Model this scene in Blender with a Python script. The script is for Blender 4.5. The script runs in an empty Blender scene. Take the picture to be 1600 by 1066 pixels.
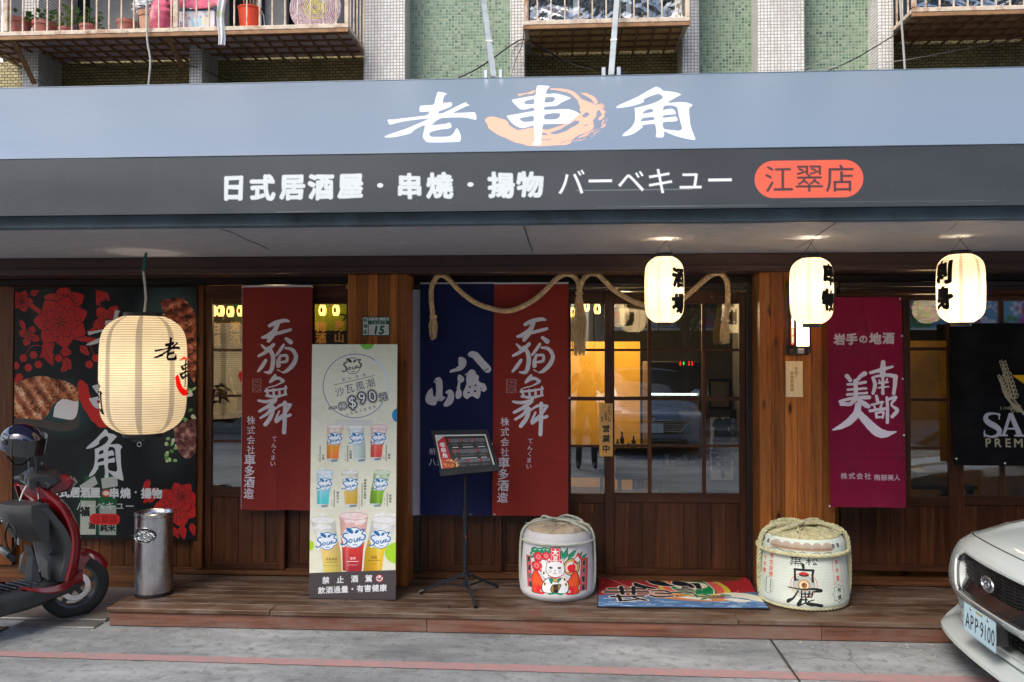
import bpy, bmesh, math, random
import numpy as np
from mathutils import Vector, Matrix, noise as mnoise

random.seed(7)
rng = np.random.default_rng(7)
SC = bpy.context.scene
COL = SC.collection
R = math.radians

# ------------------------------------------------------------------ camera
# world: X along the shop front, Y into the building (wall plane Y=0), Z up, road at Z=0
CAM = Vector((0.0, -5.96, 1.735))
YAW, PITCH, FPX = R(3.56), R(0.84), 1300.0
cd = bpy.data.cameras.new('camera')
cam = bpy.data.objects.new('camera', cd)
COL.objects.link(cam)
cam.location = CAM
cam.rotation_euler = (R(90) + PITCH, 0, YAW)
cd.sensor_width = 36.0
cd.lens = 36.0 * FPX / 1600.0
cd.clip_start, cd.clip_end = 0.05, 400
SC.camera = cam
RM = cam.rotation_euler.to_matrix()

# ------------------------------------------------------------------ light
world = bpy.data.worlds.new("World")
SC.world = world
world.use_nodes = True
wn = world.node_tree.nodes
wl = world.node_tree.links
wn.clear()
wo = wn.new('ShaderNodeOutputWorld')
bg = wn.new('ShaderNodeBackground')
sky = wn.new('ShaderNodeTexSky')
sky.sky_type = 'NISHITA'
sky.sun_disc = False
SUN_EL, SUN_ROT = R(50), R(215)
sky.sun_elevation = SUN_EL
sky.sun_rotation = SUN_ROT
sky.air_density = 1.0
sky.dust_density = 3.0
sky.ozone_density = 1.0
bg.inputs['Strength'].default_value = 0.15
wl.new(sky.outputs[0], bg.inputs['Color'])
wl.new(bg.outputs[0], wo.inputs['Surface'])
sd = bpy.data.lights.new('sun', 'SUN')
sd.energy = 1.3
sd.angle = R(25)
sd.color = (1.0, 0.96, 0.9)
sun = bpy.data.objects.new('sun', sd)
COL.objects.link(sun)
_sd = Vector((math.sin(SUN_ROT) * math.cos(SUN_EL), math.cos(SUN_ROT) * math.cos(SUN_EL), math.sin(SUN_EL)))
sun.rotation_euler = _sd.to_track_quat('Z', 'Y').to_euler()
sun.location = (0, -3, 12)
SC.view_settings.view_transform = 'Standard'
SC.view_settings.look = 'None'
SC.view_settings.gamma = 1.0
SC.view_settings.exposure = 1.15
SC.view_settings.use_curve_mapping = False
SC.render.engine = 'CYCLES'
SC.cycles.max_bounces = 8
SC.cycles.transparent_max_bounces = 16
SC.cycles.glossy_bounces = 4
SC.cycles.diffuse_bounces = 4
SC.cycles.use_denoising = True
SC.cycles.sample_clamp_indirect = 8

# ------------------------------------------------------------------ geometry helpers
def P(px, py, Y=0.0):
    """point of the plane Y=const seen at photo pixel (px,py)"""
    d = RM @ Vector(((px - 800) / FPX, -(py - 533) / FPX, -1.0))
    t = (Y - CAM.y) / d.y
    return CAM + d * t

def G(px, py, z=0.0):
    d = RM @ Vector(((px - 800) / FPX, -(py - 533) / FPX, -1.0))
    t = (z - CAM.z) / d.z
    return CAM + d * t

def X(px, Y=0.0, py=560):
    return P(px, py, Y).x

def Z(py, px=800, Y=0.0):
    return P(px, py, Y).z

def link(o, parent=None):
    COL.objects.link(o)
    if parent is not None:
        o.parent = parent
        if parent.type == 'EMPTY' or True:
            o.matrix_parent_inverse = parent.matrix_basis.inverted() if parent.parent is None else (parent.parent.matrix_basis @ parent.matrix_basis).inverted()
    return o

def tag(o, label=None, cat=None, group=None, kind=None):
    if label: o['label'] = label
    if cat: o['category'] = cat
    if group: o['group'] = group
    if kind: o['kind'] = kind
    return o

def thing(name, loc, label, cat, group=None):
    o = bpy.data.objects.new(name, None)
    o.empty_display_size = 0.1
    o.location = loc
    COL.objects.link(o)
    return tag(o, label, cat, group)

class MB:
    """collects world-space shapes into one mesh"""
    def __init__(self):
        self.v = []; self.f = []; self.uv = None; self.smooth = []
    def add(self, vs, fs, smooth=False):
        n = len(self.v)
        self.v += [tuple(v) for v in vs]
        self.f += [tuple(i + n for i in f) for f in fs]
        self.smooth += [smooth] * len(fs)
        return self
    def box(self, x0, x1, y0, y1, z0, z1, bev=0.0):
        if x1 < x0: x0, x1 = x1, x0
        if y1 < y0: y0, y1 = y1, y0
        if z1 < z0: z0, z1 = z1, z0
        b = min(bev, (x1-x0)*.45, (y1-y0)*.45, (z1-z0)*.45)
        if b <= 0:
            vs = [(x, y, z) for x in (x0, x1) for y in (y0, y1) for z in (z0, z1)]
            return self.add(vs, [(0,1,3,2),(4,6,7,5),(0,4,5,1),(2,3,7,6),(0,2,6,4),(1,5,7,3)])
        vs = []
        for x, sx in ((x0, 1), (x1, -1)):
            for y, sy in ((y0, 1), (y1, -1)):
                for z, sz in ((z0, 1), (z1, -1)):
                    vs += [(x, y+sy*b, z+sz*b), (x+sx*b, y, z+sz*b), (x+sx*b, y+sy*b, z)]
        i = lambda ix, iy, iz, k: (ix*4+iy*2+iz)*3+k
        F = []
        for s in (0, 1):
            q = [i(s,0,0,0), i(s,0,1,0), i(s,1,1,0), i(s,1,0,0)]; F.append(q if s == 0 else q[::-1])
            q = [i(0,s,0,1), i(1,s,0,1), i(1,s,1,1), i(0,s,1,1)]; F.append(q if s == 0 else q[::-1])
            q = [i(0,0,s,2), i(0,1,s,2), i(1,1,s,2), i(1,0,s,2)]; F.append(q if s == 0 else q[::-1])
        for a in (0, 1):
            for c in (0, 1):
                F.append([i(a,c,0,0), i(a,c,0,1), i(a,c,1,1), i(a,c,1,0)])
                F.append([i(a,0,c,0), i(a,0,c,2), i(a,1,c,2), i(a,1,c,0)])
                F.append([i(0,a,c,1), i(0,a,c,2), i(1,a,c,2), i(1,a,c,1)])
        for a in (0, 1):
            for c in (0, 1):
                for e in (0, 1):
                    F.append([i(a,c,e,0), i(a,c,e,1), i(a,c,e,2)])
        return self.add(vs, F)
    def bar(self, a, b, w, h=None, up=(0, 0, 1)):
        """square bar from a to b"""
        a = Vector(a); b = Vector(b); h = h or w
        d = (b - a).normalized()
        u = Vector(up)
        if abs(d.dot(u)) > .98: u = Vector((0, 1, 0))
        s = d.cross(u).normalized(); t = s.cross(d).normalized()
        vs = []
        for p in (a, b):
            for (i, j) in ((-1,-1),(1,-1),(1,1),(-1,1)):
                vs.append(p + s*(i*w/2) + t*(j*h/2))
        return self.add(vs, [(0,3,2,1),(4,5,6,7),(0,1,5,4),(1,2,6,5),(2,3,7,6),(3,0,4,7)])
    def tube(self, pts, r, n=10, cap=True, smooth=True):
        pts = [Vector(p) for p in pts]
        rr = r if isinstance(r, (list, tuple)) else [r] * len(pts)
        vs = []; fs = []
        prev = None
        for k, p in enumerate(pts):
            d = (pts[min(k+1, len(pts)-1)] - pts[max(k-1, 0)])
            d = d.normalized() if d.length > 1e-9 else Vector((0, 0, 1))
            if prev is None:
                u = Vector((0, 0, 1)) if abs(d.z) < .9 else Vector((1, 0, 0))
                s = d.cross(u).normalized()
            else:
                s = (prev - d * prev.dot(d)).normalized()
            prev = s
            t = d.cross(s)
            for j in range(n):
                a = 2*math.pi*j/n
                vs.append(p + (s*math.cos(a) + t*math.sin(a)) * rr[k])
        for k in range(len(pts)-1):
            for j in range(n):
                a = k*n+j; b = k*n+(j+1) % n
                fs.append((a, b, b+n, a+n))
        self.add(vs, fs, smooth)
        if cap:
            self.add([vs[j] for j in range(n)], [tuple(range(n))[::-1]])
            m = (len(pts)-1)*n
            self.add([vs[m+j] for j in range(n)], [tuple(range(n))])
        return self
    def lathe(self, prof, c=(0,0,0), n=32, axis='Z', smooth=True, a0=0, a1=2*math.pi):
        c = Vector(c); vs = []; fs = []
        full = abs((a1-a0) - 2*math.pi) < 1e-6
        m = n if full else n+1
        for (r, h) in prof:
            for j in range(m):
                a = a0 + (a1-a0)*j/n
                q = (r*math.cos(a), r*math.sin(a), h)
                if axis == 'X': q = (h, r*math.cos(a), r*math.sin(a))
                if axis == 'Y': q = (r*math.sin(a), h, r*math.cos(a))
                vs.append(c + Vector(q))
        for k in range(len(prof)-1):
            for j in range(n):
                j2 = (j+1) % m
                fs.append((k*m+j, k*m+j2, (k+1)*m+j2, (k+1)*m+j))
        return self.add(vs, fs, smooth)
    def prism(self, poly, y0, y1, plane='XZ'):
        """extrude a polygon (list of 2D) between two depths"""
        n = len(poly)
        def mk(p, d):
            if plane == 'XZ': return (p[0], d, p[1])
            if plane == 'YZ': return (d, p[0], p[1])
            return (p[0], p[1], d)
        vs = [mk(p, y0) for p in poly] + [mk(p, y1) for p in poly]
        fs = [tuple(range(n)), tuple(range(2*n-1, n-1, -1))]
        for i in range(n):
            j = (i+1) % n
            fs.append((i, i+n, j+n, j))
        return self.add(vs, fs)
    def grid(self, fn, nu, nv, smooth=True, close_u=False):
        vs = [fn(i/nu, j/nv) for j in range(nv+1) for i in range(nu+1)]
        fs = [(j*(nu+1)+i, j*(nu+1)+i+1, (j+1)*(nu+1)+i+1, (j+1)*(nu+1)+i) for j in range(nv) for i in range(nu)]
        return self.add(vs, fs, smooth)
    def mesh(self, name, m, origin=(0, 0, 0)):
        me = bpy.data.meshes.new(name)
        o = Vector(origin)
        me.from_pydata([tuple(Vector(v) - o) for v in self.v], [], self.f)
        me.polygons.foreach_set('use_smooth', self.smooth)
        bm = bmesh.new(); bm.from_mesh(me)
        bmesh.ops.recalc_face_normals(bm, faces=bm.faces)
        bm.to_mesh(me); bm.free()
        if m: me.materials.append(m)
        if any(self.smooth): me.set_sharp_from_angle(angle=R(42))
        me.update()
        return me
    def build(self, name, m, parent=None, bevel=0, origin=None):
        if origin is None:
            a = np.array(self.v); c = (a.min(0) + a.max(0)) / 2
            origin = (c[0], c[1], c[2])
        me = self.mesh(name, m, origin)
        o = bpy.data.objects.new(name, me)
        o.location = origin
        if parent is not None:
            COL.objects.link(o); o.parent = parent
            o.matrix_parent_inverse = WM(parent).inverted()
        else:
            COL.objects.link(o)
        if bevel:
            b = o.modifiers.new('bevel', 'BEVEL'); b.width = bevel; b.segments = 2; b.limit_method = 'ANGLE'; b.angle_limit = R(35)
        return o

def WM(o):
    m = Matrix.LocRotScale(o.location, o.rotation_euler, o.scale)
    if o.parent is not None:
        return WM(o.parent) @ o.matrix_parent_inverse @ m
    return m

def kids(o):
    return [c for c in bpy.data.objects if c.parent is o]

def copy_tree(o, parent=None, names=None):
    c = o.copy(); COL.objects.link(c)
    if parent is not None: c.parent = parent
    for ch in kids(o):
        copy_tree(ch, c)
    return c

def inst(me, name, loc, parent=None, rot=(0,0,0), scale=(1,1,1)):
    """another object on an existing mesh"""
    o = bpy.data.objects.new(name, me)
    o.location = loc; o.rotation_euler = rot; o.scale = scale
    COL.objects.link(o)
    if parent is not None:
        o.parent = parent; o.matrix_parent_inverse = WM(parent).inverted()
    return o

def lb(mb, name, m, parent, bevel=0, loc=None):
    """build in the parent's own space"""
    a = np.array(mb.v); c = (a.min(0)+a.max(0))/2
    me = mb.mesh(name, m, c)
    o = bpy.data.objects.new(name, me); o.location = c if loc is None else loc
    COL.objects.link(o); o.parent = parent
    if parent.type == 'MESH' or parent.parent is not None:
        o.location = Vector(o.location)-PO(parent)
    if bevel:
        b = o.modifiers.new('bevel', 'BEVEL'); b.width = bevel; b.segments = 2; b.limit_method = 'ANGLE'; b.angle_limit = R(35)
    return o

def PO(o):
    """offset of a part inside its thing"""
    return Vector(o.location)+(PO(o.parent) if o.parent is not None and o.parent.parent is not None else Vector())

def catmull(pts, k=8):
    out = []
    n = len(pts)
    pts = [np.array(p, float) for p in pts]
    for i in range(n-1):
        p0 = pts[max(i-1, 0)]; p1 = pts[i]; p2 = pts[i+1]; p3 = pts[min(i+2, n-1)]
        for j in range(k):
            t = j/k
            out.append(.5*((2*p1)+(-p0+p2)*t+(2*p0-5*p1+4*p2-p3)*t*t+(-p0+3*p1-3*p2+p3)*t**3))
    out.append(pts[-1])
    return out
# ------------------------------------------------------------------ materials
def lin(c):
    if isinstance(c, (int, float)): c = (c, c, c)
    return tuple(x for x in c[:3]) + (1.0,)

def srgb(r, g, b):
    f = lambda u: (u/255/12.92) if u/255 <= .04045 else ((u/255+.055)/1.055)**2.4
    return (f(r), f(g), f(b))

class NT:
    def __init__(self, name):
        self.m = bpy.data.materials.new(name); self.m.use_nodes = True
        self.t = self.m.node_tree; self.n = self.t.nodes; self.l = self.t.links
        self.n.clear()
        self.out = self.n.new('ShaderNodeOutputMaterial')
        self.b = self.n.new('ShaderNodeBsdfPrincipled')
        self.l.new(self.b.outputs[0], self.out.inputs['Surface'])
    def new(self, t, **k):
        n = self.n.new(t)
        for a, v in k.items(): setattr(n, a, v)
        return n
    def set(self, n, **k):
        for a, v in k.items():
            n.inputs[a.replace('_', ' ')].default_value = v
    def lk(self, a, b): self.l.new(a, b)
    def pos(self, scale=(1,1,1), obj=False, uv=False):
        if obj or uv:
            tc = self.new('ShaderNodeTexCoord'); src = tc.outputs['UV' if uv else 'Object']
        else:
            g = self.new('ShaderNodeNewGeometry'); src = g.outputs['Position']
        mp = self.new('ShaderNodeMapping'); mp.inputs['Scale'].default_value = scale
        self.lk(src, mp.inputs['Vector'])
        return mp.outputs[0]
    def noise(self, vec, scale, detail=4, rough=.55, dist=0):
        n = self.new('ShaderNodeTexNoise')
        self.set(n, Scale=scale, Detail=detail, Roughness=rough, Distortion=dist)
        self.lk(vec, n.inputs['Vector'])
        return n.outputs['Fac']
    def ramp(self, fac, stops, interp='LINEAR'):
        r = self.new('ShaderNodeValToRGB'); r.color_ramp.interpolation = interp
        e = r.color_ramp.elements
        while len(e) < len(stops): e.new(.5)
        for i, (p, c) in enumerate(stops):
            e[i].position = p; e[i].color = lin(c)
        self.lk(fac, r.inputs[0])
        return r.outputs[0]
    def mix(self, a, b, fac, mode='MIX'):
        n = self.new('ShaderNodeMix', data_type='RGBA', blend_type=mode)
        for s, v in ((6, a), (7, b)):
            if hasattr(v, 'is_output'): self.lk(v, n.inputs[s])
            else: n.inputs[s].default_value = lin(v)
        if hasattr(fac, 'is_output'): self.lk(fac, n.inputs[0])
        else: n.inputs[0].default_value = fac
        return n.outputs[2]
    def math(self, op, a, b=None, clamp=False):
        n = self.new('ShaderNodeMath', operation=op, use_clamp=clamp)
        for i, v in enumerate((a, b)):
            if v is None: continue
            if hasattr(v, 'is_output'): self.lk(v, n.inputs[i])
            else: n.inputs[i].default_value = v
        return n.outputs[0]
    def bump(self, h, strength=.3, dist=.01, prev=None):
        n = self.new('ShaderNodeBump'); self.set(n, Strength=strength, Distance=dist)
        self.lk(h, n.inputs['Height'])
        if prev is not None: self.lk(prev, n.inputs['Normal'])
        self.lk(n.outputs[0], self.b.inputs['Normal'])
        return n.outputs[0]
    def base(self, v):
        if hasattr(v, 'is_output'): self.lk(v, self.b.inputs['Base Color'])
        else: self.b.inputs['Base Color'].default_value = lin(v)
    def rough(self, v):
        if hasattr(v, 'is_output'): self.lk(v, self.b.inputs['Roughness'])
        else: self.b.inputs['Roughness'].default_value = v

def plain(name, c, rough=.6, metal=0, var=.12, scale=6, bump=.1, bscale=80, bdist=.002, coat=0, spec=.5, dirt=None):
    t = NT(name)
    p = t.pos()
    f = t.noise(p, scale, 5)
    c0 = tuple(x*(1-var) for x in c); c1 = tuple(min(1, x*(1+var)) for x in c)
    col = t.ramp(f, [(.3, c0), (.7, c1)])
    if dirt:
        f2 = t.noise(p, scale*.6, 8, .7)
        k = t.ramp(f2, [(.5, (0,0,0)), (.72, (1,1,1))])
        col = t.mix(col, dirt, k)
    t.base(col)
    rr = t.ramp(t.noise(p, scale*2.3, 4), [(.3, (max(.02, rough*.85),)*3), (.7, (min(1, rough*1.15),)*3)])
    t.rough(rr)
    t.set(t.b, Metallic=metal)
    t.b.inputs['Specular IOR Level'].default_value = spec
    t.b.inputs['Coat Weight'].default_value = coat
    t.b.inputs['Coat Roughness'].default_value = .04
    if bump: t.bump(t.noise(p, bscale, 3), bump, bdist)
    return t.m

def wood(name, dark, light, axis='Z', rough=.5, knots=False, gs=1.0, rnd=.35, wear=None, bump=.25, coat=0.0):
    t = NT(name)
    s = {'X': (.9, 22, 22), 'Y': (22, .9, 22), 'Z': (22, 22, .9)}[axis]
    s = tuple(q*gs for q in s)
    oi = t.new('ShaderNodeObjectInfo')
    g = t.new('ShaderNodeNewGeometry')
    add = t.new('ShaderNodeVectorMath', operation='ADD')
    mul = t.new('ShaderNodeMath', operation='MULTIPLY'); mul.inputs[1].default_value = 13.0
    t.lk(oi.outputs['Random'], mul.inputs[0])
    t.lk(g.outputs['Position'], add.inputs[0]); t.lk(mul.outputs[0], add.inputs[1])
    mp = t.new('ShaderNodeMapping'); mp.inputs['Scale'].default_value = s
    t.lk(add.outputs[0], mp.inputs['Vector'])
    f = t.noise(mp.outputs[0], 1.6, 6, .6, .8)
    fine = t.noise(mp.outputs[0], 7.0, 3, .6)
    col = t.ramp(f, [(.28, dark), (.5, tuple((a+b)/2 for a, b in zip(dark, light))), (.72, light)])
    col = t.mix(col, tuple(x*.55 for x in dark), t.ramp(fine, [(.32, (.6,.6,.6)), (.5, (0,0,0))]))
    r2 = t.math('MULTIPLY_ADD', oi.outputs['Random'], rnd*2); 
    r2.node.inputs[2].default_value = 1-rnd
    hs = t.new('ShaderNodeHueSaturation'); t.lk(col, hs.inputs['Color']); t.lk(r2, hs.inputs['Value'])
    col = hs.outputs[0]
    if knots:
        mk = t.new('ShaderNodeMapping'); mk.inputs['Scale'].default_value = {'Z': (9, 9, 3.2), 'X': (3.2, 9, 9), 'Y': (9, 3.2, 9)}[axis]
        t.lk(add.outputs[0], mk.inputs['Vector'])
        v = t.new('ShaderNodeTexVoronoi'); t.set(v, Scale=1.0, Randomness=1.0); t.lk(mk.outputs[0], v.inputs['Vector'])
        col = t.mix(col, tuple(x*.16 for x in dark), t.ramp(v.outputs['Distance'], [(.07, (.95,)*3), (.17, (0,0,0))]))
    if wear:
        w = t.noise(t.pos((1.2, 3.5, 3.5) if axis == 'X' else (3.5, 3.5, 1.2)), 2.2, 9, .72)
        col = t.mix(col, wear, t.ramp(w, [(.46, (0,0,0)), (.66, (.75,)*3)]))
    t.base(col)
    t.rough(t.ramp(f, [(.2, (rough*.8,)*3), (.8, (min(1, rough*1.2),)*3)]))
    t.b.inputs['Coat Weight'].default_value = coat
    t.b.inputs['Coat Roughness'].default_value = .25
    t.b.inputs['Specular IOR Level'].default_value = .28
    t.bump(f, bump, .003)
    return t.m

def tiles(name, size, c0, grout, gw=.14, rough=.35, pair=None, stain=None):
    """small square wall mosaic, on X-Z walls and their Y-Z sides"""
    t = NT(name)
    g = t.new('ShaderNodeNewGeometry')
    sp = t.new('ShaderNodeSeparateXYZ'); t.lk(g.outputs['Position'], sp.inputs[0])
    u = t.math('ADD', sp.outputs[0], sp.outputs[1])
    sx, sz = size if isinstance(size, tuple) else (size, size)
    cu = t.math('DIVIDE', u, sx); cv = t.math('DIVIDE', sp.outputs[2], sz)
    if pair:      # running bond
        row = t.math('FLOOR', cv); od = t.math('MULTIPLY', row, .5)
        cu = t.math('ADD', cu, od)
    fu = t.math('FRACT', cu); fv = t.math('FRACT', cv)
    a = t.math('MINIMUM', fu, t.math('SUBTRACT', 1, fu)); b = t.math('MINIMUM', fv, t.math('SUBTRACT', 1, fv))
    a = t.math('MULTIPLY', a, sx/sz)
    e = t.math('MINIMUM', a, b)
    mask = t.ramp(e, [(gw*.5, (0,0,0)), (gw*.5+.07, (1,1,1))])
    cmb = t.new('ShaderNodeCombineXYZ')
    t.lk(t.math('FLOOR', cu), cmb.inputs[0]); t.lk(t.math('FLOOR', cv), cmb.inputs[1])
    wn_ = t.new('ShaderNodeTexWhiteNoise', noise_dimensions='2D'); t.lk(cmb.outputs[0], wn_.inputs['Vector'])
    col = t.ramp(wn_.outputs['Value'], c0)
    p = t.pos()
    big = t.noise(p, 1.3, 6, .65)
    col = t.mix(grout, col, mask)
    col = t.mix(col, tuple(x*.5 for x in grout), t.ramp(big, [(.5, (0,0,0)), (.8, (.55,)*3)]))
    if stain:
        st = t.noise(t.pos((6, 6, .5)), 1.0, 7, .7)
        col = t.mix(col, stain, t.ramp(st, [(.52, (0,0,0)), (.75, (.7,)*3)]))
    t.base(col)
    rr = t.mix((.85,)*3, (rough,)*3, mask); t.rough(rr)
    t.bump(mask, .6, .003)
    return t.m

def emis(name, c, strength, base=(.8,.8,.8)):
    t = NT(name)
    t.base(base)
    t.b.inputs['Emission Color'].default_value = lin(c)
    t.b.inputs['Emission Strength'].default_value = strength
    return t.m

def glass_mat(name, tint=(.92,.95,.94), refl=1.0, rough=.0):
    t = NT(name)
    t.n.remove(t.b)
    tr = t.new('ShaderNodeBsdfTransparent'); tr.inputs[0].default_value = lin(tint)
    gl = t.new('ShaderNodeBsdfGlossy'); gl.inputs['Roughness'].default_value = rough
    gl.inputs['Color'].default_value = (1, 1, 1, 1)
    fr = t.new('ShaderNodeFresnel'); fr.inputs['IOR'].default_value = 1.5
    k = t.math('MULTIPLY', fr.outputs[0], refl, True)
    mx = t.new('ShaderNodeMixShader')
    t.lk(k, mx.inputs[0]); t.lk(tr.outputs[0], mx.inputs[1]); t.lk(gl.outputs[0], mx.inputs[2])
    t.lk(mx.outputs[0], t.out.inputs['Surface'])
    return t.m

def print_mat(name, img, rough=.7, weave=0, alpha=False, emit=0, emit_col=None, coat=0, spec=.4, trans=0, sheen=0, uvdir=None, weavescale=(900,900,900)):
    t = NT(name)
    im = t.new('ShaderNodeTexImage'); im.image = img; im.interpolation = 'Linear'; im.extension = 'EXTEND'
    tc = t.new('ShaderNodeTexCoord'); t.lk(tc.outputs['UV'], im.inputs['Vector'])
    col = im.outputs[0]
    p = t.pos()
    dirt = t.noise(p, 3.0, 6, .65)
    col = t.mix(col, (.05,.045,.04), t.ramp(dirt, [(.50, (0,0,0)), (.8, (.20,)*3)]))
    t.base(col)
    t.rough(t.ramp(t.noise(p, 5, 4), [(.3, (rough*.85,)*3), (.7, (min(1, rough*1.15),)*3)]))
    t.b.inputs['Specular IOR Level'].default_value = spec
    t.b.inputs['Coat Weight'].default_value = coat
    t.b.inputs['Coat Roughness'].default_value = .15
    if weave:
        t.bump(t.noise(t.pos(weavescale), 1.0, 2), weave, .001)
    if trans:
        t.b.inputs['Transmission Weight'].default_value = 0
        ts = t.new('ShaderNodeBsdfTranslucent'); t.lk(col, ts.inputs[0])
        mx = t.new('ShaderNodeMixShader'); mx.inputs[0].default_value = trans
        t.lk(t.b.outputs[0], mx.inputs[1]); t.lk(ts.outputs[0], mx.inputs[2]); t.lk(mx.outputs[0], t.out.inputs['Surface'])
    return t.m

def metal_mat(name, c=(.6,.6,.6), rough=.3, scale=8, brushed=None, dirt=.25):
    t = NT(name)
    p = t.pos(brushed or (1,1,1))
    f = t.noise(p, scale, 6, .6)
    t.base(t.ramp(f, [(.3, tuple(x*(1-dirt) for x in c)), (.7, c)]))
    t.rough(t.ramp(f, [(.3, (rough*1.3,)*3), (.7, (rough*.8,)*3)]))
    t.set(t.b, Metallic=1.0)
    return t.m
# ------------------------------------------------------------------ flat print painter (numpy raster used as image texture)
_gl = {}
_fc = None
def glyph(ch, bold=0.0):
    """boundary of a character of Blender's own font as directed triangle edges, in em units"""
    key = (ch, round(bold, 3))
    if key in _gl: return _gl[key]
    cu = bpy.data.curves.new('tmp_text', 'FONT')
    cu.body = ch; cu.size = 1.0; cu.resolution_u = 4; cu.offset = bold; cu.fill_mode = 'FRONT'
    ob = bpy.data.objects.new('tmp_text', cu); COL.objects.link(ob)
    dg = bpy.context.evaluated_depsgraph_get(); dg.update()
    ev = ob.evaluated_get(dg); me = ev.to_mesh()
    nv = len(me.vertices)
    if nv == 0:
        r = (np.zeros((0, 4)), (0, 0, .3, .3))
    else:
        co = np.empty(nv*3); me.vertices.foreach_get('co', co); co = co.reshape(-1, 3)[:, :2]
        cnt = {}
        for p in me.polygons:
            vs = list(p.vertices)
            pts = co[vs]
            area = 0
            for i in range(len(vs)):
                j = (i+1) % len(vs); area += pts[i][0]*pts[j][1]-pts[j][0]*pts[i][1]
            if area < 0: vs = vs[::-1]
            for i in range(len(vs)):
                a, b = vs[i], vs[(i+1) % len(vs)]
                if (b, a) in cnt and cnt[(b, a)] > 0: cnt[(b, a)] -= 1
                else: cnt[(a, b)] = cnt.get((a, b), 0)+1
        E = [(co[a][0], co[a][1], co[b][0], co[b][1]) for (a, b), k in cnt.items() for _ in range(k)]
        r = (np.array(E), (co[:,0].min(), co[:,1].min(), co[:,0].max(), co[:,1].max()))
    ev.to_mesh_clear()
    bpy.data.objects.remove(ob); bpy.data.curves.remove(cu)
    _gl[key] = r
    return r

def vnoise(x, y, s, seed=0):
    """value noise, vectorised"""
    r = np.random.default_rng(seed); T = r.random((64, 64))
    x = np.asarray(x)/s; y = np.asarray(y)/s
    xi = np.floor(x).astype(int); yi = np.floor(y).astype(int)
    fx = x-xi; fy = y-yi; fx = fx*fx*(3-2*fx); fy = fy*fy*(3-2*fy)
    a = T[yi % 64, xi % 64]; b = T[yi % 64, (xi+1) % 64]; c = T[(yi+1) % 64, xi % 64]; d = T[(yi+1) % 64, (xi+1) % 64]
    return (a*(1-fx)+b*fx)*(1-fy)+(c*(1-fx)+d*fx)*fy

def fbm(x, y, s, oct=4, seed=0):
    v = 0; a = .5; t = 0
    for k in range(oct):
        v = v + a*vnoise(x, y, s/(2**k), seed+k); t += a; a *= .5
    return v/t

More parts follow.
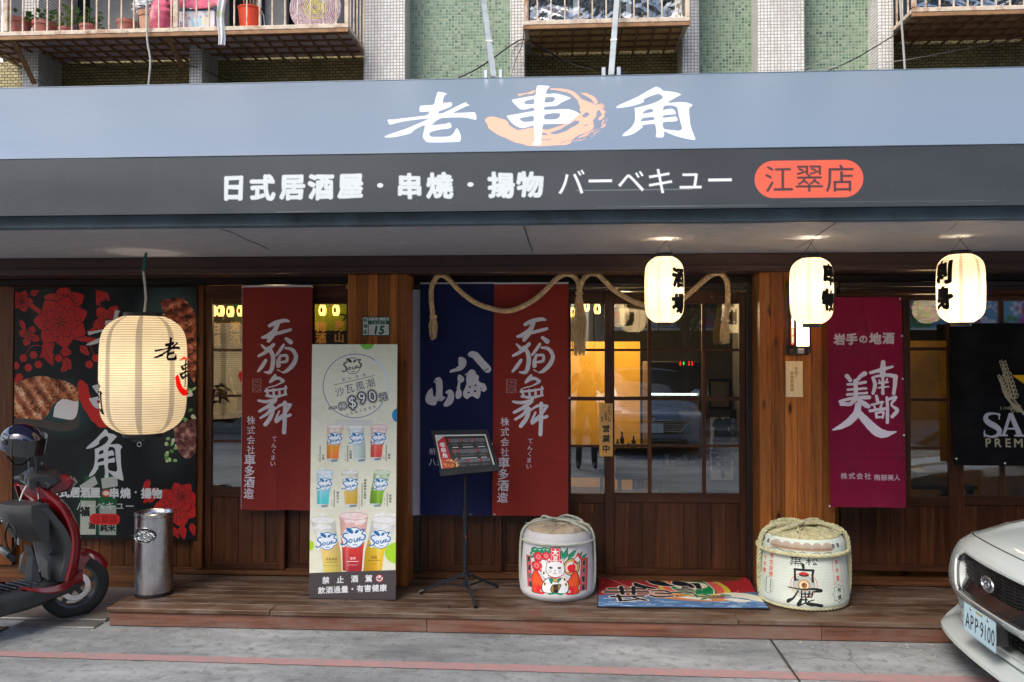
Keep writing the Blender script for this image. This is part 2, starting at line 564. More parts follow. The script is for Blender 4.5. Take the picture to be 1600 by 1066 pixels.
class Canvas:
    """window (x0,y0)-(x1,y1) of any 2D units, y down, res pixels per unit; colours are sRGB 0-255"""
    def __init__(self, x0, y0, x1, y1, res, bgc=(0,0,0)):
        self.x0, self.y0, self.x1, self.y1, self.res = x0, y0, x1, y1, res
        self.w = max(4, int(round((x1-x0)*res))); self.h = max(4, int(round((y1-y0)*res)))
        self.a = np.empty((self.h, self.w, 3), np.float32); self.a[:] = np.array(bgc, np.float32)
        self.Xg, self.Yg = None, None
    def grid(self):
        if self.Xg is None:
            self.Xg, self.Yg = np.meshgrid(self.x0+(np.arange(self.w)+.5)/self.res, self.y0+(np.arange(self.h)+.5)/self.res)
        return self.Xg, self.Yg
    def cover(self, E, ss=3):
        """E: directed edges in pixel units -> (x offset, y offset, coverage)"""
        if len(E) == 0: return None
        xa = max(0, int(math.floor(min(E[:,0].min(), E[:,2].min())))); xb = min(self.w, int(math.ceil(max(E[:,0].max(), E[:,2].max())))+1)
        ya = max(0, int(math.floor(min(E[:,1].min(), E[:,3].min())))); yb = min(self.h, int(math.ceil(max(E[:,1].max(), E[:,3].max())))+1)
        if xb <= xa or yb <= ya: return None
        H = (yb-ya)*ss; W = xb-xa
        D = np.zeros((H, W+2), np.float64)
        ey0 = (E[:,1]-ya)*ss-.5; ey1 = (E[:,3]-ya)*ss-.5
        for (X0, Y0, X1, Y1) in zip(E[:,0]-xa, ey0, E[:,2]-xa, ey1):
            s = 1.0
            if Y0 > Y1: X0, Y0, X1, Y1 = X1, Y1, X0, Y0; s = -1.0
            r0 = max(0, math.ceil(Y0)); r1 = min(H, math.ceil(Y1))
            if r1 <= r0: continue
            rows = np.arange(r0, r1)
            xs = np.clip(X0+(rows-Y0)*(X1-X0)/(Y1-Y0), 0, W)
            xi = np.floor(xs).astype(int); fr = xs-xi
            np.add.at(D, (rows, xi), s*(1-fr)); np.add.at(D, (rows, xi+1), s*fr)
        cv = np.clip(np.abs(np.cumsum(D, 1)[:, :W]), 0, 1)
        return xa, ya, cv.reshape(yb-ya, ss, W).mean(1)
    def blend(self, r, c, alpha=1.0):
        if r is None: return
        xa, ya, cv = r
        h, w = cv.shape
        if hasattr(c, 'shape') and c.ndim == 3: cc = c[ya:ya+h, xa:xa+w]
        else: cc = np.array(c, np.float32)
        k = (cv*alpha)[:, :, None]
        s = self.a[ya:ya+h, xa:xa+w]
        self.a[ya:ya+h, xa:xa+w] = s*(1-k)+cc*k
    def tp(self, p):
        p = np.asarray(p, float)
        return (p-np.array([self.x0, self.y0]))*self.res
    def poly(self, pts, c, alpha=1.0, holes=(), smooth=0):
        es = []
        for k, q in enumerate([pts]+list(holes)):
            q = np.asarray(q, float)
            if smooth:
                q = np.array(catmull(list(q)+[q[0]], smooth)[:-1])
            q = self.tp(q)
            ar = (q[:,0]*np.roll(q[:,1], -1)-np.roll(q[:,0], -1)*q[:,1]).sum()
            if (ar < 0) == (k == 0): q = q[::-1]
            es.append(np.hstack([q, np.roll(q, -1, 0)]))
        self.blend(self.cover(np.vstack(es)), c, alpha)
    def rect(self, x0, y0, x1, y1, c, alpha=1.0):
        self.poly([(x0,y0),(x1,y0),(x1,y1),(x0,y1)], c, alpha)
    def ell(self, cx, cy, rx, ry, c, alpha=1.0, rot=0, ring=None):
        t = np.linspace(0, 2*math.pi, 40, endpoint=False)
        def q(rx, ry):
            x = rx*np.cos(t); y = ry*np.sin(t)
            return np.stack([cx+x*math.cos(rot)-y*math.sin(rot), cy+x*math.sin(rot)+y*math.cos(rot)], 1)
        self.poly(q(rx, ry), c, alpha, holes=[q(rx-ring, ry-ring)] if ring else ())
    def stroke(self, pts, w, c, alpha=1.0, rough=0.0, smooth=6, seed=1, dry=0):
        """brush stroke: pts (x,y[,w]); union of tapered capsules; rough = edge noise"""
        P3 = [(p[0], p[1], (p[2] if len(p) > 2 else w)) for p in pts]
        if smooth and len(P3) > 2: P3 = catmull(P3, smooth)
        q = np.array(P3, float); q[:, :2] = self.tp(q[:, :2]); q[:, 2] *= self.res/2
        m = q[:, 2].max()+2+rough*self.res
        xa = max(0, int(q[:,0].min()-m)); xb = min(self.w, int(q[:,0].max()+m)+1)
        ya = max(0, int(q[:,1].min()-m)); yb = min(self.h, int(q[:,1].max()+m)+1)
        if xb <= xa or yb <= ya: return
        gx, gy = np.meshgrid(np.arange(xa, xb)+.5, np.arange(ya, yb)+.5)
        d = np.full(gx.shape, 1e9)
        for a, b in zip(q[:-1], q[1:]):
            dx, dy = b[0]-a[0], b[1]-a[1]; L = dx*dx+dy*dy
            t = np.clip(((gx-a[0])*dx+(gy-a[1])*dy)/L, 0, 1) if L > 1e-9 else 0
            d = np.minimum(d, np.hypot(gx-a[0]-t*dx, gy-a[1]-t*dy)-(a[2]+(b[2]-a[2])*t))
        if rough:
            d = d+(fbm(gx, gy, 5*self.res, 3, seed)-.5)*2*rough*self.res
        cv = np.clip(.5-d, 0, 1)
        if dry:
            cv *= np.clip((fbm(gx*.25, gy*1.0, 2*self.res, 3, seed+5)-dry)*8, 0, 1)
        self.blend((xa, ya, cv), c, alpha)
    def text(self, s, x, y, size, c, bold=0.0, vert=False, step=None, alpha=1.0, rot=0.0, sx=1.0, sy=1.0, wob=0.0, shear=0.0, italic=0.0):
        """characters centred on (x,y), one per step; CJK em box"""
        n = len(s)
        st = step or size
        for i, ch in enumerate(s):
            if ch == ' ': continue
            E, bb = glyph(ch, 0.0)
            if len(E) == 0: continue
            o = (i-(n-1)/2)*st
            cx, cy = (0, o) if vert else (o, 0)
            asc = ord(ch) < 0x2000
            mx = (bb[0]+bb[2])/2; my = (.36 if asc else .36) if ch not in '一ー・。、' else (.36 if ch != '・' else (bb[1]+bb[3])/2)
            if not asc and ch not in '一ー・。、': my = (bb[1]+bb[3])/2
            q = E.reshape(-1, 2).copy()
            q[:, 0] = (q[:, 0]-mx)*size*sx; q[:, 1] = -(q[:, 1]-my)*size*sy
            q[:, 0] -= q[:, 1]*italic
            q[:, 1] += q[:, 0]*shear
            if wob:
                q[:, 0] += (vnoise(q[:,0]+i*31, q[:,1]+7, size*.22, 3)-.5)*wob*size
                q[:, 1] += (vnoise(q[:,0]+i*17, q[:,1]+50, size*.22, 4)-.5)*wob*size
            q[:, 0] += cx; q[:, 1] += cy
            if rot:
                cr, sr = math.cos(rot), math.sin(rot)
                q = np.stack([q[:,0]*cr-q[:,1]*sr, q[:,0]*sr+q[:,1]*cr], 1)
            q += (x, y)
            rad = bold*size*self.res*sx if bold else 0
            e_ = self.tp(q).reshape(-1, 4)
            if rad > .3:
                m_ = int(rad)+2
                sub = Canvas(0, 0, 1, 1, 4)
                bx0 = math.floor(min(e_[:,0].min(), e_[:,2].min()))-m_; by0 = math.floor(min(e_[:,1].min(), e_[:,3].min()))-m_
                sub.w = int(max(e_[:,0].max(), e_[:,2].max())-bx0)+m_+2; sub.h = int(max(e_[:,1].max(), e_[:,3].max())-by0)+m_+2
                rr = sub.cover(e_-np.array([bx0, by0, bx0, by0]))
                cvg = np.zeros((sub.h, sub.w)); cvg[rr[1]:rr[1]+rr[2].shape[0], rr[0]:rr[0]+rr[2].shape[1]] = rr[2]
                out = cvg.copy()
                k = int(math.ceil(rad))
                for dy in range(-k, k+1):
                    for dx in range(-k, k+1):
                        dd = math.hypot(dx, dy)
                        wgt = min(1.0, max(0.0, rad-dd+1))
                        if wgt <= 0 or (dx == 0 and dy == 0): continue
                        out = np.maximum(out, wgt*np.roll(np.roll(cvg, dy, 0), dx, 1))
                x0_, y0_ = max(0, bx0), max(0, by0); x1_, y1_ = min(self.w, bx0+sub.w), min(self.h, by0+sub.h)
                if x1_ > x0_ and y1_ > y0_:
                    self.blend((x0_, y0_, out[y0_-by0:y1_-by0, x0_-bx0:x1_-bx0]), c, alpha)
            else:
                self.blend(self.cover(e_), c, alpha)
    def image(self, name):
        img = bpy.data.images.new(name, self.w, self.h, alpha=False)
        px = np.ones((self.h, self.w, 4), np.float32)
        px[:, :, :3] = np.clip(self.a[::-1]/255, 0, 1)
        img.pixels.foreach_set(px.ravel())
        img.update(); img.pack()
        return img

def sheet(name, fn, nu, nv, thick, m, parent=None, m2=None, uvfn=None):
    """a thin closed sheet: fn(u,v)->point, v=0 top; thick along the normal away from the viewer"""
    front = [[Vector(fn(i/nu, j/nv)) for i in range(nu+1)] for j in range(nv+1)]
    def nrm(i, j):
        a = front[j][min(i+1, nu)]-front[j][max(i-1, 0)]; b = front[min(j+1, nv)][i]-front[max(j-1, 0)][i]
        return a.cross(b).normalized()
    vs = []; uv = []
    for j in range(nv+1):
        for i in range(nu+1):
            vs.append(front[j][i]); uv.append((i/nu, 1-j/nv))
    N = len(vs)
    for j in range(nv+1):
        for i in range(nu+1):
            vs.append(front[j][i]+nrm(i, j)*thick); uv.append((i/nu, 1-j/nv))
    f = []
    W = nu+1
    for j in range(nv):
        for i in range(nu):
            a = j*W+i
            f.append((a, a+W, a+W+1, a+1)); f.append((N+a, N+a+1, N+a+W+1, N+a+W))
    c = sum(vs, Vector())/len(vs)
    dup = {}
    def D(k):      # the rim has vertices of its own, so the face shades flat up to its edge
        if k not in dup: dup[k] = len(vs); vs.append(vs[k]); uv.append(uv[k])
        return dup[k]
    for i in range(nu):
        a = i; f.append(tuple(map(D, (a, a+1, N+a+1, N+a)))); a = nv*W+i; f.append(tuple(map(D, (a+1, a, N+a, N+a+1))))
    for j in range(nv):
        a = j*W; f.append(tuple(map(D, (a+W, a, N+a, N+a+W)))); a = j*W+nu; f.append(tuple(map(D, (a, a+W, N+a+W, N+a))))
    me = bpy.data.meshes.new(name)
    me.from_pydata([tuple(v-c) for v in vs], [], f)
    ul = me.uv_layers.new(name='UVMap')
    li = np.empty(len(me.loops), np.int32); me.loops.foreach_get('vertex_index', li)
    uva = np.array(uv, np.float32)
    if uvfn: uva = np.array([uvfn(*q) for q in uv], np.float32)
    ul.data.foreach_set('uv', uva[li].ravel())
    me.polygons.foreach_set('use_smooth', [True]*(2*nu*nv)+[False]*(len(f)-2*nu*nv))
    me.materials.append(m)
    if m2:
        me.materials.append(m2)
        mi = [0]*len(f)
        for k in range(2*nu*nv, len(f)): mi[k] = 1
        for k in range(1, 2*nu*nv, 2): mi[k] = 1
        me.polygons.foreach_set('material_index', mi)
    me.update()
    o = bpy.data.objects.new(name, me); o.location = c
    COL.objects.link(o)
    if parent is not None:
        o.parent = parent; o.matrix_parent_inverse = WM(parent).inverted()
    return o
# ------------------------------------------------------------------ shared materials
M = {}
M['wood_dark'] = wood('dark_stained_wood', (.030,.0092,.0035), (.105,.034,.012), 'Z', .42, rnd=.28)
M['wood_dark_x'] = wood('dark_stained_rail', (.030,.0092,.0035), (.095,.032,.012), 'X', .42, rnd=.2)
M['wood_black'] = wood('blackish_wood', (.008,.004,.0035), (.026,.012,.010), 'X', .4, rnd=.2)
M['pine'] = wood('orange_pine', (.20,.055,.010), (.44,.150,.030), 'Z', .38, knots=True, rnd=.42, gs=.8)
M['brown_board'] = wood('brown_board', (.050,.014,.003), (.17,.054,.011), 'Z', .42, rnd=.35, knots=True)
M['brown_x'] = wood('brown_beam', (.045,.016,.006), (.125,.048,.016), 'X', .45, rnd=.3)
M['deck'] = wood('deck_wood', (.040,.021,.012), (.118,.066,.040), 'X', .42, rnd=.3, wear=(.185,.145,.115), gs=1.1)
M['riser'] = wood('riser_wood', (.085,.032,.020), (.21,.090,.058), 'X', .55, rnd=.15, wear=(.17,.12,.10), gs=.6)
M['maroon'] = plain('maroon_paint', (.050,.024,.020), .38, var=.15, bump=.05)
M['frame_dark'] = plain('dark_brown_frame_paint', (.020,.011,.009), .35, var=.2, bump=.1)
M['black'] = plain('black_plastic', (.012,.012,.013), .4, bump=.05)
M['rust'] = plain('rusty_cream_iron', (.56,.47,.36), .75, var=.15, scale=22, bump=.4, bscale=60, dirt=(.24,.085,.025))
M['rust2'] = plain('brown_iron', (.27,.14,.06), .75, var=.25, scale=12, bump=.4, bscale=60, dirt=(.14,.06,.03))
M['steel'] = metal_mat('galvanised_steel', (.55,.57,.58), .45)
M['chrome'] = metal_mat('chrome', (.75,.75,.76), .12, dirt=.1)
M['cable'] = plain('black_cable', (.02,.02,.022), .5, bump=0)
M['grey_cable'] = plain('grey_cable', (.35,.34,.31), .5, bump=0)
M['glass'] = glass_mat('window_glass', tint=(.84,.87,.86), refl=3.4)
M['white_tile'] = tiles('white_mosaic', .0225, [(0, (.66,.65,.62)), (.5, (.76,.75,.73)), (1, (.84,.84,.82))], (.36,.33,.28), gw=.20, stain=(.33,.28,.22))
M['green_tile'] = tiles('green_mosaic', .0225, [(0, (.045,.10,.075)), (.2, (.10,.20,.135)), (.6, (.17,.275,.185)), (1, (.27,.37,.26))], (.28,.32,.23), gw=.20, rough=.25)
M['olive_tile'] = tiles('olive_tile', (.044, .022), [(0, (.27,.22,.085)), (.5, (.36,.30,.13)), (1, (.45,.38,.18))], (.075,.06,.03), gw=.16, pair=True, stain=(.07,.055,.03))

# concrete road surface
t = NT('concrete_road')
p = t.pos()
big = t.noise(t.pos((.5, 1.4, 1)), 1.3, 8, .68)
mid = t.noise(p, 14, 6, .7)
col = t.ramp(big, [(.32, (.085,.093,.098)), (.5, (.185,.197,.204)), (.68, (.31,.322,.328))])
col = t.mix(col, (.07,.07,.068), t.ramp(mid, [(.30, (.85,)*3), (.49, (0,0,0))]))
col = t.mix(col, (.34,.345,.345), t.ramp(t.noise(p, 55, 4, .7), [(.58, (0,0,0)), (.72, (.6,)*3)]))
st = t.noise(t.pos((1.5, 5, 1)), 2.0, 6, .6)
col = t.mix(col, (.075,.075,.072), t.ramp(st, [(.58, (0,0,0)), (.74, (.65,)*3)]))
vo = t.new('ShaderNodeTexVoronoi', feature='DISTANCE_TO_EDGE'); t.set(vo, Scale=.9)
wv = t.new('ShaderNodeVectorMath', operation='ADD'); nz = t.new('ShaderNodeTexNoise'); t.set(nz, Scale=2.5, Detail=6)
sc_ = t.new('ShaderNodeVectorMath', operation='SCALE'); sc_.inputs['Scale'].default_value = .35
t.lk(p, nz.inputs['Vector']); t.lk(nz.outputs['Color'], sc_.inputs[0]); t.lk(p, wv.inputs[0]); t.lk(sc_.outputs[0], wv.inputs[1])
t.lk(wv.outputs[0], vo.inputs['Vector'])
crack = t.ramp(vo.outputs['Distance'], [(.0, (.75,)*3), (.009, (0,0,0))])
crk = t.mix((0,0,0), crack, t.ramp(t.noise(p, .9, 2), [(.5, (0,0,0)), (.6, (1,)*3)]))
col = t.mix(col, (.05,.05,.05), crk)
t.base(col); t.rough(.82)
b1 = t.bump(mid, .45, .012); t.bump(t.noise(p, 160, 3, .7), .35, .003, prev=b1)
M['concrete'] = t.m

t = NT('worn_red_line_paint')
p = t.pos()
w = t.noise(p, 16, 8, .75)
t.base(t.mix((.30,.155,.155), (.18,.16,.155), t.ramp(w, [(.40, (0,0,0)), (.64, (.85,)*3)])))
t.rough(.75); t.bump(w, .2, .004)
M['redline'] = t.m

# ------------------------------------------------------------------ ground
g = MB()
def gfn(u, v):
    x = -60 + 120*u; y = -30 + 60*v
    return (x, y, 0)
g.grid(gfn, 24, 12, smooth=False)
tag(g.build('ground', M['concrete']), kind='structure')
# red no-parking line, slightly wavering edges, 4 mm above
a = G(0, 1018); b_ = G(1599, 1060.5); a2 = G(0, 1026.5); b2 = G(1599, 1073)
rl = MB()
n = 260
vs = []
for i in range(n+1):
    u = -0.9 + 2.8*i/n
    e1 = (mnoise.noise(Vector((u*60, 0, 0)))+.6*mnoise.noise(Vector((u*210, 9, 0))))*.008; e2 = (mnoise.noise(Vector((u*60, 5, 0)))+.6*mnoise.noise(Vector((u*210, 3, 0))))*.008
    p1 = a.lerp(b_, u); p2 = a2.lerp(b2, u)
    vs += [(p1.x, p1.y+e1, .004), (p2.x, p2.y+e2, .004)]
rl.add(vs, [(2*i, 2*i+1, 2*i+3, 2*i+2) for i in range(n)])
tag(rl.build('road_line', M['redline']), kind='structure')
# raised uneven paving slabs beside the deck on the scooter's side
sl = MB()
M['slab'] = plain('wet_dark_paving', (.11,.105,.098), .35, var=.45, scale=3, bump=.3, bscale=60, dirt=(.05,.045,.04))
slabs = []
for k, (x0, x1, y0, y1, h) in enumerate([(-5.2,-3.97,-.86,-.03,.014),(-3.95,-2.95,-.74,-.42,.018),(-3.95,-2.95,-.40,-.03,.022),(-5.2,-3.5,-1.12,-.88,.010),(-3.48,-2.95,-.87,-.76,.010)]):
    q = MB().box(x0, x1, y0, y1, -.01, h, .006)
    o = q.build('paving_slab', M['slab']); tag(o, kind='structure')

# grit and scraps along the foot of the deck
lt = MB(); r_ = random.Random(12)
for k in range(420):
    x = r_.uniform(-3.2, 3.6); y = -.83-abs(r_.gauss(0, .10)) if k % 3 else r_.uniform(-1.9, -.85); s = r_.uniform(.002, .007)*(1 if k % 7 else 1.8)
    a = r_.uniform(0, 6.28); h = r_.uniform(.001, .005)
    q = [(x+s*math.cos(a+j*1.57)*(1 if j % 2 else .6), y+s*math.sin(a+j*1.57), .0005) for j in range(4)]
    lt.add(q+[(x, y, .001+h)], [(0,1,4),(1,2,4),(2,3,4),(3,0,4)])
tag(lt.build('grit', plain('grit_and_crumbs', (.30,.26,.20), .8, var=.5, scale=60)), kind='stuff')

# ------------------------------------------------------------------ deck
deck = thing('wooden_deck', (0, -.4, 0), 'low dark wooden deck with worn boards running along the shop front', 'deck')
DX0, DX1, DZ = -2.90, 4.7, .12
rows = 8
y = -.825
ws = [.125]+[.098]*7
for r_, w_ in enumerate(ws):
    x = DX0
    k = 0
    while x < DX1:
        L = [2.35, 2.9, 2.1, 2.6, 1.9, 3.0, 2.2, 2.5][(r_*3+k) % 8] * (1 if k else (.45+.55*((r_*37) % 10)/10))
        x2 = min(DX1, x+L)
        if DX1-x2 < .3: x2 = DX1
        dz = random.uniform(-.002, .0015)
        MB().box(x+.002, x2-.002, y+.002, y+w_-.002, DZ-.028+dz, DZ+dz, .003).build('plank', M['deck'], deck)
        x = x2; k += 1
    y += w_
for x0, x1 in ((DX0+.012, -.85), (-.85, 1.55), (1.55, DX1)):
    MB().box(x0+.0015, x1-.0015, -.812, -.79, .004, DZ-.029, .002).build('riser_board', M['riser'], deck)
MB().box(DX0+.012, DX0+.034, -.789, -.02, .004, DZ-.029, .002).build('side_board', M['riser'], deck)
for k in range(7):
    MB().box(DX0+.3+k*1.05, DX0+.36+k*1.05, -.78, -.05, .002, DZ-.03).build('joist', M['wood_black'], deck)

# ------------------------------------------------------------------ shop front
front = thing('timber_shop', (0, 0, 0), 'dark stained timber shop front with glazed sliding doors, board panels and pine clad pillars', 'shop front')
def part(mb, name, m, parent=front, bevel=0): return mb.build(name, m, parent, bevel)
def xb(px0, px1, py0, py1, Y, th, bev=.002, pxz=None):
    """box whose front face (at Y) covers the photo rectangle"""
    xm = (px0+px1)/2 if pxz is None else pxz
    return MB().box(X(px0, Y), X(px1, Y), Y, Y+th, Z(py0, xm, Y), Z(py1, xm, Y), bev)

# header box under the soffit
HZ0, HZ1 = 2.285, 2.400
h = MB().box(-5.2, 4.7, -.35, .10, HZ0, HZ1, .004)
part(h, 'header_beam', M['maroon'])
part(MB().box(-5.2, 4.7, -.362, -.351, HZ0+.018, HZ0+.040, .002), 'header_trim', M['maroon'])
WZT = 2.284                    # top of the timber wall
BASE0 = Z(905, 1060, 0)        # top of the base rail
# top rail of the timber wall, with the sliding track mouldings
part(MB().box(-5.2, 4.7, .0, .10, 2.235, WZT, .003), 'top_rail', M['wood_black'])
for k, (z0, z1, yy) in enumerate([(2.20, 2.232, -.035), (2.175, 2.197, -.02)]):
    for (xa, xc) in ((X(648), X(1180)), (X(1310), 4.7)):
        part(MB().box(xa, xc, yy, yy+.03, z0, z1, .003), 'track_moulding', M['frame_dark'])
    if k == 0: part(MB().box(X(320)+.0, X(540), -.02, .02, 2.195, 2.232, .003), 'track_moulding', M['wood_dark_x'])
# base rail
part(MB().box(-5.2, 4.7, .012, .09, .0, .165, .003), 'base_rail', M['brown_x'])
part(MB().box(DX0+.02, 4.7, -.014, .010, DZ+.002, DZ+.03, .003), 'base_moulding', M['brown_x'])

def boards(px0, px1, pz0, pz1, Y, w, m, th=.018, parent=front):
    xa, xc = X(px0, Y), X(px1, Y)
    n = max(1, round((xc-xa)/w)); w = (xc-xa)/n
    for i in range(n):
        d = random.uniform(-.001, .001)
        MB().box(xa+i*w+.0012, xa+(i+1)*w-.0012, Y+d, Y+th+d, pz0, pz1, .0022).build('board', m, parent)

# poster wall, boards down to the base
boards(-60, 318, .166, 2.234, .028, .098, M['brown_board'])
part(MB().box(X(-12,-.02), X(21,-.02), -.02, .02, .166, 2.234, .003), 'post', M['brown_board'])
part(MB().box(X(306), X(320), -.03, .025, .166, 2.234, .003), 'post', M['brown_board'])
part(MB().box(X(22, 0), X(306, 0), -.012, .026, 2.19, 2.234, .003), 'rail', M['brown_x'])

def window_unit(name, cols, rows, y0, frame_px, zbot_px, Yf=.0, board_z=None, m=None, stiles=()):
    """a sliding leaf or fixed light: stiles, rails, muntins, panes and the boards under them"""
    m = m or M['wood_dark']
    w = thing('tmp', (0,0,0), None, None)
    bpy.data.objects.remove(w)
    px0, px1 = frame_px
    leaf = bpy.data.objects.new(name, None); leaf.location = ((X(px0)+X(px1))/2, Yf, .12); COL.objects.link(leaf)
    leaf.parent = front; leaf.matrix_parent_inverse = WM(front).inverted()
    xm = (px0+px1)/2
    zt = Z(rows[0][0], xm, Yf); zb = Z(rows[-1][1], xm, Yf)
    ztop = Z(y0, xm, Yf); zbot = Z(zbot_px, xm, Yf)
    D = .036
    # stiles
    MB().box(X(px0, Yf), X(cols[0][0], Yf), Yf, Yf+D, zbot, ztop, .003).build('stile', m, leaf)
    MB().box(X(cols[-1][1], Yf), X(px1, Yf), Yf, Yf+D, zbot, ztop, .003).build('stile', m, leaf)
    MB().box(X(cols[0][0], Yf), X(cols[-1][1], Yf), Yf+.001, Yf+D-.001, zt, ztop, .003).build('top_rail', M['wood_dark_x'], leaf)
    br = Z(rows[-1][1]+15, xm, Yf)
    MB().box(X(cols[0][0], Yf), X(cols[-1][1], Yf), Yf+.001, Yf+D-.001, br, zb, .003).build('middle_rail', M['wood_dark_x'], leaf)
    MB().box(X(cols[0][0], Yf), X(cols[-1][1], Yf), Yf+.001, Yf+D-.001, zbot, zbot+.045, .003).build('bottom_rail', M['wood_dark_x'], leaf)
    for a, b in zip(cols[:-1], cols[1:]):
        MB().box(X(a[1], Yf), X(b[0], Yf), Yf+.006, Yf+D-.006, zb, zt, .002).build('muntin', m, leaf)
    for a, b in zip(rows[:-1], rows[1:]):
        for c in cols:
            MB().box(X(c[0], Yf), X(c[1], Yf), Yf+.008, Yf+D-.008, Z(b[0], xm, Yf), Z(a[1], xm, Yf), .002).build('muntin', M['wood_dark_x'], leaf)
    for c in cols:
        for r_ in rows:
            q = MB().box(X(c[0], Yf)-.0, X(c[1], Yf), Yf+.016, Yf+.020, Z(r_[1], xm, Yf), Z(r_[0], xm, Yf))
            q.build('pane', M['glass'], leaf)
    # boards
    xa, xc = X(cols[0][0], Yf), X(cols[-1][1], Yf)
    n = max(1, round((xc-xa)/.094)); ww = (xc-xa)/n
    for i in range(n):
        MB().box(xa+i*ww+.001, xa+(i+1)*ww-.001, Yf+.012, Yf+.026, zbot+.045, br, .002).build('board', m, leaf)
    return leaf
RW = [(475,545),(549,620),(626,695),(699,771)]
RL = [(475,545),(549,617),(621,688),(692,762)]
RR = [(470,543),(548,622),(627,698),(703,776)]
window_unit('window', [(331,384),(389,436)], RL, 465, (321,446), 889, .0)
window_unit('window', [(450,484),(490,541)], RL, 465, (438,546), 889, .038)
for a_, b_ in ((655,0),):
    pass
part(MB().box(X(640), X(657), -.03, .03, .166, 2.234, .003), 'door_jamb', M['frame_dark'])
part(MB().box(X(1165), X(1184), -.03, .03, DZ+.002, 2.234, .003), 'door_jamb', M['frame_dark'])
window_unit('sliding_door', [(669,718),(724,773)], RW, 456, (658,784), 893, .0)
window_unit('sliding_door', [(790,840),(846,886),(892,945)], RW, 456, (776,958), 893, .040)
door = window_unit('sliding_door', [(960,1012),(1018,1097),(1103,1155)], RW, 456, (945,1165), 899, .0)
window_unit('window', [(1322,1362),(1366,1412),(1423,1482)], RR, 462, (1312,1497), 893, .0)
window_unit('window', [(1505,1562),(1570,1628),(1636,1694)], RR, 462, (1497,1706), 893, .0)
window_unit('window', [(1716,1790),(1796,1870)], RR, 462, (1706,1884), 893, .0)
for (zz, xa, xc) in ((2.232, X(321), X(546)), (2.232, X(657), X(1165)), (2.232, X(1312), X(1884))):
    zt = Z(456 if xc < 1.4 and xa > -1.2 else 465 if xa < -1 else 462, 800, 0)
    part(MB().box(xa, xc, .004, .07, zt, 2.20, .003), 'transom', M['wood_dark_x'])

# pillars clad in pine boards
def pillar(px0, px1, Yp, zb):
    xa, xc = X(px0, Yp), X(px1, Yp)
    core = MB().box(xa+.02, xc-.02, Yp+.02, .02, zb, HZ0-.001).build('pillar', M['wood_black'], front)
    n = 6; w = (xc-xa)/n
    ws_ = [.9, 1.1, 1.0, 1.15, .85, 1.0]; s = sum(ws_); x = xa
    for k in range(n):
        w = (xc-xa)*ws_[k]/s
        MB().box(x+.001, x+w-.001, Yp+random.uniform(0, .0015), Yp+.018, zb+.001, HZ0-.002, .0022).build('board', M['pine'], core)
        x += w
    for sx in (xa, xc-.018):
        for k in range(2):
            MB().box(sx, sx+.018, Yp+.0185+k*.115, Yp+.0185+(k+1)*.115-.002, zb+.001, HZ0-.002, .002).build('board', M['pine'], core)
    return core
PILY = -.25
pillar(543, 637, PILY, DZ+.003)
pillar(1187, 1304, PILY, DZ+.003)

# ------------------------------------------------------------------ soffit, awning
t = NT('painted_concrete_soffit')
p = t.pos()
f1 = t.noise(t.pos((3, 14, 1)), 3.0, 8, .7)
col = t.ramp(f1, [(.3, (.26,.26,.28)), (.6, (.36,.36,.385))])
sm = t.noise(t.pos((12, 60, 1)), 2, 4, .6)
col = t.mix(col, (.12,.12,.13), t.ramp(sm, [(.28, (.8,)*3), (.40, (0,0,0))]))
t.base(col); t.rough(.8); t.bump(sm, .6, .006)
M['soffit'] = t.m
s = MB()
xs = [-5.2, -4.1, -2.05, -.28, .0, 1.75, 4.7]
s.box(-5.2, 4.7, -1.72, -.0, 2.402, 2.46)
tag(s.build('soffit_ceiling', M['soffit']), kind='structure')
# cracks in the soffit: thin dark fillets let 1 mm below the surface
ck = MB()
def crack_line(pts, w=.004):
    q = [G(px, py, 2.401) for px, py in pts]
    for a_, b_ in zip(q[:-1], q[1:]):
        ck.bar((a_.x, a_.y, 2.4005), (b_.x, b_.y, 2.4005), w, .003)
jt = MB(); a_ = G(1203, 1000); b2_ = G(1262, 1085)
for k in range(14):
    p0 = a_.lerp(b2_, k/14); p1 = a_.lerp(b2_, (k+1)/14); w0 = .006+.003*mnoise.noise(p0*9)
    jt.add([(p0.x-w0, p0.y, .0085), (p0.x+w0, p0.y, .0085), (p1.x+w0, p1.y, .0085), (p1.x-w0, p1.y, .0085)], [(0,1,2,3)])
tag(jt.build('pavement_joint', M['black']), kind='structure')
crack_line([(816,347),(822,362),(826,377),(832,393)], .005)
crack_line([(345,358),(365,364),(385,375),(402,381),(420,390)])
crack_line([(1318,342),(1300,352),(1285,362),(1262,378),(1243,388)])
crack_line([(1500,340),(1493,352),(1480,361)], .003)
tag(ck.build('soffit_cracks', M['black']), kind='structure')

AX0, AX1 = -5.2, 4.7
FZ0, FZ1, SY, STY, STZ = 2.443, 2.736, -1.85, -1.0, 3.387
awn = thing('awning_sign', (0, -1.5, 2.44), 'long black vinyl awning with white brush characters and an orange brush circle', 'awning')
AWX0, AWX1 = -4.0, 3.6
def awning_canvas():
    pass
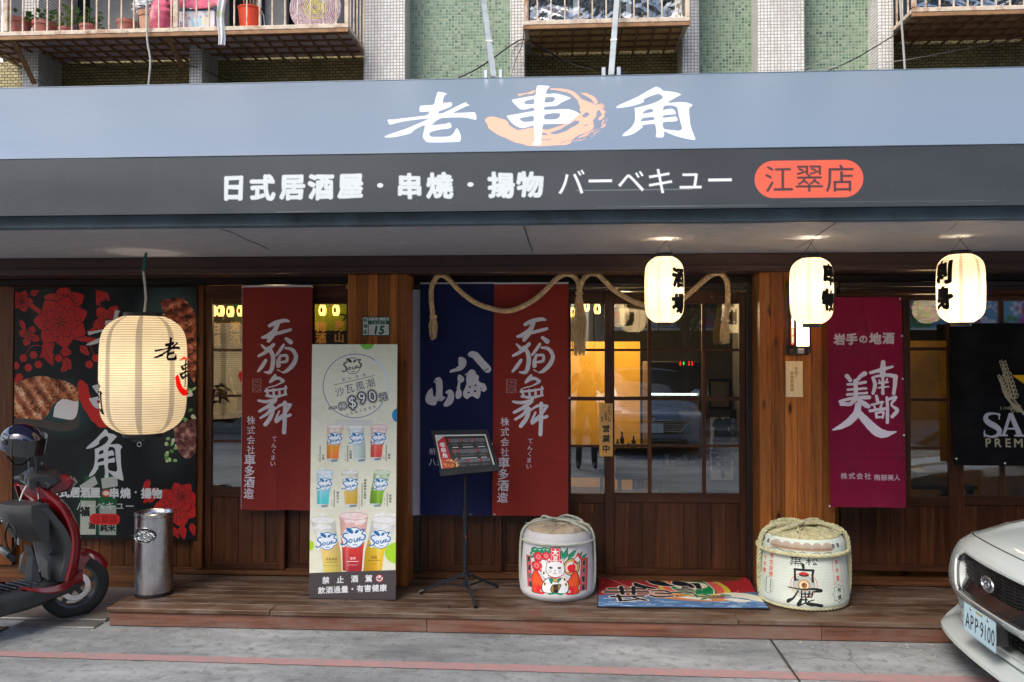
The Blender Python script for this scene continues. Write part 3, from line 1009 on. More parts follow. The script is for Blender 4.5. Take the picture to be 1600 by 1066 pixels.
# ------------------------------------------------------------------ awning print
# traced brush characters, unit: photo pixels
def zp(pts, x0, y0, s): return [(x0+x/s, y0+y/s) for x, y in pts]
LAO = zp([(890,142),(905,136),(1000,152),(1052,175),(1010,190),(1000,215),(978,318),(1110,308),(1132,335),(1130,360),(1085,395),(930,450),(915,460),(905,490),(980,488),(1340,314),(1375,338),(1428,355),(1375,372),(1220,445),(1165,488),(1490,475),(1520,500),(1538,540),(1534,598),(1510,598),(1400,572),(1270,560),(980,568),(900,600),(850,632),(815,670),(800,693),(1020,672),(1050,660),(1082,648),(1112,672),(1122,705),(1118,732),(1060,752),(930,768),(800,800),(755,832),(752,856),(775,880),(820,893),(1070,886),(1120,864),(1165,820),(1195,760),(1220,746),(1258,815),(1280,885),(1276,940),(1255,970),(1090,980),(750,984),(690,955),(650,905),(645,870),(662,800),(680,705),(640,702),(500,775),(460,820),(380,848),(160,893),(0,890),(140,828),(370,752),(480,705),(740,590),(745,578),(440,610),(180,660),(95,682),(70,640),(60,600),(170,598),(300,578),(600,545),(700,528),(735,510),(750,475),(740,462),(620,470),(598,462),(588,432),(600,372),(650,364),(760,356),(835,342),(850,270)],600,130,10.66)
KUSHI = zp([(672,32),(700,26),(800,30),(832,40),(800,75),(788,132),(880,126),(945,132),(1040,160),(1097,182),(1060,198),(980,235),(930,268),(900,278),(790,284),(768,292),(762,325),(900,322),(1060,318),(1140,340),(1200,372),(1165,405),(1115,450),(1070,490),(1040,496),(765,505),(748,520),(735,590),(722,690),(718,760),(706,772),(612,766),(640,730),(645,680),(640,600),(632,540),(620,522),(560,540),(490,556),(430,538),(370,500),(320,440),(293,402),(320,394),(420,378),(560,350),(642,338),(628,300),(600,300),(540,318),(500,322),(455,312),(415,275),(380,240),(357,204),(420,192),(560,165),(650,150),(660,90)],755,130,8)
KUSHI_H = [zp(q,755,130,8) for q in ([(522,220),(560,206),(625,195),(640,205),(636,245),(615,258),(545,256),(522,250),(512,236)],[(785,170),(870,168),(898,185),(885,215),(850,232),(768,235),(775,190)],[(470,425),(560,408),(622,400),(632,420),(630,462),(608,472),(510,476),(475,460),(458,440)],[(790,378),(880,366),(958,370),(960,400),(935,430),(900,444),(780,446),(762,430),(765,392)])]
JIAO = zp([(745,58),(790,72),(840,100),(870,130),(1060,150),(1188,190),(1150,218),(1020,290),(950,342),(1120,332),(1260,334),(1330,350),(1397,382),(1375,405),(1335,440),(1340,560),(1355,720),(1385,830),(1447,990),(1425,1006),(1330,996),(1180,962),(1060,925),(900,858),(888,856),(888,930),(872,955),(840,964),(755,962),(733,942),(750,905),(748,820),(730,740),(706,718),(530,735),(495,748),(505,780),(470,805),(390,868),(300,912),(200,938),(150,940),(138,932),(180,880),(290,795),(350,705),(372,620),(368,480),(362,435),(390,425),(560,386),(740,330),(840,275),(868,235),(845,208),(800,186),(740,192),(620,230),(540,268),(520,290),(525,322),(470,348),(350,385),(230,408),(90,428),(50,428),(32,412),(100,370),(400,240),(560,150)],960,130,11.43)
JIAO_H = [zp(q,960,130,11.43) for q in ([(520,498),(560,466),(620,448),(680,448),(692,490),(678,505),(560,525),(512,532)],[(475,650),(500,620),(540,604),(705,592),(706,640),(690,650),(560,665),(465,672)],[(870,440),(885,405),(915,388),(1040,388),(1095,408),(1130,440),(1150,560),(1185,700),(1210,800),(1190,830),(1150,845),(1100,842),(930,822),(878,800),(870,690),(1050,678),(1110,665),(1130,645),(1118,612),(1095,585),(1060,588),(890,610),(858,586),(880,568),(960,550),(1075,548),(1095,522),(1080,485),(1055,462),(1015,446),(870,468)],)]
RING_DRY = [zp(q,755,130,8) for q in (
 [(20,445),(60,415),(120,408),(190,425),(280,450),(312,480),(320,515),(380,555),(430,580),(520,568),(600,548),(640,560),(740,570),(800,575),(860,560),(1000,512),(1120,440),(1200,380),(1230,350),(1200,330),(1215,290),(1190,240),(1180,200),(1150,180),(1110,140),(1050,110),(930,85),(830,75),(840,62),(980,64),(1080,80),(1140,105),(1190,145),(1225,190),(1300,220),(1350,235),(1400,262),(1440,258),(1485,258),(1492,320),(1525,340),(1522,400),(1495,430),(1445,460),(1440,430),(1490,380),(1465,350),(1465,318),(1420,340),(1415,400),(1370,455),(1385,520),(1375,560),(1290,610),(1200,640),(1140,680),(1090,750),(1030,772),(920,775),(700,790),(560,785),(480,755),(400,740),(260,670),(200,650),(120,600),(60,550),(50,500),(25,475)],
 [(425,130),(480,128),(560,115),(640,85),(655,92),(640,110),(600,135),(550,128),(500,138),(450,158),(440,145)],
 [(1200,120),(1290,115),(1350,150),(1400,200),(1430,240),(1395,255),(1360,200),(1300,160),(1240,130)],
 [(1330,125),(1400,170),(1430,215),(1438,245),(1400,200),(1350,150)],
 [(1180,675),(1270,630),(1390,570),(1375,590),(1290,640),(1200,685)])]
RING_H = [zp(q,755,130,8) for q in ([(1240,390),(1280,355),(1325,360),(1320,395),(1270,420),(1240,412)],[(1100,490),(1150,455),(1205,462),(1190,500),(1100,550),(1040,590),(930,630),(850,635),(845,610),(960,570),(1040,520)],[(725,610),(780,620),(820,642),(740,642)],[(1260,515),(1300,500),(1310,512),(1270,530)],[(725,700),(800,700),(880,688),(820,708),(740,712)],[(950,755),(1000,725),(1080,700),(1000,740)])]
def poly_mapped(cv, pts, c, fn, holes=(), alpha=1.0, smooth=2):
    def mp(q):
        if smooth: q = [tuple(p) for p in catmull(list(q)+[q[0]], smooth)[:-1]]
        return [fn(*p) for p in q]
    cv.poly(mp(pts), c, alpha, holes=[mp(h) for h in holes])
def box_fn(src, dst):
    (a, b, c, d), (e, f, g_, h) = src, dst
    return lambda x, y: (e+(x-a)/(c-a)*(g_-e), f+(y-b)/(d-b)*(h-f))

# awning canvas units: metres along X, and metres along the surface (down)
SL = math.hypot(SY-STY, STZ-FZ1)
def slope_uv(px, py):
    """photo pixel on the slope -> (X, distance down the slope)"""
    d = RM @ Vector(((px-800)/FPX, -(py-533)/FPX, -1.0))
    nrm = Vector((0, -(STZ-FZ1), (STY-SY))).normalized()
    t = (Vector((0, SY, FZ1))-CAM).dot(nrm)/d.dot(nrm)
    q = CAM+d*t
    return (q.x, (STZ-q.z)/(STZ-FZ1)*SL)
def fas_uv(px, py):
    q = P(px, py, SY)
    return (q.x, SL+(FZ1-q.z))
cv = Canvas(AWX0, 0, AWX1, SL+FZ1-FZ0, 420, (50,54,57))
X0g, Y0g = cv.grid()
ringc = (255, 150, 50)
for q in RING_DRY: poly_mapped(cv, q, ringc, slope_uv, holes=RING_H if q is RING_DRY[0] else (), smooth=1)
# dry-brush fringe on the circle
rr_ = np.random.default_rng(3)
for k in range(60):
    a_ = rr_.uniform(-.5, 1.2); r0 = rr_.uniform(.93, 1.06)
    cx_, cy_ = 848, 182
    ps = [(cx_+98*r0*math.cos(a_+j*.07), cy_+44*r0*math.sin(a_+j*.07)) for j in range(3)]
    cv.stroke([slope_uv(*p) for p in ps], .004, (36,37,40) if k % 2 else ringc, rough=.004, seed=k)
W = (236,238,240)
poly_mapped(cv, LAO, W, slope_uv)
poly_mapped(cv, KUSHI, W, slope_uv, holes=KUSHI_H)
poly_mapped(cv, JIAO, W, slope_uv, holes=JIAO_H)
# fascia line of text
def ft(s, px, py, hpx, c, **k):
    x, y = fas_uv(px, py)
    sz = hpx/317*1.08
    cv.text(s, x, y, sz, c, **k)
Wf = (204,210,210)
for i, ch in enumerate('日式居酒屋'):
    ft(ch, 365+i*45.6, 294.5-i*.7, 37, Wf, bold=.052, wob=.07, sx=1.04, sy=1.06)
for x_ in (594, 735): cv.ell(*fas_uv(x_, 290-(x_-594)*.01), .016, .012, Wf)
for i, ch in enumerate('串燒'): ft(ch, 640+i*47, 291-i*.7, 38.5, Wf, bold=.050, wob=.07)
for i, ch in enumerate('揚物'): ft(ch, 783+i*45, 289.5-i*.7, 38.5, Wf, bold=.050, wob=.07)
for i, ch in enumerate('バーベキュー'):
    ft(ch, [893,938,986,1032,1079,1125][i], 284.5-i*.4, 42 if ch != 'ュ' else 44, (232,236,236), bold=.008)
# orange pill with the branch name
px0, py0 = fas_uv(1179, 281); px1, py1 = fas_uv(1349, 279)
hh = .0915
r_ = hh
pts = [(px0+r_+(-r_)*math.sin(math.pi*k/24), (py0+py1)/2-r_*math.cos(math.pi*k/24)) for k in range(25)]+[(px1-r_+r_*math.sin(math.pi*k/24), (py0+py1)/2+r_*math.cos(math.pi*k/24)) for k in range(25)]
cv.poly(pts, (232,92,66))
for i, ch in enumerate('江翠店'): ft(ch, 1217+i*47.5, 280-i*.5, 42, (66,46,46), bold=.006)
# scratches and specks
for k in range(240):
    x_ = rr_.uniform(AWX0, AWX1); y_ = rr_.uniform(.02, SL+.28)
    L_ = rr_.uniform(.001, .008); an = rr_.uniform(0, 3)
    cv.stroke([(x_, y_), (x_+L_*math.cos(an), y_+L_*math.sin(an))], .0022, (190,195,198), alpha=rr_.uniform(.1, .6), smooth=0)
for (xa, xc, py) in ((930,1090,322),(1000,1200,321),(1250,1560,314),(900,1080,296),(430,500,330)):
    cv.stroke([fas_uv(xa, py+2), fas_uv((xa+xc)/2, py+1), fas_uv(xc, py)], .0035, (170,178,180), alpha=.45, rough=.003, seed=xa)
img = cv.image('awning_print')

t = NT('awning_vinyl')
im = t.new('ShaderNodeTexImage'); im.image = img; im.interpolation = 'Linear'; im.extension = 'EXTEND'
tc = t.new('ShaderNodeTexCoord'); t.lk(tc.outputs['UV'], im.inputs['Vector'])
p = t.pos()
dust = t.noise(t.pos((1.0, 3, 3)), 1.5, 6, .6)
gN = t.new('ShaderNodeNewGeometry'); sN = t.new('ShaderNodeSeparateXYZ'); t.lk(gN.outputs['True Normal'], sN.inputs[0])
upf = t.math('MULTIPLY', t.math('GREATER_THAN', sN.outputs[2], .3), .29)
col = t.mix(im.outputs[0], (.33,.47,.63), upf)      # blue-grey sky sheen painted into the colour of the sloping top only
col = t.mix(col, (.20,.23,.27), t.ramp(dust, [(.3, (.02,)*3), (.75, (.08,)*3)]))
t.base(col)
t.rough(t.ramp(t.noise(p, 2.0, 4), [(.3, (.34,)*3), (.7, (.46,)*3)]))
t.b.inputs['Specular IOR Level'].default_value = .45
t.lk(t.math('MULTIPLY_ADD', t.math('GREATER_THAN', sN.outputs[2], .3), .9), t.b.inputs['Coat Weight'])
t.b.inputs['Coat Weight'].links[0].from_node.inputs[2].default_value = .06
t.b.inputs['Coat Roughness'].default_value = .42
t.b.inputs['Coat IOR'].default_value = 2.0
wv1 = t.noise(t.pos((340, 12, 12)), 1.0, 2, .5); wv2 = t.noise(t.pos((3, 90, 90)), 1.0, 2, .5)
b1 = t.bump(wv1, .28, .0016); t.bump(wv2, .08, .001, prev=b1)
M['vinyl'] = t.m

VS = (SL)/(SL+FZ1-FZ0)
def uvs_sl(u, v):
    x = AX0+(AX1-AX0)*u
    return ((x-AWX0)/(AWX1-AWX0), 1-(1-v)*VS)
def uvs_fa(u, v):
    x = AX0+(AX1-AX0)*u
    return ((x-AWX0)/(AWX1-AWX0), (1-VS)*v)
def slope_fn(u, v):
    x = AX0+(AX1-AX0)*u
    sag = .004*math.sin(v*math.pi)*(1+.6*mnoise.noise(Vector((x*1.7, v*2, 0))))
    y = STY+(SY-STY)*v; z = STZ+(FZ1-STZ)*v
    n_ = Vector((0, -(STZ-FZ1), (STY-SY))).normalized()
    return Vector((x, y, z)) - n_*sag + n_*.0012*mnoise.noise(Vector((x*5, v*5, 2)))
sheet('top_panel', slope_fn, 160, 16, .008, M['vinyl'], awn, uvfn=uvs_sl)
def fas_fn(u, v):
    x = AX0+(AX1-AX0)*u
    return Vector((x, SY+.0025*mnoise.noise(Vector((x*2.2, v*1.5, 7))), FZ1+(FZ0-FZ1)*v))
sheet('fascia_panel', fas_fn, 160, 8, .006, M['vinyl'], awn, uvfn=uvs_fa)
M['bluegrey'] = plain('blue_grey_steel_paint', (.095,.135,.165), .5, var=.2, scale=5, bump=.1, dirt=(.05,.06,.07))
MB().box(AX0, AX1, -1.775, -1.755, 2.392, 2.452, .002).build('steel_channel', M['bluegrey'], awn)
MB().box(AX0, AX1, -1.755, -1.722, 2.386, 2.398, .002).build('steel_channel', M['bluegrey'], awn)
MB().box(AX0, AX1, -1.842, -1.80, 2.447, 2.475, .002).build('frame_tube', M['black'], awn)
MB().box(AX0, AX1, -1.80, -1.72, 2.468, 2.476, .002).build('closing_strip', M['black'], awn)
MB().add([(AX0, -.99, 3.383), (AX1, -.99, 3.383), (AX1, .0, 3.30), (AX0, .0, 3.30), (AX0, -.99, 3.375), (AX1, -.99, 3.375), (AX1, .0, 3.292), (AX0, .0, 3.292)],
   [(0,1,2,3),(7,6,5,4),(0,4,5,1),(1,5,6,2),(2,6,7,3),(3,7,4,0)]).build('back_panel', M['black'], awn)
for sx in (AX0, AX1):
    MB().prism([(SY, FZ0), (SY, FZ1), (STY, STZ), (0, 3.29), (0, FZ0)], sx-.004 if sx > 0 else sx, sx+.0 if sx > 0 else sx+.004, 'YZ').build('end_panel', M['black'], awn)
# bright aluminium edging between the slope and the fascia
MB().tube([(AX0, SY-.001, FZ1+.001), (AX1, SY-.001, FZ1+.001)], .0022, 8).build('edge_trim', M['bluegrey'], awn)
MB().tube([(AX0, STY, STZ), (AX1, STY, STZ)], .005, 8).build('edge_trim', M['bluegrey'], awn)
# ------------------------------------------------------------------ building above the awning
upper = thing('apartment_building', (0, .3, 3.0), 'old apartment block clad in white, green and olive mosaic tiles above the awning', 'building')
UZ0, UZ1 = 2.41, 5.0
CY = -.20
def ucol(px0, px1, side=.3):
    MB().box(X(px0, CY), X(px1, CY), CY, .30, UZ0+.06, UZ1, .004).build('tiled_column', M['white_tile'], upper)
for a_, b_ in ((30,56),(293,313),(567,632),(797,820),(1068,1094),(1187,1260),(1376,1400)): ucol(a_, b_)
def upan(px0, px1, m, yy, z0=UZ0+.06, z1=UZ1, name='mosaic_panel'):
    MB().box(X(px0, yy), X(px1, yy), yy, .32, z0, z1).build(name, m, upper)
upan(625, 800, M['green_tile'], .0)
upan(1092, 1192, M['green_tile'], .0)
upan(1257, 1380, M['green_tile'], .0)
SILL = 3.93
M['dark_glass'] = plain('dark_room_glass', (.012,.016,.018), .08, bump=0, var=.3)
M['grey_wall'] = plain('grey_render', (.17,.18,.18), .8, var=.15, bump=.2)
for (a_, b_) in ((-110, 34), (52, 300), (310, 570), (816, 1070), (1396, 1760)):
    yy = .08
    MB().box(X(a_, yy), X(b_, yy), yy, .33, UZ0+.06, SILL+.02).build('recess_wall', M['olive_tile'], upper)
    xa, xc = X(a_, .16), X(b_, .16)
    w = MB().box(xa, xc, .28, .30, SILL+.02, UZ1).build('window', M['dark_glass'], upper)
    for k in range(4):
        x_ = xa+(xc-xa)*k/3
        MB().box(x_-.02, x_+.02, .24, .279, SILL+.02, UZ1, .003).build('frame', M['steel'], w)
    MB().box(xa, xc, .2, .279, SILL+.022, SILL+.06, .003).build('sill', M['grey_wall'], w)
MB().box(X(140, .22), X(215, .22), .19, .239, SILL+.061, UZ1).build('blind_panel', M['grey_wall'], upper)
MB().box(X(420, .22), X(448, .22), .19, .239, SILL+.061, UZ1).build('blind_panel', M['grey_wall'], upper)
# solid mass behind
MB().box(-5.3, 4.8, .34, 6.0, 2.63, UZ1).build('wall_mass', M['grey_wall'], upper)
MB().box(-5.3, 4.8, -.3, 6.0, UZ1+.002, UZ1+.3).build('upper_slab', M['grey_wall'], upper)

# ------------------------------------------------------------------ iron window cages
def cage(px0, px1, zb, label, py_ref, lefte=True, righte=True, floor_m=None, bars_at=None, lattice=.105, nl=4):
    xa, xc = X(px0, -.49, py_ref), X(px1, -.49, py_ref)
    c = thing('window_cage', ((xa+xc)/2, -.25, zb), label, 'window cage', 'iron cages under the upstairs windows')
    H = .95
    r_ = M['rust']
    for z_ in (zb, zb+H):
        MB().box(xa, xc, -.50, -.47, z_, z_+.03, .003).build('rail', r_, c)
        MB().box(xa, xa+.03, -.469, .07, z_, z_+.03, .003).build('side_rail', r_, c)
        MB().box(xc-.03, xc, -.469, .07, z_, z_+.03, .003).build('side_rail', r_, c)
    MB().box(xa, xc, -.498, -.476, zb-.028, zb-.001, .003).build('rail', M['rust2'], c)
    for x_ in (xa, xc-.028):
        MB().box(x_, x_+.028, -.498, -.472, zb+.031, zb+H-.001, .003).build('corner_post', r_, c)
    n = round((xc-xa)/.0875); w = (xc-xa)/n
    me = MB().box(-.0045, .0045, -.0045, .0045, 0, H-.032, .0).mesh('bar', r_)
    for k in range(1, n):
        inst(me, 'bar', (xa+k*w, -.486, zb+.031), c)
    for x_ in (xa+.014, xc-.014):
        for k in range(1, 6):
            inst(me, 'bar', (x_, -.486+k*.092, zb+.031), c)
    # floor: sheet over an iron lattice
    MB().box(xa+.03, xc-.03, -.468, .07, zb+.016, zb+.022).build('floor_sheet', floor_m, c)
    n = round((xc-xa)/lattice); w = (xc-xa)/n
    me = MB().box(-.006, .006, -.468, .07, 0, .012).mesh('floor_bar', M['rust2'])
    for k in range(1, n): inst(me, 'floor_bar', (xa+k*w, 0, zb-.010), c)
    me = MB().box(xa+.03, xc-.03, -.006, .006, 0, .012).mesh('floor_bar', M['rust2'])
    for k in range(nl): inst(me, 'floor_bar', (0, -.38+k*.115, zb+.0025), c)
    return c, xa, xc
M['pink_sheet'] = plain('dusty_pink_sheet', (.62,.50,.54), .7, var=.2, dirt=(.34,.25,.22))
M['tan_sheet'] = plain('tan_plywood_sheet', (.62,.40,.18), .7, var=.25, dirt=(.40,.22,.09))
M['red_sheet'] = plain('brown_plywood_sheet', (.45,.24,.14), .7, var=.25, dirt=(.22,.11,.07))
CZ = 3.915
c1, c1a, c1b = cage(-60, 545, CZ, 'rusty cream window cage holding flower pots, pink bedding and a red bucket', 45, floor_m=M['pink_sheet'])
for px in (4, 270):
    x_ = X(px, -.5, 50)
    MB().box(x_, x_+.034, -.5005, -.474, CZ+.031, CZ+.94, .003).build('post', M['rust'], c1)
c2, c2a, c2b = cage(818, 1078, CZ-.012, 'short orange rusted window cage lined with clear crinkled plastic', 38, floor_m=M['tan_sheet'])
c3, c3a, c3b = cage(1425, 1780, CZ+.01, 'rusted window cage beside the tiled column above the small lanterns', 22, floor_m=M['red_sheet'], lattice=.105)
# diagonal braces under the long cage
for (p0, p1) in (((20,62),(58,140)),((262,58),(289,112))):
    a_ = P(p0[0], p0[1], -.48); b_ = P(p1[0], p1[1], -.16)
    MB().bar(a_, b_, .034, .010).build('brace', M['rust2'], c1)
# upright post under cages (grey pipe)
# ------------------------------------------------------------------ things in the cages
FZ = CZ+.0222
M['pot'] = plain('terracotta_plastic', (.36,.12,.085), .5, var=.1)
M['pot2'] = plain('brown_clay', (.40,.20,.12), .6, var=.1)
M['soil'] = plain('soil', (.03,.02,.015), .9)
M['leaf'] = plain('pot_leaf_green', (.07,.16,.03), .5, var=.35, scale=30)
M['leaf2'] = plain('pale_leaf_green', (.16,.27,.05), .5, var=.3, scale=30)
def leaves(seed, n, R_, h0, h1, ls, name, parent, m):
    r = random.Random(seed); mb = MB()
    st = MB()
    for k in range(n):
        a = r.uniform(0, 6.28); rad = R_*math.sqrt(r.random()); z = r.uniform(h0, h1)
        c = Vector((rad*math.cos(a), rad*math.sin(a)*.7, z))
        d = Vector((math.cos(a)+r.uniform(-.5,.5), math.sin(a)+r.uniform(-.5,.5), r.uniform(-.4, .7))).normalized()
        s = d.cross(Vector((r.uniform(-.3,.3), r.uniform(-.3,.3), 1))).normalized(); u = s.cross(d)
        L = ls*r.uniform(.7, 1.3); w = L*.36
        mb.add([c, c+d*L*.45+s*w+u*w*.25, c+d*L, c+d*L*.45-s*w+u*w*.25, c+d*L*.5], [(0,1,4),(1,2,4),(2,3,4),(3,0,4)])
        if k % 3 == 0: st.bar((0,0,0), c, .003)
    return mb, st
def pot(px, py, rpx, h, label, plant=None, m=None, seed=1, Yp=-.36, ph=.12, pale=False):
    s = 1300/ (5.96+Yp)
    r_ = rpx/s*.5
    x_ = X(px, Yp, py)
    t_ = thing('flower_pot', (x_, Yp, FZ), label, 'flower pot', 'plastic pots in the window cage')
    m = m or M['pot']
    MB().lathe([(0, 0), (r_*.72, 0), (r_*.93, h*.78), (r_*.90, h*.80), (r_*.86, h*.8), (r_*.86, h*.76), (0, h*.76)], (x_, Yp, FZ), 24).build('pot', m, t_)
    MB().lathe([(r_*.935, h*.78), (r_*1.0, h*.79), (r_*1.02, h), (r_*.95, h), (r_*.93, h*.80)], (x_, Yp, FZ), 24).build('rim', m, t_)
    MB().lathe([(0, h*.79), (r_*.84, h*.79)], (x_, Yp, FZ), 16).build('soil', M['soil'], t_)
    if plant:
        mb, st = leaves(seed, plant, r_*1.25, .01, ph, .045, 'foliage', t_, None)
        for q in (mb, st):
            q.v = [(v[0]+x_, v[1]+Yp, v[2]+FZ+h*.8) for v in q.v]
        mb.build('foliage', M['leaf2' if pale else 'leaf'], t_); st.build('stem', M['leaf'], t_)
pot(31, 45, 36, .145, 'terracotta plastic pot with low rounded leaves at the end of the row', 26, seed=2, ph=.06)
pot(70, 48, 38, .125, 'broad terracotta pot with a bushy green plant in the window cage', 60, seed=3, ph=.10, Yp=-.34)
pot(105, 48, 27, .075, 'small low terracotta pot with tall pale leaves', 46, seed=4, ph=.15, pale=True)
pot(138, 48, 29, .09, 'small terracotta pot with sprigs of serrated leaves', 50, seed=5, ph=.12)
pot(198, 48, 31, .115, 'empty terracotta pot with a plain rim', None)
pot(233, 42, 34, .17, 'taller orange clay pot holding a clear plastic bag', None, m=M['pot2'])
# plastic bag in the clay pot
M['plastic'] = glass_mat('clear_plastic_film', (.80,.83,.84), refl=3.2, rough=.08)
M['plastic_white'] = plain('cloudy_plastic', (.60,.62,.64), .25, var=.1, bump=.4, bscale=20)
def crumple(name, c, rx, ry, rz, m, label=None, cat=None, seed=0, amp=.35, fr=3.0, n=28, parent=None):
    def fn(u, v):
        th = u*2*math.pi; ph = v*math.pi
        d = Vector((math.sin(ph)*math.cos(th), math.sin(ph)*math.sin(th), math.cos(ph)))
        k = 1+amp*(abs(mnoise.noise(d*fr+Vector((seed, 0, 0))))*1.6-.3)+amp*.3*mnoise.noise(d*fr*3+Vector((seed, 5, 0)))
        return (c[0]+d.x*rx*k, c[1]+d.y*ry*k, c[2]+d.z*rz*k)
    o = MB().grid(fn, n, n).build(name, m, parent)
    if label: tag(o, label, cat)
    return o
x_ = X(225, -.36, 10)
crumple('plastic_bag', (x_, -.36, FZ+.22), .07, .05, .06, M['plastic_white'], 'crumpled clear plastic bag stuffed in the orange clay pot', 'bag', 4, .5)
M['pink'] = plain('pink_quilt', (.55,.10,.17), .8, var=.25, scale=9, bump=.3, bscale=15, dirt=(.75,.62,.55))
crumple('quilt', (X(252, -.38, 25), -.38, FZ+.13), .082, .06, .125, M['pink'], 'bright pink rolled quilt squeezed between the pot and the painted box', 'bedding', 11, .25, 2.2)
def quilt_fn(u, v):
    x_ = X(268, -.40, 5)+(X(356, -.40, 5)-X(268, -.40, 5))*u
    return Vector((x_, -.41+.03*math.sin(v*5)+.012*mnoise.noise(Vector((u*9, v*5, 0))), FZ+.34-.15*v-.03*math.sin(u*math.pi)*v+.012*mnoise.noise(Vector((u*12, 3, 0)))))
o = sheet('bedspread', quilt_fn, 36, 10, .012, M['pink']); tag(o, 'pink floral bedspread draped over the painted box', 'bedding')
# painted box
bxc = Canvas(0, 0, 60, 42, 6, (196,196,205))
gx, gy = bxc.grid()
n_ = fbm(gx, gy, 20, 4, 5)[:, :, None]
bxc.a[:] = bxc.a*(1-.25*n_)+np.array((235,225,190))*(.25*n_)
bxc.ell(32, 24, 9, 11, (150,190,205)); bxc.ell(30, 20, 5, 6, (185,215,225)); bxc.rect(0, 0, 60, 4, (60,100,120)); bxc.ell(12, 30, 6, 4, (200,170,190))
bxc.text('旦', 8, 27, 11, (110,60,120), bold=.03); bxc.text('又', 11, 13, 9, (160,50,90), bold=.03); bxc.text('Kiko', 34, 14, 9, (50,70,90), rot=-.15)
for k in range(12): bxc.ell(44+rng.uniform(-5,6), 26+rng.uniform(-12,12), 3, 2, (225,205,120), .5)
M['boxprint'] = print_mat('painted_box_print', bxc.image('box_print'), .3, coat=.4)
xa, xc = X(277, -.42, 30), X(335, -.42, 30)
o = sheet('painted_box', lambda u, v: Vector((xa+(xc-xa)*u, -.42, FZ+.165-.163*v)), 2, 2, .12, M['boxprint']); tag(o, 'pale printed box with a blue pear drawing and purple characters', 'box')
# hanging white cloth
M['whitecloth'] = plain('white_patterned_cloth', (.62,.62,.62), .8, var=.06, scale=25, bump=.3, bscale=40, dirt=(.35,.42,.10))
def hc(u, v):
    w = .055*(1-.35*v)
    return Vector((X(346, -.51, 20)+w*(u-.5)+.006*math.sin(v*9), -.512-.008*math.sin(u*9+v*3), CZ+.30-.40*v))
o = sheet('hanging_cloth', hc, 12, 30, .006, M['whitecloth']); tag(o, 'white patterned cloth strip hanging over the cage rail beside the red bucket', 'cloth')
# red bucket
M['redplastic'] = plain('red_plastic', (.72,.06,.012), .35, var=.06, bump=.05)
x_ = X(390, -.36, 20)
bk = thing('bucket', (x_, -.36, FZ), 'bright red plastic bucket standing in the window cage', 'bucket')
MB().lathe([(0, .0), (.062, .0), (.075, .17), (.080, .172), (.081, .182), (.076, .184), (.071, .16), (.06, .01), (0, .01)], (x_, -.36, FZ), 28).build('body', M['redplastic'], bk)
MB().tube([(x_+.078, -.36, FZ+.17), (x_+.10, -.36, FZ+.13), (x_+.105, -.36, FZ+.07), (x_+.085, -.37, FZ+.02)], .003, 8).build('handle', M['steel'], bk)
tw = thing('dried_twigs', (x_, -.36, FZ+.12), 'reddish dry twigs sticking out of the red bucket', 'plant')
for k in range(5):
    MB().tube([(x_+.01*k-.02, -.36, FZ+.03), (x_-.05+.025*k, -.36+.01*k, FZ+.33)], .005, 6).build('twig', M['rust2'], tw)
# round woven mat standing on edge
mt = thing('woven_mat', (X(490, -.38, 0), -.38, FZ+.16), 'round crocheted mat of white and red rings standing behind the cage bars', 'mat')
M['weave_a'] = plain('white_red_yarn', (.50,.40,.42), .9, var=.3, scale=45, bump=.8, bscale=200, dirt=(.30,.08,.12))
M['weave_b'] = plain('yellow_yarn', (.52,.45,.20), .9, var=.3, scale=45, bump=.8, bscale=200)
cx = X(492, -.38, 0)
for k in range(13):
    rr = .008+k*.0135
    MB().tube([(cx+rr*1.02*math.cos(a*math.pi/24), -.375+.0006*k, FZ+.172+rr*math.sin(a*math.pi/24)) for a in range(49)], .0072, 7, cap=False).build('coil', M['weave_b' if k in (1,2,3,5) else 'weave_a'], mt)
# plastic sheets lining the other cages
def film(x0, x1, seed):
    def fn(u, v):
        x = x0+(x1-x0)*u
        d = .035*mnoise.noise(Vector((u*4+seed, v*3, 0)))+.022*mnoise.noise(Vector((u*9-v*7+seed, v*5, 3)))+.012*abs(mnoise.noise(Vector((u*22+v*14, v*6, seed))))
        return Vector((x, -.42+d, FZ+.5-.50*v))
    return fn
o = sheet('plastic_sheet', film(c2a+.04, c2b-.04, 1), 110, 50, .0008, M['plastic']); tag(o, 'clear crinkled plastic film lining the short orange cage', 'plastic film')
o = sheet('plastic_sheet', film(c3a+.04, c3b-.04, 6), 110, 50, .0008, M['plastic']); tag(o, 'clear plastic film folded inside the cage by the tiled column', 'plastic film')

# ------------------------------------------------------------------ stays holding the awning, cables
M['staygrey'] = plain('zinc_grey_paint', (.27,.30,.31), .45, var=.2, scale=12, bump=.1)
def strut(px, pb, pt, label):
    s_ = thing('awning_stay', P(px, pb, -.98), label, 'stay', 'steel stays holding the awning')
    a_ = P(px, pb, -.98); b_ = P(pt[0], pt[1], -.55)
    b_ = a_+(b_-a_)*1.6
    MB().bar(a_, b_, .034, .022).build('flat_bar', M['staygrey'], s_)
    d = (b_-a_).normalized()
    e = a_+(b_-a_)*.27
    MB().bar(e-d*.008, e+d*.008, .040, .028).build('sleeve', M['whitecloth'], s_)
    for sx in (-1, 1):
        MB().box(a_.x+sx*.045-.012, a_.x+sx*.045+.012, -1.0, -.95, STZ-.01, STZ+.055, .004).build('bracket', M['steel'], s_)
    MB().box(a_.x-.06, a_.x+.06, -.97, -.94, STZ-.005, STZ+.012, .002).build('plate', M['steel'], s_)
strut(771, 122, (755, 0), 'galvanised stay over the green mosaic beside the brush circle')
strut(955, 119, (964, 0), 'galvanised stay in front of the short orange cage')
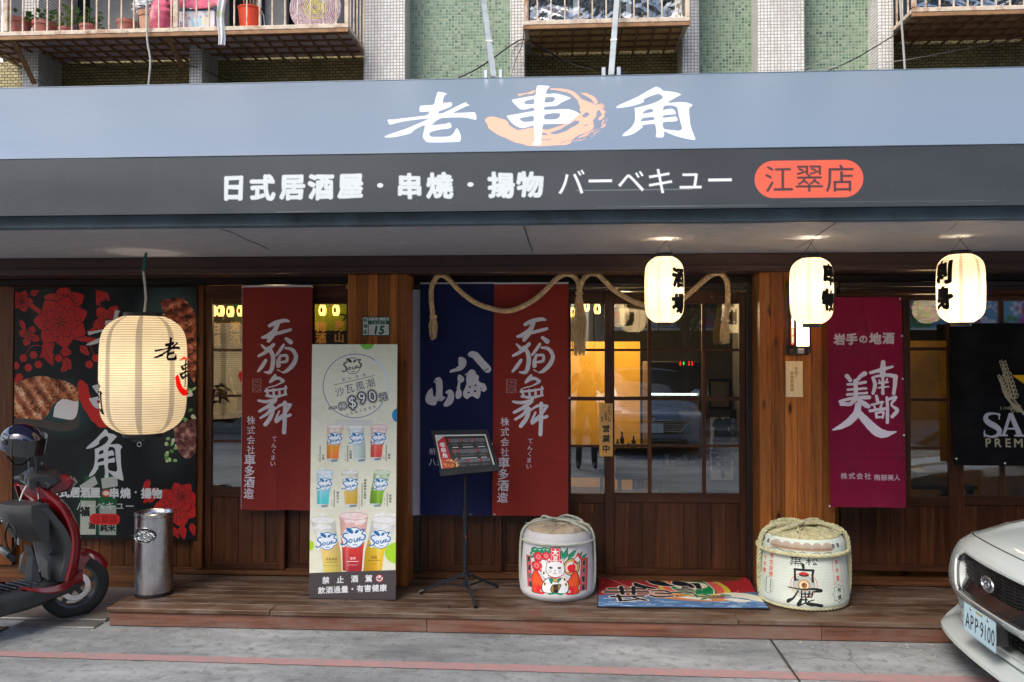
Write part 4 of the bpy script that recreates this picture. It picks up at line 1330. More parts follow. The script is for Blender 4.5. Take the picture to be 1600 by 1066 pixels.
def cable(pts, r, m, label, name='cable', cat='cable', k=6):
    q = catmull([tuple(P(x, y, Y)) for (x, y, Y) in pts], k)
    o = MB().tube(q, r, 7).build(name, m); return tag(o, label, cat)
cable([(716,122,-.1),(745,108,-.15),(775,88,-.3),(800,70,-.22),(820,62,-.22),(850,78,-.22),(885,95,-.1),(925,106,-.1),(955,113,-.25),(1010,119,-.1)], .005, M['cable'], 'thick black cable sagging past the short orange cage')
cable([(822,64,-.2),(858,80,-.2),(900,102,-.1),(945,110,-.1),(1020,121,-.1)], .0025, M['grey_cable'], 'thin grey cable running beside the thick black one')
cable([(830,60,-.25),(832,85,-.1),(836,110,0),(839,123,0)], .002, M['grey_cable'], 'thin wire dropping under the corner of the short cage')
cable([(818,40,-.35),(816,68,-.28),(806,92,-.25),(798,118,-.25)], .005, M['grey_cable'], 'pale grey conduit bent down beside the short orange cage')
cable([(1402,52,-.3),(1370,72,-.3),(1330,95,-.15),(1283,115,-.05)], .004, M['cable'], 'black cable slanting down over the green mosaic to the awning')
cable([(1380,58,-.25),(1330,78,-.22),(1280,98,-.22),(1240,113,-.22)], .002, M['grey_cable'], 'thin pale wire above the slanting black cable')
cable([(1600,58,-.05),(1500,78,-.22),(1400,96,-.25),(1320,103,-.22),(1230,116,-.22)], .002, M['grey_cable'], 'long pale wire crossing the dark recess and mosaic')
cable([(1406,0,-.52),(1409,40,-.52),(1412,80,-.5),(1414,112,-.5)], .007, M['grey_cable'], 'white hose hanging at the corner of the last cage')
cable([(230,0,-.52),(230,60,-.52),(235,95,-.52),(232,134,-.52)], .007, M['grey_cable'], 'white hose hanging down through the long cage')
cable([(90,98,-.1),(150,104,.0),(200,109,.0),(250,104,.0),(290,102,-.22),(320,110,-.15),(345,122,.0),(380,131,.0)], .003, M['cable'], 'thin dark cable looping across the olive tiles')
cable([(0,98,0),(25,112,0),(52,122,-.22),(75,136,-.22)], .002, M['cable'], 'thin dark wire at the end of the olive tiles')
cable([(280,108,0),(272,118,0),(270,132,0)], .002, M['grey_cable'], 'short bent wire below the diagonal brace')
# ------------------------------------------------------------------ room behind the glass
def struct(mb, name, m): return tag(mb.build(name, m), kind='structure')
M['room_dark'] = plain('dark_room_paint', (.05,.045,.042), .7, bump=.1)
M['yellow_wall'] = plain('yellow_wall_paint', (.84,.44,.035), .6, var=.1, bump=.05)
M['floor_in'] = plain('room_floor', (.07,.06,.055), .4)
IX0, IX1, IY1, IZ1 = -4.6, 4.5, 4.2, 2.28
struct(MB().box(IX0, IX1, .11, IY1, .0, .10), 'interior_floor', M['floor_in'])
struct(MB().box(IX0, IX1, .11, IY1, IZ1+.0, IZ1+.06), 'interior_ceiling', M['room_dark'])
struct(MB().box(IX0, IX1, IY1, IY1+.1, .1, IZ1), 'interior_wall', M['room_dark'])
struct(MB().box(IX0-.1, IX0, .11, IY1, .1, IZ1), 'interior_wall', M['room_dark'])
struct(MB().box(IX1, IX1+.1, .11, IY1, .1, IZ1), 'interior_wall', M['room_dark'])
struct(MB().box(-1.55, -1.47, .12, 1.6, .1, IZ1), 'interior_wall', M['room_dark'])
struct(MB().box(1.45, 1.52, .12, 1.3, .1, IZ1), 'interior_wall', M['room_dark'])
# yellow partition seen behind the door and the mustard one behind the other window
yp = MB().box(-.35, X(1000, 2.6), 2.6, 2.68, .1, Z(534, 940, 2.6))
struct(yp, 'interior_wall', M['yellow_wall'])
struct(MB().box(1.75, 4.4, 2.0, 2.06, .1, 1.85), 'interior_wall', plain('mustard_wall_paint', (.42,.22,.03), .6, var=.3, scale=2.5, dirt=(.15,.09,.02)))
M['lamp_glow'] = emis('small_lantern_glow', (1.0, .55, .13), 2.2, (.9,.6,.2))
def small_lantern(px, py, Y, label, chars='一'):
    q = P(px, py, Y)
    o = MB().lathe([(0, -.045), (.020, -.045), (.028, -.028), (.031, 0), (.028, .028), (.020, .045), (0, .045)], q, 18).build('hanging_lamp', M['lamp_glow'])
    c = thing('hanging_lamp', q, label, 'lamp', 'small glowing lamps hanging inside')
    bpy.data.objects.remove(o)
    MB().lathe([(0, -.045), (.020, -.045), (.028, -.028), (.031, 0), (.028, .028), (.020, .045), (0, .045)], q, 18).build('shade', M['lamp_glow'], c)
    MB().box(q.x-.009, q.x+.009, q.y-.035, q.y-.033, q.z-.018, q.z+.018).build('mark', M['black'], c)
    MB().tube([(q.x, q.y, q.z+.045), (q.x, q.y, IZ1)], .003, 6).build('cord', M['cable'], c)
for i, (px, py, lab) in enumerate([(333,486,'glowing lamp cut off by the window stile in the timber wall'),(345,486,'first whole glowing lamp in the window beside the grill poster'),(360,487,'second whole glowing lamp in the window beside the grill poster'),(376,486,'glowing lamp half hidden by the red banner edge')]):
    small_lantern(px, py, .9, lab)
small_lantern(504, 485, .9, 'glowing lamp over the green sheet, nearer the red banner')
small_lantern(525, 485, .9, 'glowing lamp over the green sheet, nearer the pine pillar')
small_lantern(916, 479, 1.8, 'glowing lamp behind the rope tassel in the door pane')
small_lantern(933, 483, 1.8, 'glowing lamp beside the door stile under the rope')
small_lantern(895, 488, 2.2, 'glowing lamp at the edge of the red banner by the tassel')
for (x, y, z, e) in ((.5, 1.9, 2.1, 30), (-.6, 1.6, 2.1, 14), (-2.4, 1.0, 2.1, 16), (3.0, 1.1, 2.1, 7)):
    l = bpy.data.lights.new('room_lamp', 'POINT'); l.energy = e; l.color = (1, .68, .34); l.shadow_soft_size = .12
    o = bpy.data.objects.new('room_lamp', l); o.location = (x, y, z); COL.objects.link(o)

# hanging cloths with brushed names inside the small window
ci = Canvas(325, 470, 545, 560, 5, (14,12,12))
ci.rect(325, 470, 395, 521, (60,58,56)); ci.rect(488, 470, 545, 517, (150,170,40))
for k in range(6): ci.stroke([(360+k*4, 492, 2), (368+k*2, 500+k, 3), (352+k*5, 508, 1)], 2, (70,100,80), alpha=.5)
ci.text('白鶴', 337, 522, 18, (190,165,130), bold=.03, vert=True, step=19, wob=.12)
ci.text('清酒', 368, 520, 17, (190,165,130), bold=.03, vert=True, step=19, wob=.12)
ci.stroke([(531,492,3),(540,494,4),(537,501,3),(532,503,1)], 3, (40,60,25))
ci.text('梅酒', 502, 520, 17, (225,175,105), bold=.04, vert=True, step=18, wob=.12)
ci.text('男山', 530, 519, 17, (225,175,105), bold=.04, vert=True, step=18, wob=.12)
def flat_print(name, cvs, Y, m, label, cat, th=.003, parent=None, nu=1, nv=1):
    a = P(cvs.x0, cvs.y0, Y); b = P(cvs.x1, cvs.y1, Y)
    o = sheet(name, lambda u, v: Vector((a.x+(b.x-a.x)*u, Y, a.z+(b.z-a.z)*v)), nu, nv, th, m, parent)
    if label: tag(o, label, cat)
    return o
mi = print_mat('inner_curtain_print', ci.image('inner_curtain'), .8)
flat_print('inner_curtain', ci, 1.0, mi, 'dark and green inner curtain with tan brushed drink names behind the small window', 'curtain')
# open sign sheet standing behind the door glass
cs = Canvas(1110, 652, 1146, 750, 8, (205,200,188))
cs.rect(1111, 653, 1145, 749, (188,182,170))
cs.text('営業中', 1128, 699, 34, (22,20,20), bold=.075, vert=True, step=29, wob=.22, sx=.95)
flat_print('calligraphy_sheet', cs, .14, print_mat('open_sheet_print', cs.image('open_sheet'), .8), 'grey paper sheet with thick black open characters behind the lower door panes', 'sign')
cp = Canvas(1140, 640, 1151, 705, 8, (18,20,20))
cp.text('自動ドア', 1145.5, 672, 8, (180,180,175), vert=True, step=10)
flat_print('door_plate', cp, .13, print_mat('door_plate_print', cp.image('door_plate'), .5), 'narrow black plate with small white characters beside the calligraphy sheet', 'sign')
# display fridge with a lit strip, red and green digits
fr = thing('display_fridge', (X(1055, 1.6), 1.6, .1), 'glass display fridge with a pale light strip behind the sliding door', 'fridge')
xa, xc = X(1012, 1.5), X(1098, 1.5)
M['fridge'] = plain('fridge_grey', (.07,.075,.075), .4)
MB().box(xa, xc, 1.52, 2.0, .1, .72, .01).build('base', M['fridge'], fr)
MB().box(xa, xc, 1.52, 2.0, 1.40, 1.66, .01).build('top', M['fridge'], fr)
MB().box(xa, xa+.03, 1.52, 2.0, .722, 1.398).build('side', M['fridge'], fr)
MB().box(xc-.03, xc, 1.52, 2.0, .722, 1.398).build('side', M['fridge'], fr)
MB().box(xa+.04, xc-.04, 1.56, 1.59, 1.36, 1.375).build('light_strip', emis('fridge_strip_light', (.75,1,.85), 3.0), fr)
MB().box(xa+.031, xc-.031, 1.55, 1.98, .95, .965).build('shelf', M['glass'], fr)
M['porcelain'] = plain('porcelain', (.5,.5,.47), .3)
for k in range(9):
    x_ = xa+.07+k*.058
    q = thing('dish', (x_, 1.7, .73), ['squat','medium','tall'][k % 3]+' pale dish, '+['first','second','third','fourth','fifth','sixth','seventh','eighth','ninth'][k]+' from the door stile side in the display fridge', 'dish', 'dishes in the display fridge')
    MB().lathe([(0, 0), (.018, 0), (.026, .03+.03*(k % 3)), (.022, .03+.03*(k % 3)), (0, .01)], (x_, 1.7, .723), 14).build('bowl', M['porcelain'], q)
led = Canvas(0, 0, 24, 5, 12, (8,8,8))
led.text('8', 3, 2.6, 5, (255,40,20)); led.text('4', 8, 2.6, 5, (40,220,60)); led.text('25', 19, 2.6, 5, (255,40,30))
t = NT('led_display'); im = t.new('ShaderNodeTexImage'); im.image = led.image('led_digits')
t.lk(im.outputs[0], t.b.inputs['Base Color']); t.lk(im.outputs[0], t.b.inputs['Emission Color']); t.b.inputs['Emission Strength'].default_value = 2.5
a_ = P(1060, 563, 1.5); b_ = P(1084, 572, 1.5)
o = sheet('led_display', lambda u, v: Vector((a_.x+(b_.x-a_.x)*u, 1.5, a_.z+(b_.z-a_.z)*v)), 1, 1, .012, t.m); tag(o, 'small display with red and green glowing digits on the fridge front', 'display')
# counter with small items in front of the yellow wall
ct = thing('counter', (.3, 1.9, .1), 'dark counter table in front of the yellow inner wall', 'counter')
MB().box(-.3, .72, 1.7, 2.2, .80, .84, .005).build('top', M['wood_black'], ct)
for x_ in (-.26, .66):
    for y_ in (1.73, 2.12): MB().box(x_, x_+.04, y_, y_+.04, .102, .799).build('leg', M['wood_black'], ct)
for px, h, wd in ((965, .10, 'short'), (972, .17, 'tallest'), (982, .07, 'smallest'), (990, .13, 'medium')):
    q = P(px, 700, 1.8)
    MBl = MB().lathe([(0, 0), (.018, 0), (.02, h*.6), (.008, h*.75), (.008, h), (0, h)], (q.x, 1.8, .841), 12).build('bottle', M['black'])
    tag(MBl, wd+' dark condiment bottle on the counter by the yellow inner wall', 'bottle', 'condiment bottles on the counter')
# chairs inside as dark shapes
for k, (x_, y_) in enumerate(((.15, 1.2), (.62, 1.1))):
    ch = thing('chair', (x_, y_, .1), ['dark wooden chair inside nearest the rope tassel', 'dark wooden chair inside behind the door plaque'][k], 'chair')
    MB().box(x_-.2, x_+.2, y_-.2, y_+.2, .52, .56, .01).build('seat', M['wood_black'], ch)
    MB().box(x_-.2, x_+.2, y_-.2, y_-.17, .70, .96, .01).build('backrest', M['wood_black'], ch)
    for sx in (-.18, .15):
        MB().box(x_+sx, x_+sx+.03, y_-.199, y_-.17, .102, .699).build('leg', M['wood_black'], ch)
        MB().box(x_+sx, x_+sx+.03, y_+.16, y_+.19, .102, .519).build('leg', M['wood_black'], ch)
# framed print and ornaments behind the right hand door panes
fr2 = thing('picture_frame', (X(1124, .9), .9, 1.2), 'small tan framed picture inside behind the narrow door column', 'picture')
a_ = P(1110, 596, .9); b_ = P(1139, 636, .9)
MB().box(a_.x, b_.x, .9, .92, b_.z, a_.z).build('picture', plain('tan_paper', (.35,.28,.15), .8), fr2)
for (x0, x1, z0, z1) in ((a_.x-.02, b_.x+.02, a_.z, a_.z+.02), (a_.x-.02, b_.x+.02, b_.z-.02, b_.z), (a_.x-.02, a_.x, b_.z, a_.z), (b_.x, b_.x+.02, b_.z, a_.z)):
    MB().box(x0, x1, .885, .92, z0, z1).build('frame', M['wood_black'], fr2)
cab = thing('shelf_cabinet', (X(1128, .8), .9, .1), 'dark low cabinet under the framed picture inside', 'cabinet')
a_ = P(1105, 690, .75); b_ = P(1160, 690, .75)
MB().box(a_.x, b_.x, .75, 1.15, .102, .86, .01).build('body', M['wood_black'], cab)
for k, px in enumerate((1116, 1127, 1137)):
    q = P(px, 670, .85)
    o = MB().lathe([(0, 0), (.03, 0), (.04, .05), (.028, .09), (.03, .11), (0, .11)], (q.x, .85, .861), 16).build('jar', [M['porcelain'], plain('olive_jar', (.12,.12,.06), .3), M['porcelain']][k])
    tag(o, ['pale jar nearest the muntin on the inner cabinet', 'olive glazed jar between two pale jars on the inner cabinet', 'pale jar nearest the door stile on the inner cabinet'][k], 'jar')
# boxes on a table behind the window at the far end and the small window
def carton(px0, py0, px1, py1, Y, label, m, d=.2):
    a_ = P(px0, py0, Y); b_ = P(px1, py1, Y)
    o = MB().box(a_.x, b_.x, Y, Y+d, b_.z, a_.z, .004).build('carton', m); tag(o, label, 'box'); return o
M['carton'] = plain('kraft_card', (.33,.22,.12), .8)
M['paper'] = plain('white_paper_card', (.6,.57,.5), .7)
tb = thing('side_table', (X(1435, .5), .6, .1), 'low dark table behind the window beside the magenta banner', 'table')
a_ = P(1424, 757, .5); b_ = P(1480, 757, .5)
MB().box(a_.x-.1, b_.x+.2, .45, .95, a_.z-.03, a_.z, .004).build('top', M['wood_black'], tb)
for sx in (a_.x-.08, b_.x+.14):
    for sy in (.47, .89): MB().box(sx, sx+.04, sy, sy+.04, .102, a_.z-.031).build('leg', M['wood_black'], tb)
o = MB().box(X(1426, .6), X(1452, .6), .55, .8, a_.z+.001, a_.z+.085, .004).build('carton', M['carton']); tag(o, 'open kraft carton lying on the low table behind the glass', 'box')
tb2 = thing('side_table', (X(355, .5), .6, .1), 'dark shelf table behind the small window beside the grill poster', 'table')
z_ = Z(646, 355, .5)
MB().box(X(322, .5), X(400, .5), .42, .9, z_-.03, z_, .004).build('top', M['wood_black'], tb2)
for sx in (X(324, .5), X(394, .5)): MB().box(sx, sx+.03, .45, .48, .102, z_-.031).build('leg', M['wood_black'], tb2)
cb = Canvas(337, 606, 355, 645, 10, (205,170,110)); cb.text('梵', 346, 626, 14, (90,60,35), bold=.03, vert=True); cb.text('清酒', 350, 615, 5, (120,80,50))
o = flat_print('gift_box', cb, .5, print_mat('gift_box_print', cb.image('gift_box'), .7), 'tan gift box with a brushed character behind the small window', 'box', th=.1)
bt = thing('sake_bottle', (X(362, .55), .55, z_), 'slim pale sake bottle with a yellow label behind the small window', 'bottle')
x_ = X(362, .55)
MB().lathe([(0, 0), (.036, 0), (.038, .14), (.03, .17), (.012, .20), (.012, .28), (0, .28)], (x_, .55, z_+.001), 20).build('body', plain('pale_glass', (.7,.55,.3), .2), bt)
MB().lathe([(.0385, .02), (.0395, .02), (.0395, .12), (.0385, .12)], (x_, .55, z_+.001), 20).build('label', plain('yellow_label', (.75,.5,.1), .6), bt)
# ------------------------------------------------------------------ vehicles
def tf(mb, fn):
    mb.v = [tuple(fn(Vector(v))) for v in mb.v]; return mb
def wheel_parts(parent, x, y, r, w, tyre, rim, side=1, spokes=5, name='wheel'):
    hub = MB().lathe([(0, -w*.32), (r*.16, -w*.34), (r*.16, w*.30), (0, w*.34)], (0,0,0), 16, 'Y')
    hub.lathe([(r*.60, -w*.45), (r*.66, -w*.48), (r*.68, -w*.40), (r*.66, w*.40), (r*.66, w*.47), (r*.60, w*.44), (r*.58, 0), (r*.60, -w*.45)], (0,0,0), 36, 'Y')
    for k in range(spokes):
        a = 2*math.pi*k/spokes+.3
        hub.bar((r*.1*math.cos(a), side*w*.28, r*.1*math.sin(a)), (r*.62*math.cos(a), side*w*.36, r*.62*math.sin(a)), r*.14, w*.14, up=(0,1,0))
    hub.v = [(v[0]+x, v[1]+y, v[2]+r) for v in hub.v]
    wb = lb(hub, name, rim, parent)
    ty = MB().lathe([(r*.66, -w*.46), (r*.80, -w*.52), (r*.93, -w*.47), (r*.99, -w*.33), (r, 0), (r*.99, w*.33), (r*.93, w*.47), (r*.80, w*.52), (r*.66, w*.46)], (x, y, r), 44, 'Y')
    o = MB(); o.v = ty.v; o.f = ty.f; o.smooth = ty.smooth
    lb(o, 'tyre', tyre, wb)
    return wb
M['tyre'] = plain('tyre_rubber', (.018,.018,.018), .75, var=.2, bump=.3)
M['alloy'] = metal_mat('alloy_wheel', (.45,.46,.47), .3)
M['car_glass'] = plain('dark_car_glass', (.010,.012,.013), .03, bump=0, spec=.9)
M['lamp_clear'] = plain('headlamp_lens', (.30,.32,.33), .08, bump=0, coat=1)
M['plate_white'] = plain('plate_white', (.72,.74,.73), .35, bump=0)
M['trim'] = plain('black_trim', (.015,.015,.016), .35, bump=0)

def loft_body(sil, hw, ends, zfun=None, ny=30, nm=None):
    """sil: closed (x,z) outline; ends(t)->(front pull, rear pull) ; t = lateral 0..1"""
    mb = MB(); n = len(sil); secs = []
    xs = [p[0] for p in sil]; x0, x1 = min(xs), max(xs)
    for j in range(ny+1):
        y = -1+2*j/ny
        y = math.copysign(abs(y)**.75, y)
        t = abs(y)
        fp, rp = ends(t)
        row = []
        for (x, z) in sil:
            k = (x-x0)/(x1-x0)
            xx = x - fp*max(0, (k-.5)*2)**1.5 + rp*max(0, (.5-k)*2)**1.5
            zz = zfun(x, z, t) if zfun else z
            row.append((xx, y*hw, zz))
        secs.append(row)
    vs = [v for r_ in secs for v in r_]
    fs = []
    for j in range(ny):
        for i in range(n):
            a = j*n+i; b = j*n+(i+1) % n
            fs.append((a, b, b+n, a+n))
    mb.add(vs, fs, True)
    mb.add(secs[0], [tuple(range(n))]); mb.add(secs[-1], [tuple(range(n))[::-1]])
    return mb
def smooth_poly(p, k=5):
    return [tuple(q) for q in catmull(list(p)+[p[0]], k)[:-1]]

def street_car(loc, yaw, paint, label, plate, small=False):
    c = thing('parked_car', loc, label, 'car', 'cars parked across the street')
    c.rotation_euler = (0, 0, yaw)
    sil = [(0,.30),(.03,.45),(0,.62),(-.10,.74),(-.55,.86),(-1.15,.95),(-3.7,1.0),(-4.35,.96),(-4.5,.80),(-4.52,.45),(-4.45,.28),(-3.9,.20),(-.5,.18),(-.05,.20)]
    body = lb(loft_body(smooth_poly(sil, 4), .89, lambda t: (.42*t**3, .30*t**3), lambda x, z, t: z-(.10*t**4 if z > .6 else 0)), 'body', paint, c)
    cab = [(-1.05,.93),(-1.85,1.36),(-2.2,1.43),(-3.0,1.42),(-3.5,1.30),(-4.05,.97),(-3.5,.90),(-1.6,.90)]
    lb(loft_body(smooth_poly(cab, 4), .70, lambda t: (.15*t**2, .15*t**2), lambda x, z, t: z-.06*t**3), 'windows', M['car_glass'], c)
    rf = [(-1.90,1.375),(-2.2,1.445),(-3.0,1.438),(-3.45,1.34),(-3.0,1.40),(-2.2,1.41)]
    lb(loft_body(smooth_poly(rf, 3), .69, lambda t: (.15*t**2, .12*t**2), lambda x, z, t: z-.055*t**3), 'roof', paint, c)
    g = MB()
    for k in range(6): g.box(.028, .046, -.50-.014*k, .50+.014*k, .42+k*.030, .432+k*.030)
    g.box(.03, .055, -.62, .62, .60, .622)
    for s in (-1, 1): g.bar((.045, s*.62, .61), (.045, s*.46, .40), .022)
    lb(g, 'grille', M['chrome'], c)
    lb(MB().box(.0, .03, -.52, .52, .385, .60), 'grille_back', M['trim'], c)
    for s in (-1, 1):
        lb(loft_body(smooth_poly([(.01,.58),(-.02,.70),(-.20,.76),(-.22,.64)], 3), .17, lambda t: (0, 0)), 'headlight', M['lamp_clear'], c).location = (-.12, s*.66, .67)
        lb(MB().tube([(-1.35, s*.86, .98), (-1.32, s*.95, 1.02), (-1.34, s*1.0, 1.03)], [.03, .07, .05], 10), 'mirror', paint, c)
    lb(MB().box(.036, .046, -.19, .19, .40, .56, .004), 'number_plate', M['plate_white'], c)
    lb(MB().box(.0, .04, -.6, .6, .20, .30, .01), 'lower_grille', M['trim'], c)
    lb(MB().lathe([(0, .0), (.05, .0), (.05, .02), (0, .025)], (.04, 0, .64), 20, 'X'), 'emblem', M['chrome'], c)
    for x in (-.85, -3.55):
        for s in (-1, 1): wheel_parts(c, x, s*.80, .32, .2, M['tyre'], M['alloy'], s)
    return c
def paint_mat(name, c, **k): return plain(name, c, .28, var=.03, bump=0, coat=1, **k)
street_car((1.47, -8.1, 0), R(90), paint_mat('grey_blue_paint', (.16,.21,.28)), 'grey blue saloon parked nose to the shop across the street', '8T')
street_car((4.2, -8.9, 0), R(100), paint_mat('silver_paint', (.45,.46,.47)), 'silver saloon parked at a slant across the street', '')
street_car((-2.6, -9.8, 0), R(88), paint_mat('white_paint', (.7,.7,.68)), 'white saloon parked opposite the scooter', '')
# ------------------------------------------------------------------ buildings and trees across the street
M['render_a'] = plain('grey_beige_render', (.30,.28,.25), .85, var=.15, scale=1.5, dirt=(.16,.15,.13))
M['render_b'] = plain('pale_tile_render', (.40,.39,.36), .7, var=.12, scale=1.5, dirt=(.2,.19,.17))
def block(x0, x1, y, h, m, label, sign=None, sc=None, floors=4):
    b = thing('shop_building', ((x0+x1)/2, y-3, 0), label, 'building', 'buildings across the street')
    MB().box(x0, x1, y-6, y, 3.0, h).build('wall', m, b)
    MB().box(x0, x1, y-6, y-1.6, .0, 2.999).build('wall', M['room_dark'], b)
    for k in range(int((x1-x0)/4)+1):
        x = x0+(x1-x0-.4)*k/max(1, int((x1-x0)/4)); MB().box(x, x+.4, y-.4, y-.001, .15, 2.999).build('pillar', m, b)
    nwin = int((x1-x0)/2.2)
    for f in range(floors):
        for k in range(nwin):
            x = x0+.5+k*(x1-x0-.6)/nwin; z = 3.7+f*3
            if z+1.4 > h: continue
            w = MB().box(x, x+1.4, y+.01, y+.05, z, z+1.3).build('window', M['car_glass'], b)
            MB().box(x-.04, x+1.44, y+.051, y+.08, z-.05, z-.001).build('sill', M['steel'], w)
    if sc:
        o = sheet('sign_panel', lambda u, v: Vector((x0+.2+(x1-x0-.4)*(1-u), y+.30, 3.3-1.0*v)), 1, 1, .25, sc, b)
    return b
fl = Canvas(0, 0, 200, 16, 5, (120,175,205))
r_ = np.random.default_rng(8)
for k in range(170):
    x, y = r_.uniform(0, 200), r_.uniform(0, 16); s = r_.uniform(1, 3.2)
    c_ = [(230,120,170),(240,230,235),(180,90,170),(90,150,90),(220,60,70),(250,200,220)][k % 6]
    for j in range(5): fl.ell(x+s*math.cos(j*1.26), y+s*math.sin(j*1.26), s*.6, s*.5, c_)
fl.rect(0, 0, 200, .8, (240,240,240)); fl.rect(0, 15.2, 200, 16, (240,240,240))
sg = print_mat('flower_sign_print', fl.image('flower_sign'), .4)
block(.8, 12, -15.0, 10, M['render_a'], 'four storey grey building opposite with a pastel flower sign', 1, sg)
block(-16, -1.8, -15.4, 8, M['render_b'], 'pale three storey building opposite the scooter', 1, None)
block(12.05, 22, -14.6, 8, M['render_b'], 'pale building opposite beyond the flower sign', 1, None)
tag(MB().box(-30, 30, -14.4, -11.6, .0, .14, .01).build('pavement', plain('grey_paving', (.22,.22,.21), .8)), kind='structure')
M['bark'] = plain('tree_bark', (.07,.05,.035), .9, bump=.6, bscale=30)
M['crown'] = plain('tree_leaf_green', (.05,.10,.03), .55, var=.4, scale=2)
def tree(x, y, h, seed, label):
    r = random.Random(seed)
    tr = thing('street_tree', (x, y, 0), label, 'tree', 'trees across the street')
    tk = MB().tube([(x, y, 0), (x+.05, y, h*.25), (x-.04, y+.05, h*.5)], [.14, .11, .08], 10)
    cl = []
    for k in range(7):
        a = r.uniform(0, 6.28); q = (x+math.cos(a)*h*.22, y+math.sin(a)*h*.22, h*(.55+.35*r.random()))
        tk.tube([(x-.02, y+.03, h*(.35+.02*k)), (x+math.cos(a)*h*.1, y+math.sin(a)*h*.1, h*(.5+.02*k)), q], [.05, .035, .012], 6); cl.append(q)
    tk.build('trunk', M['bark'], tr)
    cm = MB(); vs = []; fs = []
    for k in range(5200):
        c = Vector(cl[k % 7]) + Vector((r.gauss(0, 1), r.gauss(0, 1), r.gauss(0, .7)))*h*.10
        d = Vector((r.uniform(-1,1), r.uniform(-1,1), r.uniform(-.8,.6))).normalized(); s = d.cross(Vector((r.uniform(-1,1), r.uniform(-1,1), 1))).normalized()
        L = r.uniform(.06, .12); n = len(vs)
        vs += [c-d*L, c+s*L*.5, c+d*L, c-s*L*.5]; fs.append((n, n+1, n+2, n+3))
    cm.add(vs, fs)
    cm.build('crown', M['crown'], tr)
tree(2.9, -14.0, 5.6, 1, 'street tree with a dark trunk in front of the flower sign')
tree(-3.4, -13.9, 6.2, 2, 'taller street tree opposite the drink poster')
tree(6.6, -13.8, 5.2, 3, 'street tree opposite the white car')
tree(-7.2, -13.8, 5.8, 4, 'street tree opposite the scooter end')
# ------------------------------------------------------------------ banners, poster and boards
CW = (226, 226, 234)
def tengumai(cv, fx, fy, c=CW, small=True):
    """brushed name; (fx,fy) maps the tracing's units to the canvas"""
    S = 1/5.08
    def st(pts, rough=1.0):
        q = [(fx(380+x*S), fy(480+y*S), w*S*1.0) for x, y, w in pts]
        cv.stroke(q, 3, c, rough=.35*rough, seed=int(pts[0][0]*7+pts[0][1]))
    for p in ([(210,150,26),(260,125,34),(330,108,30),(360,114,20)], [(225,222,22),(300,203,28),(374,182,24)],
              [(275,128,34),(250,190,40),(200,228,38),(155,243,22)], [(238,215,46),(205,268,30)], [(342,252,26),(376,280,38)],
              [(148,302,14),(178,332,26),(200,345,26)], [(242,300,28),(185,355,30),(124,390,20)], [(205,325,28),(235,380,36),(238,450,36),(218,515,32),(172,518,12)],
              [(182,425,26),(150,475,30),(120,512,18)], [(322,302,22),(297,340,26),(265,385,18)], [(335,328,18),(388,340,28),(418,392,32),(398,455,36),(345,510,28),(312,520,12)],
              [(298,385,20),(284,425,30),(282,468,36)], [(310,388,20),(345,388,24),(346,430,24),(302,440,20)], [(276,500,8),(300,514,8)],
              [(258,542,20),(240,572,34),(216,598,16)], [(240,572,34),(285,566,24),(318,588,28)], [(312,598,18),(262,624,10),(202,640,10)],
              [(180,668,18),(260,660,18),(345,645,16)], [(188,650,16),(202,705,22)], [(243,655,16),(250,712,22)], [(290,652,16),(292,710,22)], [(338,632,18),(335,690,22)],
              [(190,704,20),(260,712,22),(345,695,14)], [(124,744,18),(190,752,26),(272,726,16)], [(262,742,28),(200,790,30),(132,828,22)],
              [(232,790,30),(200,842,26),(142,880,20)], [(244,800,32),(225,870,34),(182,932,32)], [(255,812,14),(310,775,22),(376,778,24)],
              [(374,782,24),(330,845,22),(270,892,22)], [(268,908,26),(310,882,20),(374,858,26)], [(333,760,32),(333,860,32),(328,995,32)], [(290,828,16),(262,895,20)]):
        st(p)
    # seal
    x0, y0, x1, y1 = 394.5, 592.5, 409, 613.5
    X_ = fx; Y_ = fy
    cv.poly([(X_(x0),Y_(y0)),(X_(x1),Y_(y0)),(X_(x1),Y_(y1)),(X_(x0),Y_(y1))], (170,140,140), holes=[[(X_(x0+.7),Y_(y0+.7)),(X_(x1-.7),Y_(y0+.7)),(X_(x1-.7),Y_(y1-.7)),(X_(x0+.7),Y_(y1-.7))]])
    r_ = np.random.default_rng(2)
    for i in range(4):
        for j in range(6):
            a = (X_(x0+2+i*3.3), Y_(y0+2.2+j*3.2)); d = r_.choice(4)
            cv.stroke([a, (a[0]+[2.2,0,2,-1][d], a[1]+[0,2.4,2,2][d])], .9, (175,150,150), smooth=0)
    if small:
        for i, ch in enumerate('株式会社'): cv.text(ch, fx(393), fy(657+i*15.3), 14, c, vert=True, wob=.10, bold=.012)
        for i, ch in enumerate('車多酒造'): cv.text(ch, fx(391.5-i*.4), fy(719+i*17.5), [19,18,18,17][i], c, vert=True, wob=.10, bold=.02)
        for i, ch in enumerate('てんくまい'): cv.text(ch, fx(430-i*.5), fy(686+i*9.7), 9.5, c, vert=True, wob=.08, bold=.01)

